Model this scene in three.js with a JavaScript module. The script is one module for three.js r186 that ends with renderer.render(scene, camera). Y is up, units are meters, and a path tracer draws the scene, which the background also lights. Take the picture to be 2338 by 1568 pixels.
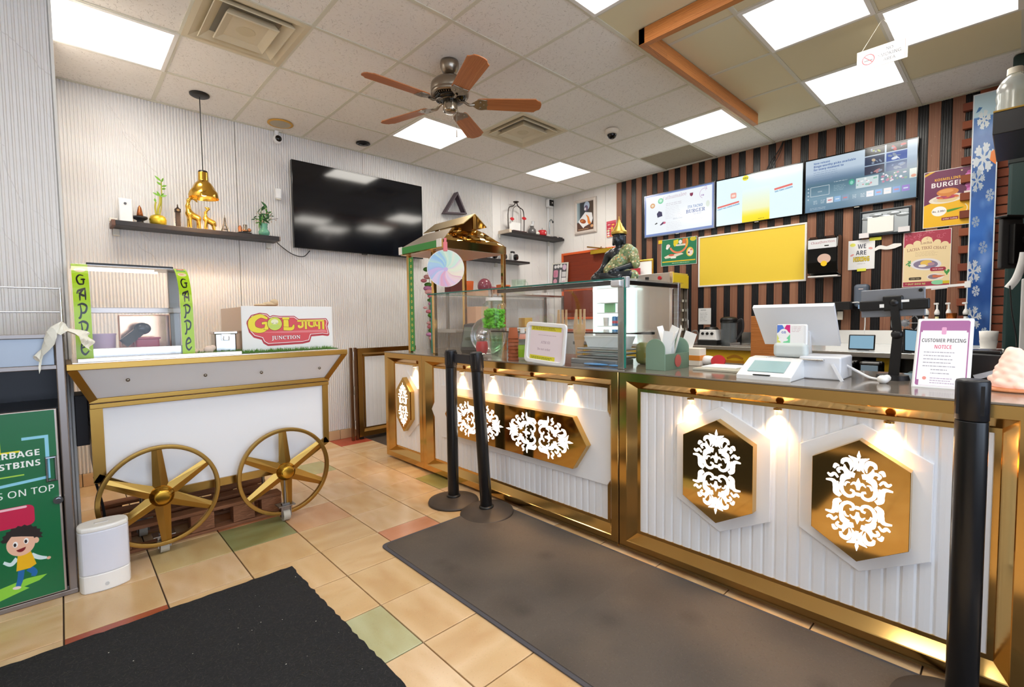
import * as THREE from 'three';
import { RoundedBoxGeometry } from 'three/addons/geometries/RoundedBoxGeometry.js';
import { mergeGeometries } from 'three/addons/utils/BufferGeometryUtils.js';
import { RectAreaLightUniformsLib } from 'three/addons/lights/RectAreaLightUniformsLib.js';
import { MarchingCubes } from 'three/addons/objects/MarchingCubes.js';

/* ---------- camera, daylight, exposure ---------- */
const scene = new THREE.Scene();
const camera = new THREE.PerspectiveCamera(71.435, 2338 / 1568, 0.05, 60);
camera.position.set(0, 1.2458, 0);
camera.rotation.set(-0.0511, -0.7566, -0.0124, 'YXZ');
scene.background = new THREE.Color(1.55, 1.85, 2.3);            // overcast daylight beyond the shopfront
const renderer = new THREE.WebGLRenderer({ antialias: true });
renderer.toneMapping = THREE.LinearToneMapping;
renderer.toneMappingExposure = 2.0;
renderer.shadowMap.enabled = true;
RectAreaLightUniformsLib.init();
const PANEL_LIGHT = 6.0, PANEL_GLOW = 1.6, SPOT_LIGHT = 0.4;

/* ---------- room numbers (metres) ---------- */
const H = 3.051, ZB = -4.893, XM = 5.519, XL = -1.85, ZF = 2.45;
const XV = { '-2': 0.6245, '-1': 1.2059, 0: 1.8038, 1: 2.4121, 2: 3.0221, 3: 3.6383, 4: 4.2431, 5: 4.8678 };
const ZU = { '-3': -4.2633, '-2': -3.6531, '-1': -3.0226, 0: -2.4047, 1: -1.8014, 2: -1.2107, 3: -0.6353 };
const gx = (v) => XV[v] ?? (v < -2 ? 0.6245 + (v + 2) * 0.61 : Math.min(XM, 4.8678 + (v - 5) * 0.6096));
const gz = (u) => ZU[u] ?? (u < -3 ? Math.max(ZB, -4.2633 + (u + 3) * 0.6096) : -0.6353 + (u - 3) * 0.6096);

/* ---------- helpers ---------- */
let seed = 7;
const rnd = () => { seed = (seed + 0x6d2b79f5) | 0; let t = Math.imul(seed ^ (seed >>> 15), 1 | seed); t = (t + Math.imul(t ^ (t >>> 7), 61 | t)) ^ t; return ((t ^ (t >>> 14)) >>> 0) / 4294967296; };
const rr = (a, b) => a + (b - a) * rnd();
const PI = Math.PI;
const V3 = (x, y, z) => new THREE.Vector3(x, y, z), V2 = (x, y) => new THREE.Vector2(x, y);
const std = (color, roughness = 0.5, metalness = 0, more = {}) => new THREE.MeshStandardMaterial({ color, roughness, metalness, ...more });
const phys = (color, roughness, more = {}) => new THREE.MeshPhysicalMaterial({ color, roughness, ...more });
function merge(list) {
  const a = (Array.isArray(list) ? list.flat(3) : [list]).map((g) => {
    const n = g.index ? g.toNonIndexed() : g.clone();
    for (const k of Object.keys(n.attributes)) if (!['position', 'normal', 'uv'].includes(k)) n.deleteAttribute(k);
    if (!n.attributes.uv) n.setAttribute('uv', new THREE.BufferAttribute(new Float32Array(n.attributes.position.count * 2), 2));
    if (!n.attributes.normal) n.computeVertexNormals();
    return n;
  });
  return a.length === 1 ? a[0] : mergeGeometries(a);
}
const counts = {};
function numbered(name) { const n = (counts[name] = (counts[name] ?? -1) + 1); return n ? name + '_' + String(n).padStart(3, '0') : name; }
function part(name, geos, material, parent) {
  const m = new THREE.Mesh(merge(geos), material); m.name = name; m.castShadow = m.receiveShadow = true;
  parent.add(m); return m;
}
function tag(o, label, category, group) { o.userData = { label, category }; if (group) o.userData.group = group; return o; }
function thing(name, label, category, [x, y, z] = [0, 0, 0], turn = 0, group) {
  const o = new THREE.Group(); o.name = numbered(name); scene.add(o);
  o.position.set(x, y, z); o.rotation.y = turn;
  return tag(o, label, category, group);
}
function single(name, label, category, geos, material, [x, y, z] = [0, 0, 0], turn = 0, group) {
  const m = part(numbered(name), geos, material, scene); m.position.set(x, y, z); m.rotation.y = turn;
  return tag(m, label, category, group);
}
function copy(o, label, [x, y, z], turn, group) {
  const c = o.clone(); c.name = numbered(o.name.replace(/_\d{3}$/, '')); scene.add(c); c.position.set(x, y, z);
  if (turn !== undefined) c.rotation.y = turn;
  tag(c, label ?? o.userData.label, o.userData.category, group ?? o.userData.group); return c;
}
function struct(name, geos, material, parent) {
  if (!geos) { const g = new THREE.Group(); g.name = name; g.userData = { kind: 'structure' }; scene.add(g); return g; }
  const m = part(name, geos, material, parent ?? scene); if (!parent) m.userData = { kind: 'structure' }; return m;
}
/* shapes */
const box = (w, h, d, x = 0, y = 0, z = 0) => new THREE.BoxGeometry(w, h, d).translate(x, y, z);
const span = (x0, x1, y0, y1, z0, z1) => box(x1 - x0, y1 - y0, z1 - z0, (x0 + x1) / 2, (y0 + y1) / 2, (z0 + z1) / 2);
const rbox = (w, h, d, r, x = 0, y = 0, z = 0, s = 2) => new RoundedBoxGeometry(w, h, d, s, Math.min(r, w / 2.01, h / 2.01, d / 2.01)).translate(x, y, z);
const rspan = (x0, x1, y0, y1, z0, z1, r = 0.004, s = 2) => rbox(x1 - x0, y1 - y0, z1 - z0, r, (x0 + x1) / 2, (y0 + y1) / 2, (z0 + z1) / 2, s);
const cyl = (r0, r1, h, x = 0, y = 0, z = 0, n = 24, open = false) => new THREE.CylinderGeometry(r1, r0, h, n, 1, open).translate(x, y + h / 2, z);   // r0 at the foot
const ball = (r, x = 0, y = 0, z = 0, sx = 1, sy = 1, sz = 1, n = 16) => new THREE.SphereGeometry(r, n, Math.ceil(n * 0.75)).scale(sx, sy, sz).translate(x, y, z);
const lathe = (pts, n = 32) => new THREE.LatheGeometry(pts.map((p) => V2(p[0], p[1])), n);
const tube = (pts, r, n = 24, sides = 8, closed = false) => new THREE.TubeGeometry(new THREE.CatmullRomCurve3(pts.map((p) => V3(...p)), closed), n, r, sides, closed);
function rod(a, b, r, n = 8) {
  const A = V3(...a), B = V3(...b), d = B.clone().sub(A), g = new THREE.CylinderGeometry(r, r, d.length(), n);
  g.applyQuaternion(new THREE.Quaternion().setFromUnitVectors(V3(0, 1, 0), d.clone().normalize())); return g.translate((A.x + B.x) / 2, (A.y + B.y) / 2, (A.z + B.z) / 2);
}
function bar(a, b, w, t, up = [0, 0, 1]) {   // rectangular bar from a to b: w across, t along "up"
  const A = V3(...a), B = V3(...b), d = B.clone().sub(A), L = d.length(), y = d.clone().normalize(), z = V3(...up), x = y.clone().cross(z).normalize(); z.crossVectors(x, y).normalize();
  return new THREE.BoxGeometry(w, L, t).applyMatrix4(new THREE.Matrix4().makeBasis(x, y, z)).translate((A.x + B.x) / 2, (A.y + B.y) / 2, (A.z + B.z) / 2);
}
const poly = (pts) => { const s = new THREE.Shape(); pts.forEach((p, i) => (i ? s.lineTo(p[0], p[1]) : s.moveTo(p[0], p[1]))); s.closePath(); return s; };
const ext = (shape, depth, bevel = 0, z = 0, curve = 12) => new THREE.ExtrudeGeometry(shape, { depth: depth - bevel * 2, bevelEnabled: bevel > 0, bevelThickness: bevel, bevelSize: bevel, bevelOffset: -bevel, bevelSegments: 2, curveSegments: curve }).translate(0, 0, z + bevel);
function loops(w, h, steps, back) {   // rectangular loops [inset, z] joined by flat faces: picture frames, bezels, vent cones
  const pos = [], c = (d, z) => [[-w / 2 + d, -h / 2 + d, z], [w / 2 - d, -h / 2 + d, z], [w / 2 - d, h / 2 - d, z], [-w / 2 + d, h / 2 - d, z]];
  for (let i = 0; i + 1 < steps.length; i++) {
    const a = c(...steps[i]), b = c(...steps[i + 1]);
    for (let k = 0; k < 4; k++) { const n = (k + 1) % 4; pos.push(...a[k], ...a[n], ...b[n], ...a[k], ...b[n], ...b[k]); }
  }
  const g = new THREE.BufferGeometry(); g.setAttribute('position', new THREE.Float32BufferAttribute(pos, 3)); g.computeVertexNormals(); return boxUV(g);
}
function quads(list) {   // flat quads of four corners each
  const pos = []; for (const [a, b, c, d] of list) pos.push(...a, ...b, ...c, ...a, ...c, ...d);
  const g = new THREE.BufferGeometry(); g.setAttribute('position', new THREE.Float32BufferAttribute(pos, 3)); g.computeVertexNormals(); return boxUV(g);
}
function boxUV(g, s = 1, du = 0, dv = 0) {   // uv in metres from the dominant axis
  if (g.index) g = g.toNonIndexed();
  const p = g.attributes.position, n = g.attributes.normal, uv = new Float32Array(p.count * 2);
  for (let i = 0; i < p.count; i++) {
    const ax = Math.abs(n.getX(i)), ay = Math.abs(n.getY(i)), az = Math.abs(n.getZ(i)), x = p.getX(i), y = p.getY(i), z = p.getZ(i);
    const [u, v] = ax >= ay && ax >= az ? [z, y] : ay >= az ? [x, z] : [x, y];
    uv[i * 2] = u * s + du; uv[i * 2 + 1] = v * s + dv;
  }
  g.setAttribute('uv', new THREE.BufferAttribute(uv, 2)); return g;
}
const down = (g) => g.rotateX(PI / 2);     // what faced +z now faces the floor
const up = (g) => g.rotateX(-PI / 2);      // what faced +z now faces the ceiling
/* brush stroke outline of changing width, for filigree, letters and leaves */
function brush(pts, widths, n = 20) {
  const c = new THREE.CatmullRomCurve3(pts.map((p) => V3(p[0], p[1], 0)), false, 'centripetal'), L = [], R = [];
  for (let i = 0; i <= n; i++) {
    const t = i / n, p = c.getPoint(t), q = c.getTangent(t), f = t * (widths.length - 1), k = Math.min(widths.length - 2, Math.floor(f)), w = Math.max(0.002, THREE.MathUtils.lerp(widths[k], widths[k + 1], f - k)) / 2;
    L.push([p.x - q.y * w, p.y + q.x * w]); R.push([p.x + q.y * w, p.y - q.x * w]);
  }
  return [...L, ...R.reverse()];
}
/* canvas textures */
function tex(w, h, draw, repeat) {
  const c = document.createElement('canvas'); c.width = w; c.height = h; const x = c.getContext('2d'); draw(x, w, h);
  const t = new THREE.CanvasTexture(c); t.colorSpace = THREE.SRGBColorSpace; t.magFilter = THREE.LinearFilter; t.wrapS = t.wrapT = THREE.RepeatWrapping;
  if (repeat) t.repeat.set(...repeat); return t;
}
function grain(x, w, h, base, streaks, n, vertical = true, a = 0.12) {
  x.fillStyle = base; x.fillRect(0, 0, w, h);
  for (let i = 0; i < n; i++) {
    x.strokeStyle = streaks[Math.floor(rnd() * streaks.length)]; x.globalAlpha = rr(0.2, 1) * a; x.lineWidth = rr(0.5, 3.5);
    const p = rr(0, vertical ? w : h), amp = rr(0, 5), ph = rr(0, 6), s = rr(-0.2, 1) * (vertical ? h : w), e = s + rr(0.2, 1) * (vertical ? h : w);
    x.beginPath(); for (let q = s; q <= e; q += 12) { const o = p + amp * Math.sin(q / 55 + ph); vertical ? x.lineTo(o, q) : x.lineTo(q, o); } x.stroke();
  }
  x.globalAlpha = 1;
}
function text(x, s, px, py, size, color, o = {}) {
  x.save(); x.translate(px, py); if (o.turn) x.rotate(o.turn); if (o.sx) x.scale(o.sx, 1);
  x.font = (o.bold ? 'bold ' : '') + size + 'px ' + (o.font ?? 'sans-serif'); x.textAlign = o.align ?? 'center'; x.textBaseline = 'middle';
  if (o.outline) { x.lineWidth = o.lw ?? size * 0.2; x.lineJoin = 'round'; x.strokeStyle = o.outline; x.strokeText(s, 0, 0); }
  x.fillStyle = color; x.fillText(s, 0, 0); x.restore();
}
const rrect = (x, a, b, w, h, r, f) => { x.beginPath(); x.roundRect(a, b, w, h, r); x.fillStyle = f; x.fill(); };
const oval = (x, a, b, rx, ry, f, turn = 0) => { x.beginPath(); x.ellipse(a, b, rx, ry, turn, 0, 7); x.fillStyle = f; x.fill(); };
const blob = (x, pts, f) => { x.beginPath(); pts.forEach((p, i) => (i ? x.lineTo(p[0], p[1]) : x.moveTo(p[0], p[1]))); x.closePath(); x.fillStyle = f; x.fill(); };
const lines = (x, a, b, w, n, gap, color, hgt = 3) => { x.fillStyle = color; for (let i = 0; i < n; i++) { let p = a; const e = a + w * rr(0.7, 1); while (p < e) { const l = rr(8, 40); x.fillRect(p, b + i * gap, Math.min(l, e - p), hgt); p += l + 6; } } };
/* smooth union of tapered capsules -> one continuous surface */
function sdfMesh(bones, lo, hi, res, k = 0.02) {
  const mc = new MarchingCubes(res, new THREE.MeshStandardMaterial(), false, false, 120000), S = V3(hi[0] - lo[0], hi[1] - lo[1], hi[2] - lo[2]), half = res / 2;
  const B = bones.map(([a, b, r0, r1]) => ({ a: V3(...a), d: V3(...b).sub(V3(...a)), r0, r1: r1 ?? r0 })); B.forEach((o) => (o.l = o.d.lengthSq() || 1e-9));
  const p = V3(), q = V3();
  for (let z = 0; z < res; z++) for (let y = 0; y < res; y++) for (let x = 0; x < res; x++) {
    p.set(lo[0] + (S.x * x) / res, lo[1] + (S.y * y) / res, lo[2] + (S.z * z) / res);
    let m = 1e9;
    for (const o of B) {
      q.copy(p).sub(o.a); const t = Math.max(0, Math.min(1, q.dot(o.d) / o.l)), d = q.addScaledVector(o.d, -t).length() - (o.r0 + (o.r1 - o.r0) * t);
      if (m > 1e8) m = d; else { const h = Math.max(0, k - Math.abs(m - d)) / k; m = Math.min(m, d) - h * h * k * 0.25; }
    }
    mc.field[z * mc.size2 + y * mc.size + x] = -m;
  }
  mc.isolation = 0; mc.update();
  const n = mc.count, pa = new Float32Array(n * 3), na = new Float32Array(n * 3);
  for (let i = 0; i < n; i++) {
    pa[i * 3] = lo[0] + S.x * (mc.positionArray[i * 3] + 1) / 2; pa[i * 3 + 1] = lo[1] + S.y * (mc.positionArray[i * 3 + 1] + 1) / 2; pa[i * 3 + 2] = lo[2] + S.z * (mc.positionArray[i * 3 + 2] + 1) / 2;
    const v = V3(mc.normalArray[i * 3] / S.x, mc.normalArray[i * 3 + 1] / S.y, mc.normalArray[i * 3 + 2] / S.z).normalize(); na[i * 3] = v.x; na[i * 3 + 1] = v.y; na[i * 3 + 2] = v.z;
  }
  const g = new THREE.BufferGeometry(); g.setAttribute('position', new THREE.BufferAttribute(pa, 3)); g.setAttribute('normal', new THREE.BufferAttribute(na, 3)); return g;
}

/* ---------- shared materials ---------- */
const M = {
  white: std('#f2f2f0', 0.45), warmWhite: std('#eeebe5', 0.5), paper: std('#f6f5f2', 0.8), plastic: std('#f1f2f3', 0.3), offwhite: std('#e2ded2', 0.5),
  gold: std('#cfa866', 0.12, 1), brass: std('#b98d4c', 0.2, 1), goldShine: std('#d6b06a', 0.07, 1), goldPaint: std('#e6b84e', 0.22, 0.9),
  steel: std('#c9c8c6', 0.25, 1), steelDark: std('#8b8784', 0.32, 1), chrome: std('#e8e8ea', 0.08, 1), pewter: std('#8a8176', 0.32, 1),
  black: std('#0d0d0f', 0.4), blackGloss: std('#07080a', 0.12), rubber: std('#1b1b1c', 0.8), charcoal: std('#26262a', 0.5), grey: std('#7d8088', 0.45), midGrey: std('#55585e', 0.5),
  shelfBlack: std('#241f20', 0.45), red: std('#c0232b', 0.35), yellow: std('#f3c81c', 0.5), green: std('#2f7c4d', 0.5), teal: std('#3f8f86', 0.25),
  glass: phys('#ffffff', 0, { transmission: 1, thickness: 0, ior: 1.45 }), glassEdge: std('#2f8474', 0.15), clear: phys('#f4fbf6', 0.03, { transmission: 1, thickness: 0, ior: 1.4 }),
  terracotta: std('#b4633f', 0.8), wood: std('#c79a63', 0.6), leaf: std('#4f9138', 0.55), leafDark: std('#2c5c2e', 0.5), stem: std('#7d8c3a', 0.6),
};

/* ================= the room ================= */
const ceilTex = tex(512, 512, (x, w, h) => {
  x.fillStyle = '#f6f1ea'; x.fillRect(0, 0, w, h);
  for (let i = 0; i < 2600; i++) { x.fillStyle = rnd() < 0.5 ? 'rgba(255,250,240,.25)' : 'rgba(150,135,120,.10)'; x.fillRect(rr(0, w), rr(0, h), rr(1, 5), rr(1, 5)); }
  x.strokeStyle = '#8d8478'; for (let i = 0; i < 520; i++) { const a = rr(0, w), b = rr(0, h), t = rr(0, 6.3), l = rr(2, 12); x.globalAlpha = rr(0.15, 0.6); x.lineWidth = rr(0.8, 2.2); x.beginPath(); x.moveTo(a, b); x.quadraticCurveTo(a + l * Math.cos(t + 0.6), b + l * Math.sin(t + 0.6), a + 1.6 * l * Math.cos(t), b + 1.6 * l * Math.sin(t)); x.stroke(); }
}, [1.64, 1.64]);
const ceilBump = tex(256, 256, (x, w, h) => { x.fillStyle = '#fff'; x.fillRect(0, 0, w, h); x.strokeStyle = '#555'; for (let i = 0; i < 260; i++) { const a = rr(0, w), b = rr(0, h), t = rr(0, 6.3), l = rr(2, 7); x.lineWidth = rr(0.6, 1.6); x.beginPath(); x.moveTo(a, b); x.lineTo(a + l * Math.cos(t), b + l * Math.sin(t)); x.stroke(); } }, [1.64, 1.64]);
ceilBump.colorSpace = THREE.NoColorSpace;
const tileMat = std('#ffffff', 0.9, 0, { map: ceilTex, bumpMap: ceilBump, bumpScale: 0.002 });
const vinylMat = std('#e8dcb6', 0.6), stainMat = std('#a9a08c', 0.85, 0, { map: ceilTex }), barMat = std('#dedac8', 0.55);

struct('floor', span(XL - 0.15, XM + 0.15, -0.12, -0.009, ZB - 0.15, ZF + 0.15), std('#4b3f35', 0.9));
const floorGroup = scene.children.at(-1);
const ceiling = struct('ceiling', span(XL - 0.15, XM + 0.15, H + 0.022, H + 0.12, ZB - 0.15, ZF + 0.15), std('#8e887c', 0.9));

const LIGHTS = [[-3, -3], [-3, 1], [-3, 4], [0, 4], [1, 0], [2, 2], [3, 3], [2, 4], [3, -2], [5, -1], [5, 2], [1, -4], [6, 5], [5, 5]];
const VENTS = [[-2, -2], [-2, 2]];
const taken = new Set([...LIGHTS, ...VENTS].map((c) => c.join()));
{
  const variants = [0, 1, 2, 3].map((k) => boxUV(box(1, 0.016, 1), 0.6, k * 0.37, k * 0.61));
  const cells = [], bars = [];
  for (let u = -5; u <= 7; u++) for (let v = -6; v <= 6; v++) {
    const x0 = Math.max(XL, gx(v)), x1 = Math.min(XM, gx(v + 1)), z0 = Math.max(ZB, gz(u)), z1 = Math.min(ZF, gz(u + 1));
    if (x1 - x0 < 0.02 || z1 - z0 < 0.02 || taken.has(u + ',' + v)) continue;
    const kitchen = u >= 1 && v >= 1 && v < 5;
    const m = part(numbered('ceiling_tile'), variants[(u * 7 + v * 3 + 400) % 4], u === -1 && v === 5 ? stainMat : kitchen ? vinylMat : tileMat, ceiling);
    m.scale.set(x1 - x0 - 0.02, 1, z1 - z0 - 0.02); m.position.set((x0 + x1) / 2, H + 0.012 - rr(0, 0.003), (z0 + z1) / 2);
  }
  for (let u = -4; u <= 8; u++) if (gz(u) > ZB + 0.03 && gz(u) < ZF - 0.02) bars.push(span(XL, XM, H - 0.002, H + 0.022, gz(u) - 0.0125, gz(u) + 0.0125));
  for (let v = -5; v <= 5; v++) if (gx(v) > XL + 0.03) bars.push(span(gx(v) - 0.0125, gx(v) + 0.0125, H - 0.001, H + 0.022, ZB, ZF));
  bars.push(span(XL, XM, H - 0.003, H + 0.022, ZB, ZB + 0.028), span(XM - 0.028, XM, H - 0.003, H + 0.022, ZB, ZF));
  part('ceiling_grid', bars, barMat, ceiling);
}
/* light panels: a glowing diffuser in a thin frame, and an area light of the same size in front */
const glow = std('#ffffff', 0.4, 0, { emissive: '#fffdf8', emissiveIntensity: PANEL_GLOW });
const LABELS = {
  '-3,-3': 'bright square ceiling light at the far left beside the fluted column', '-3,1': 'bright square ceiling light below and behind the fan blades', '-3,4': 'bright square ceiling light nearest the back corner of the room', '0,4': 'bright square ceiling light beside the end of the orange wooden beam', '1,0': 'bright ceiling light cut off by the top of the picture above the fan',
  '2,2': 'bright kitchen ceiling light left of the no smoking sign cord', '3,3': 'bright kitchen ceiling light at the top right behind the no smoking sign', '2,4': 'bright kitchen ceiling light directly below the no smoking sign',
};
let hidden = 0;
for (const [u, v] of LIGHTS) {
  const x0 = Math.max(gx(v), XL), x1 = gx(v + 1), z0 = gz(u), z1 = Math.min(gz(u + 1), ZF), w = x1 - x0, d = z1 - z0;
  const t = thing('ceiling_light', LABELS[u + ',' + v] ?? 'square ceiling light panel out of the frame, ' + ['over the left wall', 'over the shop window', 'over the doormat', 'over the left corner of the window', 'over the far kitchen corner', 'over the kitchen end wall'][hidden++ % 6], 'ceiling light', [(x0 + x1) / 2, H - 0.002, (z0 + z1) / 2], 0, 'square ceiling light panels');
  part('frame', down(loops(w - 0.004, d - 0.004, [[0, -0.016], [0, 0.003], [0.024, 0.004], [0.026, -0.012]])), std('#f3f1ec', 0.5), t);
  part('diffuser', box(w - 0.05, 0.006, d - 0.05, 0, 0.002, 0), glow, t);
  const l = new THREE.RectAreaLight('#fff8ec', PANEL_LIGHT, w - 0.06, d - 0.06); l.name = 'panel_light'; l.position.set((x0 + x1) / 2, H - 0.012, (z0 + z1) / 2); l.lookAt((x0 + x1) / 2, 0, (z0 + z1) / 2); scene.add(l);
}
/* air vents */
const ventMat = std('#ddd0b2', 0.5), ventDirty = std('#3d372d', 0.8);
VENTS.forEach(([u, v], i) => {
  const w = gx(v + 1) - gx(v), d = gz(u + 1) - gz(u);
  const t = thing('air_vent', i ? 'smaller looking square ceiling air vent in the middle below a fan blade' : 'large square ceiling air vent with stepped cones at the upper left', 'air vent', [(gx(v) + gx(v + 1)) / 2, H, (gz(u) + gz(u + 1)) / 2]);
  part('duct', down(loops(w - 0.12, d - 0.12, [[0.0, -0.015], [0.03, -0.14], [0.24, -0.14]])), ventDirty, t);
  part('flange', down(loops(w - 0.006, d - 0.006, [[0, -0.014], [0, 0.004], [0.03, 0.006], [0.085, -0.02], [0.09, -0.06], [0.082, -0.06]])), ventMat, t);
  part('cone_ring', down(loops(w - 0.15, d - 0.15, [[0.035, -0.045], [0, 0.012], [0.004, 0.016], [0.055, -0.02], [0.062, -0.05], [0.045, -0.05]])), ventMat, t);
  part('cone_ring', down(merge([loops(w - 0.29, d - 0.29, [[0.03, -0.03], [0, 0.024], [0.006, 0.028], [0.05, 0.006], [0.05, 0.005]]), box(w - 0.38, d - 0.38, 0.004, 0, 0, 0.005)])), ventMat, t);
  part('hub_plate', down(cyl(0.055, 0.05, 0.004, 0, 0, 0, 32).rotateX(PI / 2).translate(0, 0, 0.006)), std('#d3c5a2', 0.5), t);
});

/* walls */
const veinTex = tex(1024, 1024, (x, w, h) => {
  x.fillStyle = '#f0edea'; x.fillRect(0, 0, w, h);
  for (let i = 0; i < 34; i++) { x.strokeStyle = '#8a7f78'; x.globalAlpha = rr(0.05, 0.28); x.lineWidth = rr(0.6, 2.4); let a = rr(0, w), b = rr(0, h); x.beginPath(); x.moveTo(a, b); for (let k = 0; k < 9; k++) { a += rr(4, 22); b += rr(8, 40); x.lineTo(a, b); } x.stroke(); }
  for (let i = 0; i < 40; i++) { const g = x.createRadialGradient(0, 0, 0, 0, 0, 120); g.addColorStop(0, 'rgba(190,176,165,.10)'); g.addColorStop(1, 'rgba(190,176,165,0)'); x.globalAlpha = 1; x.save(); x.translate(rr(0, w), rr(0, h)); x.fillStyle = g; x.fillRect(-120, -120, 240, 240); x.restore(); }
}, [0.55, 0.55]);
const fluteMat = std('#ffffff', 0.5, 0, { map: veinTex });
function flutes(length, height, pitch, depth, gap, seg = 4) {   // half-round ribs along x, standing out towards +z
  const pts = [[0, -0.004]]; const n = Math.round(length / pitch), p = length / n;
  for (let i = 0; i < n; i++) { const a = i * p; pts.push([a + gap / 2, 0]); for (let k = 0; k <= seg; k++) { const t = (k / seg) * PI; pts.push([a + p / 2 - ((p - gap) / 2) * Math.cos(t), depth * Math.pow(Math.sin(t), 0.6) + 0.001]); } pts.push([a + p - gap / 2, 0]); }
  pts.push([length, -0.004]);
  const pos = []; for (let i = 0; i + 1 < pts.length; i++) { const [a, b] = pts[i], [c, d] = pts[i + 1]; pos.push(a, 0, b, c, 0, d, c, height, d, a, 0, b, c, height, d, a, height, b); }
  const g = new THREE.BufferGeometry(); g.setAttribute('position', new THREE.Float32BufferAttribute(pos, 3)); g.computeVertexNormals(); return boxUV(g);
}
const wallBack = struct('wall_back', span(XL - 0.15, XM + 0.15, 0, H + 0.12, ZB - 0.15, ZB - 0.012), std('#6e6258', 0.9));
{
  let x = 0.03; const widths = [1.19, 1.22, 1.22, 0.62];
  widths.forEach((w, i) => { part(numbered('fluted_panel'), flutes(w - 0.003, H - 0.1, 0.0216, 0.011, 0.005).translate(x, 0.1, ZB - 0.008), fluteMat, wallBack); x += w; });
  for (let i = 0; x < XM - 0.01; i++) { const w = Math.min(0.152, XM - x); part(numbered('wall_board'), boxUV(rspan(x + 0.001, x + w - 0.001, 0.1, H, ZB - 0.012, ZB + 0.002, 0.002, 1)), fluteMat, wallBack); x += w; }
}
const tileBase = std('#d8b58a', 0.4);
const base = struct('baseboard_back');
for (let i = 0; i < 17; i++) part(numbered('baseboard_tile'), rspan(0.035 + i * 0.338 - 0.3, 0.035 + i * 0.338 + 0.034, 0, 0.098, ZB - 0.012, ZB + 0.012, 0.003, 1), tileBase, base);
struct('wall_left', span(XL - 0.15, XL, 0, H + 0.12, ZB - 0.15, ZF + 0.15), std('#d9d4cb', 0.8));
{
  const c = struct('column_left', span(XL, 0.03, 0, H, ZB, -3.43), std('#cfc9c2', 0.7));
  part('fluted_panel', flutes(1.05, H - 0.03, 0.0236, 0.009, 0.011, 3).translate(-1.022, 0.03, -3.428), fluteMat, c);
  part('corner_trim', rspan(0.024, 0.037, 0.0, H, -3.44, -3.412, 0.003), M.warmWhite, c);
  part('side_panel', flutes(1.4, H - 0.03, 0.0236, 0.004, 0.011, 3).rotateY(PI / 2).translate(0.031, 0.03, -3.45), fluteMat, c);
}
/* shopfront wall behind the viewpoint: low wall, mullions and glass to the street */
{
  const f = struct('wall_front', [span(XL - 0.15, XM + 0.15, 0, 0.35, ZF, ZF + 0.15), span(XL - 0.15, XM + 0.15, 2.6, H + 0.12, ZF, ZF + 0.15), span(XL - 0.15, XL + 0.3, 0.35, 2.6, ZF, ZF + 0.15), span(2.6, XM + 0.15, 0.35, 2.6, ZF, ZF + 0.15)], std('#b9aea2', 0.8));
  const wd = struct('window_1');
  part('frame', [0, 1, 2, 3].flatMap((i) => { const x = XL + 0.3 + i * 1.383; return [rspan(x - 0.03, x + 0.03, 0.35, 2.6, ZF + 0.03, ZF + 0.1)]; }), std('#2a2a2c', 0.4), wd);
  for (let i = 0; i < 3; i++) part('pane', span(XL + 0.33 + i * 1.383, XL + 1.653 + i * 1.383, 0.35, 2.6, ZF + 0.06, ZF + 0.064), M.glass, wd);
}
/* menu wall: white boards, then brown planks and black ribbed strips in turn */
const plankTex = [0, 1, 2].map((k) => tex(128, 1024, (x, w, h) => {
  grain(x, w, h, ['#8f5f47', '#96664c', '#855640'][k], ['#5e3a2a', '#b98a6c', '#6d4535', '#a9785c'], 170, true, 0.5);
  for (let i = 0; i < 9; i++) { x.strokeStyle = '#5a3526'; x.globalAlpha = 0.25; x.lineWidth = 1.2; const cx = rr(20, 108), cy = rr(0, h); for (let k2 = 1; k2 < 4; k2++) { x.beginPath(); x.ellipse(cx, cy, 4 * k2, 14 * k2, 0, 0, 7); x.stroke(); } }
  for (let i = 0; i < 14; i++) { x.globalAlpha = 0.7; x.fillStyle = '#d9c7b4'; x.fillRect(rr(0, w), rr(0, h * 0.4), rr(1, 3), rr(2, 6)); } x.globalAlpha = 1;
}));
const plankMats = plankTex.map((t) => std('#ffffff', 0.55, 0, { map: t }));
const wallMenu = struct('wall_menu', span(XM + 0.012, XM + 0.15, 0, H + 0.12, ZB - 0.15, ZF + 0.15), std('#1c1816', 0.9));
const stripMat = std('#17171a', 0.28);
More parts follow.
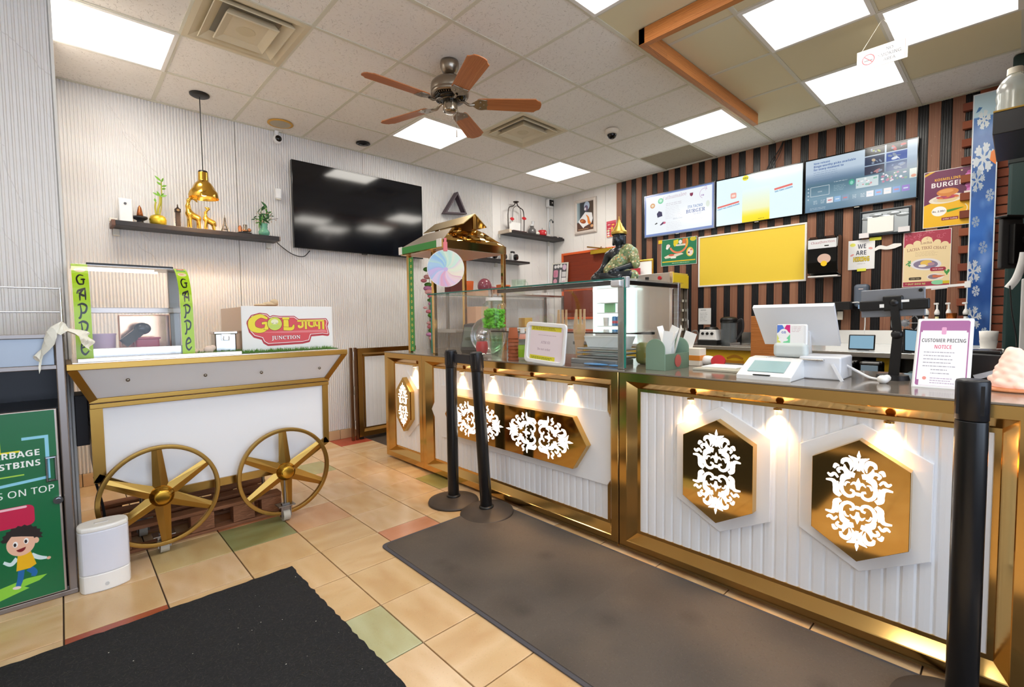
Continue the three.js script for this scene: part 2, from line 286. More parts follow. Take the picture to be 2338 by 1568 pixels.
{
  for (let z = ZB + 0.004; z < -3.76; z += 0.19) part(numbered('wall_board'), boxUV(rspan(XM - 0.002, XM + 0.012, 0.0, H, z + 0.001, Math.min(z + 0.189, -3.757), 0.002, 1)), fluteMat, wallMenu);
  const rib = []; for (let i = 0; i < 4; i++) rib.push(cyl(0.0072, 0.0072, H, 0, 0, 0.009 + i * 0.0172, 8).scale(1.2, 1, 1));
  const strip = merge([box(0.008, H, 0.068, 0, H / 2, 0.034), ...rib]);
  const plank = [0, 1, 2].map((k) => { const g = rbox(0.016, H, 0.0785, 0.002, 0, H / 2, 0.039, 1); const p = g.attributes.position, uv = g.attributes.uv; for (let i = 0; i < p.count; i++) uv.setXY(i, p.getZ(i) / 0.0785, p.getY(i) / H); return g; });
  for (let k = 0; k < 24; k++) {
    const z = -3.757 + k * 0.1515; if (z > -0.28) break;
    const m = part(numbered('wood_plank'), plank[k % 3], plankMats[(k * 5) % 3], wallMenu); m.position.set(XM + 0.002, 0, z);
    const s = part(numbered('ribbed_strip'), strip, stripMat, wallMenu); s.position.set(XM + 0.004, 0, z + 0.0795);
  }
  // brick pier at the end of the planks
  const brickMats = ['#8a4a33', '#95543a', '#7d4230'].map((c) => std(c, 0.85)), bg = boxUV(rbox(0.05, 0.062, 0.2, 0.004, 0, 0, 0, 1));
  part('mortar', span(XM - 0.02, XM + 0.012, 0, H, -0.2, 0.03), std('#b0a498', 0.95), wallMenu);
  for (let r = 0; r < 42; r++) for (let c = 0; c < 2; c++) { const b = part(numbered('brick'), bg, brickMats[(r * 2 + c * 5) % 3], wallMenu); b.position.set(XM - 0.022 + rr(-0.002, 0.002), 0.036 + r * 0.0725, -0.26 + c * 0.212 + (r % 2) * 0.1); }
}
/* end wall of the kitchen, seen edge-on at the right of the frame */
struct('wall_right', span(2.85, XM + 0.012, 0, H, 0.045, 0.16), std('#3a302b', 0.7));
struct('trim_1', rspan(2.83, 2.86, 0, H, 0.03, 0.17, 0.004), std('#15100e', 0.4));

/* floor tiles */
const tileTex = [0, 1, 2].map(() => tex(256, 256, (x, w, h) => {
  x.fillStyle = '#f2e8da'; x.fillRect(0, 0, w, h);
  for (let i = 0; i < 60; i++) { const R = rr(20, 90), g = x.createRadialGradient(0, 0, 0, 0, 0, R), c = ['220,196,160', '238,226,208', '214,190,160', '232,222,200'][i % 4]; g.addColorStop(0, `rgba(${c},.35)`); g.addColorStop(1, `rgba(${c},0)`); x.save(); x.translate(rr(0, w), rr(0, h)); x.scale(1.6, 0.6); x.fillStyle = g; x.fillRect(-R, -R, 2 * R, 2 * R); x.restore(); }
  for (let i = 0; i < 900; i++) { x.fillStyle = rnd() < 0.5 ? 'rgba(255,255,250,.12)' : 'rgba(150,120,90,.10)'; x.fillRect(rr(0, w), rr(0, h), rr(1, 3), rr(1, 3)); }
}));
{
  const T = 0.33773, FX = 0.9684, FZ = -2.8987;
  const cream = ['#eed6b4', '#ecd3ae', '#f0dabd', '#e9d0a9'], tints = { '-1,-1': '#9aa579', '-1,3': '#c9d2b2', '1,1': '#e2a58c', '1,4': '#d99a86', '-3,1': '#b4614c', '1,-4': '#bcc296', '3,-1': '#b9b877', '3,-6': '#c9604f', '-2,-1': '#dccfa6', '-1,-2': '#c98f6c', '0,-1': '#e3bb98' };
  const cache = {}, mt = (c, k) => (cache[c + k] ??= std(c, 0.24, 0, { map: tileTex[k] }));
  const geo = [0, 1, 2, 3].map((k) => { const g = rbox(T - 0.005, 0.012, T - 0.005, 0.0025, 0, -0.006, 0, 1); const p = g.attributes.position, uv = g.attributes.uv; for (let i = 0; i < p.count; i++) uv.setXY(i, p.getX(i) / T + 0.5, p.getZ(i) / T + 0.5); return g.rotateY((k * PI) / 2); });
  for (let a = -6; a <= 3; a++) for (let b = -6; b <= 10; b++) {
    const col = tints[a + ',' + b] ?? cream[Math.floor(rnd() * 4)];
    const m = part(numbered('floor_tile'), geo[Math.floor(rnd() * 4)], mt(col, Math.floor(rnd() * 3)), floorGroup);
    m.position.set(FX + (a + 0.5) * T, rr(-0.0006, 0.0002), FZ + (b + 0.5) * T);
  }
}
/* orange wooden beam hung below the ceiling round the kitchen */
const cherryTex = tex(1024, 256, (x, w, h) => { grain(x, w, h, '#c67b3c', ['#8f4f1f', '#e2a160', '#a86229'], 260, false, 0.45); x.strokeStyle = '#8a4a1c'; for (let i = 0; i < 26; i++) { x.globalAlpha = 0.35; x.lineWidth = 2; const y = rr(0, h), s = rr(0, w); x.beginPath(); x.moveTo(s, y); x.quadraticCurveTo(s + 90, y - rr(20, 60), s + 190, y); x.stroke(); } x.globalAlpha = 1; }, [1, 4]);
const cherry = std('#ffffff', 0.4, 0, { map: cherryTex });
{
  const t = thing('ceiling_beam', 'orange grained wooden beam hung in an L below the kitchen ceiling', 'beam');
  part('beam_board', boxUV(rspan(2.722, 4.61, H - 0.1, H - 0.002, -1.69, -1.645, 0.003)), cherry, t);
  part('beam_board', boxUV(rspan(-1.69, 1.6, H - 0.1, H - 0.002, -0.0225, 0.0225, 0.003)).rotateY(-PI / 2).translate(2.7445, 0, 0), cherry, t);
}

/* ================= floor mats ================= */
const coirTex = tex(1024, 1024, (x, w, h) => { x.fillStyle = '#17171a'; x.fillRect(0, 0, w, h); for (let i = 0; i < 16000; i++) { const a = rr(0, w), b = rr(0, h), t = rr(0, 6.3), l = rr(3, 14); x.strokeStyle = ['#2b2b2f', '#0b0b0d', '#3a3936', '#232228', '#4a4642'][i % 5]; x.globalAlpha = rr(0.3, 0.9); x.lineWidth = rr(0.7, 1.8); x.beginPath(); x.moveTo(a, b); x.quadraticCurveTo(a + l * Math.cos(t), b + l * Math.sin(t), a + l * 1.5 * Math.cos(t + 0.7), b + l * 1.5 * Math.sin(t + 0.7)); x.stroke(); } }, [1.9, 1.9]);
const matTex = tex(1024, 1024, (x, w, h) => {
  x.fillStyle = '#5b524a'; x.fillRect(0, 0, w, h);
  for (let i = 0; i < 70; i++) { const R = rr(40, 200), g = x.createRadialGradient(0, 0, 0, 0, 0, R), c = ['120,104,88', '48,42,38', '96,84,72', '70,64,60'][i % 4]; g.addColorStop(0, `rgba(${c},.30)`); g.addColorStop(1, `rgba(${c},0)`); x.save(); x.translate(rr(0, w), rr(0, h)); x.fillStyle = g; x.fillRect(-R, -R, 2 * R, 2 * R); x.restore(); }
  for (let i = 0; i < 15000; i++) { const a = rr(0, w), b = rr(0, h), t = rr(0, 6.3), l = rr(2, 8); x.strokeStyle = i % 2 ? '#857868' : '#2f2a26'; x.globalAlpha = rr(0.1, 0.4); x.lineWidth = 0.9; x.beginPath(); x.moveTo(a, b); x.lineTo(a + l * Math.cos(t), b + l * Math.sin(t)); x.stroke(); }
  x.globalAlpha = 1;
}, [0.8, 0.8]);
{
  const t = thing('doormat', 'black fibrous coir doormat in the lower left foreground', 'doormat', [0, 0, 0]);
  const s = new THREE.Shape(), x0 = -0.75, x1 = 0.79, z0 = -2.475, z1 = -0.85; const e = [];
  for (let i = 0; i < 60; i++) e.push([x0 + ((x1 - x0) * i) / 60, z0 + rr(-0.004, 0.004)]);
  for (let i = 0; i < 60; i++) e.push([x1 + rr(-0.005, 0.005), z0 + ((z1 - z0) * i) / 60]);
  e.push([x1, z1], [x0, z1]);
  const coir = std('#ffffff', 0.95, 0, { map: coirTex, bumpMap: coirTex, bumpScale: 0.006 });
  part('pile', boxUV(ext(poly(e), 0.016).rotateX(PI / 2).translate(0, 0.019, 0)), coir, t);
  const fib = []; for (let i = 0; i < 2600; i++) { const a = rr(0, 6.3), L = rr(0.008, 0.024), x = rr(x0 + 0.4, x1 - 0.01), z = rr(z0 + 0.01, z1); fib.push(new THREE.BoxGeometry(L, 0.0012, 0.0014).rotateZ(rr(-0.25, 0.25)).rotateY(a).translate(x, 0.0195, z)); }
  const f = part('fibres', fib, std('#34332f', 0.9), t); f.userData.kind = 'stuff';
  const crumbs = []; for (let i = 0; i < 34; i++) crumbs.push(ball(rr(0.0008, 0.002), rr(0, 0.77), 0.021, rr(-2.4, -1.3), 1.6, 0.6, 1, 5));
  const cr = part('crumbs', crumbs, std('#d8d4c8', 0.8), t); cr.userData.kind = 'stuff';
  const t2 = thing('floor_mat', 'long worn grey brown carpet mat along the front of the counter', 'floor mat');
  const q = new THREE.Shape(); const X0 = 1.23, X1 = 2.1, Z0 = -2.39, Z1 = 0.7, R = 0.05;
  q.moveTo(X0 + R, Z0); q.lineTo(X1, Z0); q.lineTo(X1, Z1); q.lineTo(X0, Z1); q.lineTo(X0, Z0 + R); q.quadraticCurveTo(X0, Z0, X0 + R, Z0);
  part('edging', boxUV(ext(q, 0.006, 0.002).rotateX(PI / 2).translate(0, 0.0065, 0)), std('#4c4a50', 0.7), t2);
  const q2 = new THREE.Shape(); const d = 0.018; q2.moveTo(X0 + R + d, Z0 + d); q2.lineTo(X1 - d, Z0 + d); q2.lineTo(X1 - d, Z1 - d); q2.lineTo(X0 + d, Z1 - d); q2.lineTo(X0 + d, Z0 + R + d); q2.quadraticCurveTo(X0 + d, Z0 + d, X0 + R + d, Z0 + d);
  part('pile', boxUV(ext(q2, 0.006, 0.002).rotateX(PI / 2).translate(0, 0.0095, 0)), std('#ffffff', 0.95, 0, { map: matTex, bumpMap: matTex, bumpScale: 0.003 }), t2);
}

/* ================= service counter ================= */
const TURN = -PI / 2;          // local x runs along +z of the room, local z faces the customers
const panelWhite = std('#f4f6fa', 0.3), insertGlow = std('#ffffff', 0.4, 0, { emissive: '#fff3e6', emissiveIntensity: 0.75 });
const strokes = [
  [[[0, 0.8], [0, 0.9], [0, 1]], [0.03, 0.085, 0.01], 0], [[[0, 0.81], [0.07, 0.835], [0.14, 0.87]], [0.06, 0.07, 0.01]],
  [[[0.11, 0.58], [0.055, 0.68], [0.07, 0.8], [0.2, 0.88]], [0.02, 0.1, 0.11, 0.02]], [[[0.16, 0.59], [0.14, 0.7], [0.2, 0.79], [0.3, 0.77], [0.33, 0.69]], [0.02, 0.09, 0.12, 0.1, 0.06]],
  [[[0, 0.74], [0, 0.67], [0, 0.6]], [0.01, 0.06, 0.075], 0], [[[0.07, 0.5], [0.2, 0.52], [0.26, 0.6], [0.28, 0.69]], [0.12, 0.16, 0.1, 0.02]], [[[0.2, 0.54], [0.33, 0.6], [0.41, 0.56], [0.37, 0.5]], [0.1, 0.08, 0.07, 0.05]],
  [[[0.1, 0.56], [0.2, 0.48], [0.3, 0.44], [0.36, 0.35]], [0.06, 0.13, 0.11, 0.02]], [[[0.38, 0.64], [0.45, 0.65], [0.49, 0.58]], [0.03, 0.1, 0.06]], [[[0.4, 0.4], [0.48, 0.47], [0.55, 0.42], [0.62, 0.46]], [0.05, 0.07, 0.09, 0.04]],
  [[[0.34, 0.04], [0.43, 0.1], [0.44, 0.22], [0.5, 0.32], [0.65, 0.32]], [0.1, 0.15, 0.13, 0.1, 0.04]], [[[0.4, 0.32], [0.44, 0.24], [0.43, 0.12]], [0.03, 0.15, 0.12]],
  [[[0.15, 0.43], [0.27, 0.4], [0.335, 0.27], [0.3, 0.13], [0.19, 0.065], [0.09, 0.1], [0.085, 0.18], [0.155, 0.2]], [0.02, 0.08, 0.1, 0.09, 0.085, 0.08, 0.065, 0.06]], [[[0.16, 0.34], [0.22, 0.34], [0.27, 0.26]], [0.02, 0.05, 0.05]],
  [[[0, 0.22], [0, 0.34], [0, 0.46]], [0.06, 0.13, 0.01], 0], [[[0, 0.3], [0.08, 0.35], [0.15, 0.3]], [0.07, 0.07, 0.02]], [[[0, 0.1], [0, 0.17]], [0.08, 0.09], 0],
];
function filigree(hx, hy) {
  const g = [];
  for (const [pts, w, both] of strokes) for (const sy of [1, -1]) for (const sx of both === 0 ? [1] : [1, -1]) {
    let o = brush(pts.map(([x, y]) => [x * hx * sx, y * hy * sy]), w.map((q) => q * Math.min(hx, hy) * 0.92), 16);
    if (THREE.ShapeUtils.isClockWise(o.map((p) => V2(...p)))) o = o.reverse();
    g.push(ext(poly(o), 0.0016));
  }
  return g;
}
function medallion(parent, cx, cy, hw, hh, cut, turned, label) {   // hexagonal brass box with lit filigree
  const shape = turned ? [[-hw, 0], [-hw + cut, -hh], [hw - cut, -hh], [hw, 0], [hw - cut, hh], [-hw + cut, hh]] : [[0, -hh], [hw, -hh + cut], [hw, hh - cut], [0, hh], [-hw, hh - cut], [-hw, -hh + cut]];
  const k = 1 + 0.055 / Math.min(hw, hh);
  part('hexagon_border', ext(poly(shape.map(([x, y]) => [x * k, y * (1 + 0.055 / hh)])), 0.012, 0.003).translate(cx, cy, -0.047), panelWhite, parent);
  const m = part('hexagon_medallion', ext(poly(shape), 0.045, 0.0015).translate(cx, cy, -0.037), M.goldShine, parent); m.userData.label = label;
  if (turned) part('filigree', [...filigree(0.2, hw * 0.42).map((g) => g.rotateZ(PI / 2).translate(cx - hw * 0.44, cy, 0.0075)), ...filigree(0.2, hw * 0.42).map((g) => g.rotateZ(PI / 2).translate(cx + hw * 0.44, cy, 0.0075))], insertGlow, m);
  else part('filigree', filigree(hw * 1.05, hh * 0.82).map((g) => g.translate(cx, cy, 0.0075)), insertGlow, m);
}
function counterSection(label, z0, z1, spots, depth = 0.62) {
  const w = z1 - z0, h = 0.94, t = thing('counter_section', label, 'counter', [2.13, 0.02, (z0 + z1) / 2], TURN, 'sections of the gold framed counter');
  part('frame', loops(w, h, [[0, -0.2], [0, -0.003], [0.003, 0], [0.045, 0], [0.048, -0.003], [0.084, -0.046], [0.1, -0.046], [0.102, -0.06]]).translate(0, h / 2, 0), M.gold, t);
  part('fluted_panel', flutes(w - 0.19, h - 0.18, 0.047, 0.0035, 0.004, 4).translate(-(w - 0.19) / 2, 0.09, -0.052), panelWhite, t);
  part('carcass', span(-w / 2 + 0.004, w / 2 - 0.004, 0, h - 0.004, -depth, -0.07), M.warmWhite, t);
  for (const z of spots) {
    const s = part('spotlight', down(cyl(0.016, 0.016, 0.006, 0, -0.003, 0, 16).rotateX(PI / 2)).translate(z - (z0 + z1) / 2, h - 0.104, -0.036), M.brass, t);
    part('lens', cyl(0.011, 0.011, 0.002, z - (z0 + z1) / 2, h - 0.111, -0.036, 12), std('#ffffff', 0.3, 0, { emissive: '#ffd9a0', emissiveIntensity: 4 }), s);
    const l = new THREE.SpotLight('#ffc98a', SPOT_LIGHT, 1.2, 0.75, 0.8, 2); l.name = 'counter_spot'; l.position.set(2.158, 0.84, z); l.target.position.set(2.2, 0, z); l.castShadow = true; scene.add(l, l.target);
  }
  return t;
}
const secL = counterSection('narrow left end section of the gold framed counter', -3.95, -3.338, [-3.5]);
medallion(secL, 0.015, 0.5, 0.115, 0.235, 0.115, false, 'small upright lit brass hexagon');
const secM = counterSection('middle section of the gold framed counter under the glass case', -3.335, -1.443, [-2.85, -2.5, -2.14, -1.8]);
medallion(secM, 0.06, 0.505, 0.68, 0.152, 0.1, true, 'wide lit brass hexagon');
const secR = counterSection('nearest right section of the gold framed counter with two hexagons', -1.438, 0.06, [-1.06, -0.68, -0.31]);
medallion(secR, -0.228, 0.525, 0.158, 0.236, 0.09, false, 'farther of the two upright lit brass hexagons');
medallion(secR, 0.3, 0.535, 0.15, 0.23, 0.09, false, 'nearest upright lit brass hexagon');
single('countertop', 'dark polished worktop lying along the gold framed counter', 'countertop', [rspan(2.128, 2.92, 0.958, 0.966, -3.95, 0.07, 0.002)], std('#8a8177', 0.12, 0.3));
/* gate panel beside the wall at the far end of the counter */
{
  const t = thing('counter_gate', 'white panelled gate with gold frame standing against the fluted wall', 'gate', [2.58, 0.03, -4.7]);
  part('frame', loops(0.7, 0.93, [[0, -0.05], [0, 0], [0.05, 0], [0.075, -0.03], [0.09, -0.03]]).translate(0, 0.465, 0), M.brass, t);
  part('panel', flutes(0.53, 0.76, 0.05, 0.002, 0.004, 3).translate(-0.265, 0.085, -0.034), panelWhite, t);
  part('backing', span(-0.345, 0.345, 0.005, 0.925, -0.05, -0.035), M.warmWhite, t);
  part('foot', [span(-0.34, -0.3, -0.03, 0, -0.05, -0.01), span(0.3, 0.34, -0.03, 0, -0.05, -0.01)], M.black, t);
  const p = thing('hinge_post', 'two thin brown metal posts at the hinge side of the gate', 'post', [2.19, 0, -4.72]);
  for (const dx of [-0.025, 0.022]) part('post', rspan(dx - 0.013, dx + 0.013, 0, 0.97, -0.015, 0.015, 0.004), std('#7c5a40', 0.25, 0.9), p);
  part('hinge', [0.12, 0.48, 0.84].map((y) => cyl(0.008, 0.008, 0.09, 0, y, 0.008, 10)), M.chrome, p);
}
/* dark end panel to the right of the counter */
single('end_panel', 'dark brown end panel beside the right end of the counter', 'panel', [rspan(2.1, 2.8, 0, 0.955, 0.075, 0.3, 0.006)], std('#1d120c', 0.35), [0, 0, 0]);

/* ================= stanchions with belt ================= */
function stanchion(label, pos, lean) {
  const t = thing('stanchion', label, 'stanchion', pos, 0, 'black crowd control posts'); t.rotation.set(lean[0], 0, lean[1]);
  part('base', lathe([[0, 0], [0.17, 0], [0.172, 0.008], [0.168, 0.018], [0.12, 0.03], [0.055, 0.04], [0.045, 0.044], [0, 0.044]], 48), std('#4a423c', 0.5, 0.3), t);
  part('pole', lathe([[0, 0.04], [0.0375, 0.04], [0.0375, 0.92], [0.036, 0.925], [0, 0.925]], 40), std('#101114', 0.28), t);
  part('head', [lathe([[0, 0.926], [0.0385, 0.926], [0.0385, 1.035], [0.036, 1.042], [0.03, 1.044], [0, 1.044]], 40), ...[0, 1, 2, 3].map((i) => box(0.014, 0.085, 0.012, 0.034 * Math.cos(i * PI / 2 + 0.9), 0.985, 0.034 * Math.sin(i * PI / 2 + 0.9)))], std('#14161c', 0.35), t);
  part('collar', lathe([[0.038, 0.04], [0.047, 0.041], [0.047, 0.05], [0.038, 0.056]], 40), std('#0c0c0e', 0.4), t);
  return t;
}
stanchion('farther of the two black posts joined by a belt', [1.905, 0, -2.62], [0, 0]);
stanchion('nearer leaning black post joined by a belt to the other', [1.94, 0.002, -2.31], [0.0, 0.065]);
stanchion('nearest black post cut off at the lower right corner', [1.93, 0.01, -0.085], [0, 0]);
{
  const a = [1.905, 0.99, -2.585], b = [1.877, 0.99, -2.345];
  const t = single('belt', 'short black retractable belt stretched between the two posts', 'belt', [bar([a[0], a[1], a[2]], b, 0.058, 0.004, [1, 0, 0])], std('#2b2c33', 0.7));
}

/* ================= glass display case ================= */
{
  const x0 = 2.19, x1 = 2.82, z0 = -3.27, z1 = -1.44, y0 = 0.966, y1 = 1.455;
  const t = thing('display_case', 'long glass display case with teal edged top on the counter', 'display case', [0, 0, 0]);
  part('front_pane', span(x0, x0 + 0.005, y0 + 0.012, y1 - 0.012, z0 + 0.015, z1 - 0.02), M.glass, t);
  part('top_pane', span(x0 - 0.02, x1, y1 - 0.004, y1 + 0.002, z0 - 0.02, z1 + 0.01), M.glass, t);
  part('glass_edge', [span(x0 - 0.022, x0 - 0.02, y1 - 0.006, y1 + 0.003, z0 - 0.02, z1 + 0.01), span(x0 - 0.022, x1, y1 - 0.006, y1 + 0.003, z0 - 0.022, z0 - 0.02)], std('#1f6f66', 0.1), t);
  part('glass_edge', [span(x0 - 0.003, x0 + 0.008, y0 + 0.01, y1 - 0.006, z1 - 0.004, z1 + 0.001), span(x0 - 0.002, x0 + 0.006, y0 + 0.01, y1 - 0.02, z0 - 0.004, z0 + 0.002)], M.glassEdge, t);
  part('side_pane', span(x0 + 0.01, x1, y0 + 0.012, y1 - 0.012, z1 - 0.012, z1 - 0.008), M.glass, t);
  part('side_pane', span(x0 + 0.01, x1, y0 + 0.012, y1 - 0.012, z0 + 0.004, z0 + 0.008), M.glass, t);
  part('post', rspan(x0 + 0.006, x0 + 0.03, y0, y1 + 0.004, z1 - 0.05, z1 - 0.01, 0.003), M.steel, t);
  part('post', rspan(x1 - 0.03, x1, y0, y1, z1 - 0.04, z1 - 0.01, 0.003), M.steel, t);
  part('post', rspan(x1 - 0.03, x1, y0, y1, z0 + 0.01, z0 + 0.04, 0.003), M.steel, t);
  part('top_rail', [rspan(x0 + 0.006, x0 + 0.03, y1 - 0.03, y1 - 0.006, z0 + 0.8, z1 - 0.02, 0.003), rspan(x0 + 0.02, x1, y1 - 0.03, y1 - 0.006, z1 - 0.035, z1 - 0.012, 0.003)], M.black, t);
  part('clamp', [rspan(x0 - 0.03, x0 + 0.012, y1 - 0.045, y1 - 0.008, z1 - 0.075, z1 - 0.012, 0.01, 3), rspan(x0 + 0.0, x0 + 0.03, y1 - 0.05, y1 + 0.01, z1 - 0.02, z1 + 0.012, 0.004)], std('#d9dade', 0.3, 0.4), t);
  part('shelf', span(x0 + 0.12, x1 - 0.03, y0 + 0.194, y0 + 0.2, z0 + 0.05, z1 - 0.05), M.glass, t);
  part('shelf_bar', rspan(x0 + 0.34, x0 + 0.36, y0 + 0.178, y0 + 0.194, z0 + 0.02, z1 - 0.03, 0.003), M.black, t);
}

/* ================= food cart ================= */
const cartGold = std('#a98545', 0.28, 1), cartWhite = std('#f3f5f9', 0.35);
{
  const t = thing('food_cart', 'white food cart with gold frame and two large spoked wheels', 'cart', [0, 0, 0]);
  const zf = -3.2, zb = -3.86, yb = 0.29, ym = 0.83;
  const outline = [[0.095, 0.45], [0.34, yb], [1.04, yb], [1.285, 0.45], [1.295, ym + 0.02], [0.09, ym + 0.02]];
  part('body_panel', ext(poly(outline), zf - zb, 0.002, zb), cartWhite, t);
  // flared tray with sloping front
  part('tray_panel', quads([[[0.03, 1.045, -3.008], [1.325, 1.035, -3.008], [1.28, 0.862, zf + 0.008], [0.105, 0.862, zf + 0.008]].reverse(), [[0.022, 1.05, -3.92], [0.022, 1.05, -3.01], [0.095, 0.862, zf], [0.095, 0.862, zb]].reverse(), [[1.335, 1.05, -3.01], [1.335, 1.05, -3.92], [1.29, 0.862, zb], [1.29, 0.862, zf]].reverse()]), cartWhite, t);
  const R = (n, a, b, w, d, up) => part(n, bar(a, b, w, d, up), cartGold, t);
  part('top_rail', [rspan(0.01, 1.348, 1.032, 1.062, -3.015, -2.985, 0.003), rspan(0.01, 0.04, 1.032, 1.062, -3.93, -3.015, 0.003), rspan(1.318, 1.348, 1.032, 1.062, -3.93, -3.015, 0.003)], cartGold, t);
  R('corner_rail', [0.026, 1.04, -2.998], [0.104, 0.862, zf + 0.012], 0.034, 0.02); R('corner_rail', [1.333, 1.04, -2.998], [1.283, 0.862, zf + 0.012], 0.03, 0.02);
  part('middle_rail', [rspan(0.085, 1.302, 0.846, 0.872, zf - 0.01, zf + 0.024, 0.004), rspan(0.087, 1.3, 0.818, 0.843, zf - 0.01, zf + 0.016, 0.003)], cartGold, t);
  R('post', [0.113, 0.44, zf + 0.004], [0.113, 0.83, zf + 0.004], 0.05, 0.02); R('post', [1.272, 0.43, zf + 0.004], [1.277, 0.83, zf + 0.004], 0.036, 0.02);
  R('bottom_rail', [0.33, yb + 0.022, zf + 0.004], [1.05, yb + 0.022, zf + 0.004], 0.045, 0.02); R('bottom_rail', [0.1, 0.465, zf + 0.004], [0.345, yb + 0.015, zf + 0.004], 0.045, 0.02); R('bottom_rail', [1.28, 0.45, zf + 0.004], [1.035, yb + 0.015, zf + 0.004], 0.045, 0.02);
  part('worktop', [rspan(0.03, 1.33, 1.06, 1.068, -3.92, -3.0, 0.003), rspan(0.05, 0.74, 1.066, 1.085, -3.02, -3.005, 0.003)], std('#d8d2cc', 0.2, 0.9), t);
  for (const [x, y] of [[0.234, 0.995], [0.568, 0.988], [0.854, 0.978], [1.197, 0.977]]) part('bolt', ball(0.009, x, y - 0.03, -3.05 + (y - 1.0) * 0.9, 1, 1, 0.6, 10), M.pewter, t);
  for (const [cx, cy, turn] of [[0.355, 0.325, 0.05], [0.986, 0.312, 0.04]]) {
    const w = new THREE.Group(); w.name = 'wheel'; w.position.set(cx, cy, -3.13); w.rotation.z = turn; t.add(w);
    part('rim', lathe([[0.252, -0.013], [0.27, -0.013], [0.272, -0.011], [0.272, 0.011], [0.27, 0.013], [0.252, 0.013], [0.25, 0.011], [0.25, -0.011], [0.252, -0.013]], 72).rotateX(PI / 2), cartGold, w);
    for (let i = 0; i < 6; i++) {   // dagger shaped spokes with a ridge
      const g = new THREE.BufferGeometry(), A = [-0.036, 0.05, 0], B = [0.036, 0.05, 0], C = [0.022, 0.252, 0], D = [-0.022, 0.252, 0], E = [0, 0.04, 0.014], F = [0, 0.252, 0.006];
      const P = [A, E, F, A, F, D, E, B, C, E, C, F, B, A, D, B, D, C]; g.setAttribute('position', new THREE.Float32BufferAttribute(P.reverse().flat(), 3)); g.computeVertexNormals();
      const s = part('spoke', g, cartGold, w); s.rotation.z = (i * PI) / 3;
    }
    part('hub', lathe([[0, 0.05], [0.03, 0.05], [0.04, 0.044], [0.043, 0.03], [0.052, 0.024], [0.056, 0.012], [0.056, -0.06], [0, -0.06]], 32).rotateX(PI / 2), std('#c79a3c', 0.22, 1), w);
  }
  for (const [x, z] of [[0.36, -3.17], [0.978, -3.13], [0.935, -3.42], [0.3, -3.5]]) {
    const c = new THREE.Group(); c.name = 'caster'; c.position.set(x, 0, z); t.add(c);
    part('plate', [rspan(-0.05, 0.05, 0.098, 0.104, -0.04, 0.04, 0.002), box(0.045, 0.045, 0.03, 0, 0.09, 0), span(-0.03, -0.024, 0.03, 0.1, -0.02, 0.02), span(0.024, 0.03, 0.03, 0.1, -0.02, 0.02), cyl(0.01, 0.01, 0.2, 0, 0.1, 0, 10)], M.steelDark, c);
    part('roller', cyl(0.036, 0.036, 0.04, 0, -0.02, 0, 24).rotateZ(PI / 2).translate(0, 0.037, 0), std('#b9b4a6', 0.5), c);
  }
  part('side_box', rspan(0.035, 0.088, 0.6, 0.87, -3.62, -3.4, 0.004), std('#2e2829', 0.5), t);
}
const palletTex = tex(512, 64, (x, w, h) => grain(x, w, h, '#8a5a3c', ['#5a3822', '#b07b55', '#6d4429'], 90, false, 0.5));
const palletMat = std('#ffffff', 0.8, 0, { map: palletTex });
{
  const t = thing('pallet', 'brown wooden pallet on the floor under the food cart', 'pallet', [0, 0, 0]);
  for (const z of [-3.3, -3.47, -3.64, -3.82]) part('deck_board', rspan(0.12, 1.0, 0.122, 0.142, z - 0.055, z + 0.035, 0.003, 1), palletMat, t);
  for (const z of [-3.3, -3.56, -3.82]) { part('bottom_board', rspan(0.12, 1.0, 0.0, 0.018, z - 0.05, z + 0.035, 0.003, 1), palletMat, t); for (const x of [0.17, 0.56, 0.78, 0.94]) part('block', rspan(x - 0.06, x + 0.06, 0.02, 0.12, z - 0.05, z + 0.03, 0.003, 1), palletMat, t); }
}
single('power_cable', 'black power cable lying on the floor behind the left cart wheel', 'cable', tube([[0.1, 0.4, -3.5], [0.13, 0.2, -3.42], [0.12, 0.05, -3.38], [0.07, 0.012, -3.45], [0.05, 0.012, -3.7]], 0.006, 40), M.rubber);

/* things on the cart */
const stripTex = (withLogo) => tex(128, 640, (x, w, h) => {
  x.fillStyle = '#a8d021'; x.fillRect(0, 0, w, h);
  if (withLogo) { oval(x, 64, 40, 44, 22, '#c8443c'); text(x, 'GOL', 64, 36, 22, '#f7d9c8', { bold: true }); x.fillStyle = '#2f8f3a'; x.fillRect(18, 58, 92, 26); text(x, 'GAPPE', 64, 71, 20, '#8fd060', { bold: true }); }
  oval(x, 64, 128, 46, 20, '#e9d6b0'); oval(x, 58, 124, 28, 11, '#dfa98a');
  const L = [[[[0.8, 0.1], [0.4, 0.05], [0.12, 0.4], [0.3, 0.9], [0.75, 0.92]], [[0.75, 0.92], [0.78, 0.5]], [[0.5, 0.5], [0.95, 0.48]]], [[[0.05, 0.5], [0.15, 0.3], [0.6, 0.15], [0.9, 0.05]], [[0.75, 0.1], [0.35, 0.5], [0.3, 1]], [[0.85, 0.05], [0.85, 0.95]], [[0.2, 0.42], [0.55, 0.6], [0.85, 0.65]]], null, null, [[[0.2, 0.55], [0.8, 0.35], [0.6, 0.1], [0.25, 0.3], [0.2, 0.75], [0.5, 0.97], [0.9, 0.75]]]];
  L[2] = L[3] = [[[0.05, 0.12], [0.5, 0.02], [0.9, 0.2], [0.75, 0.6], [0.3, 0.68]], [[0.3, 0.1], [0.36, 0.6], [0.25, 0.95], [0.08, 1.02]]];
  L.forEach((letter, i) => letter.forEach((s) => blob(x, brush(s.map(([a, b]) => [26 + a * 78, 172 + i * 92 + b * 76]), [7, 13, 14, 8], 30), '#161a10')));
});
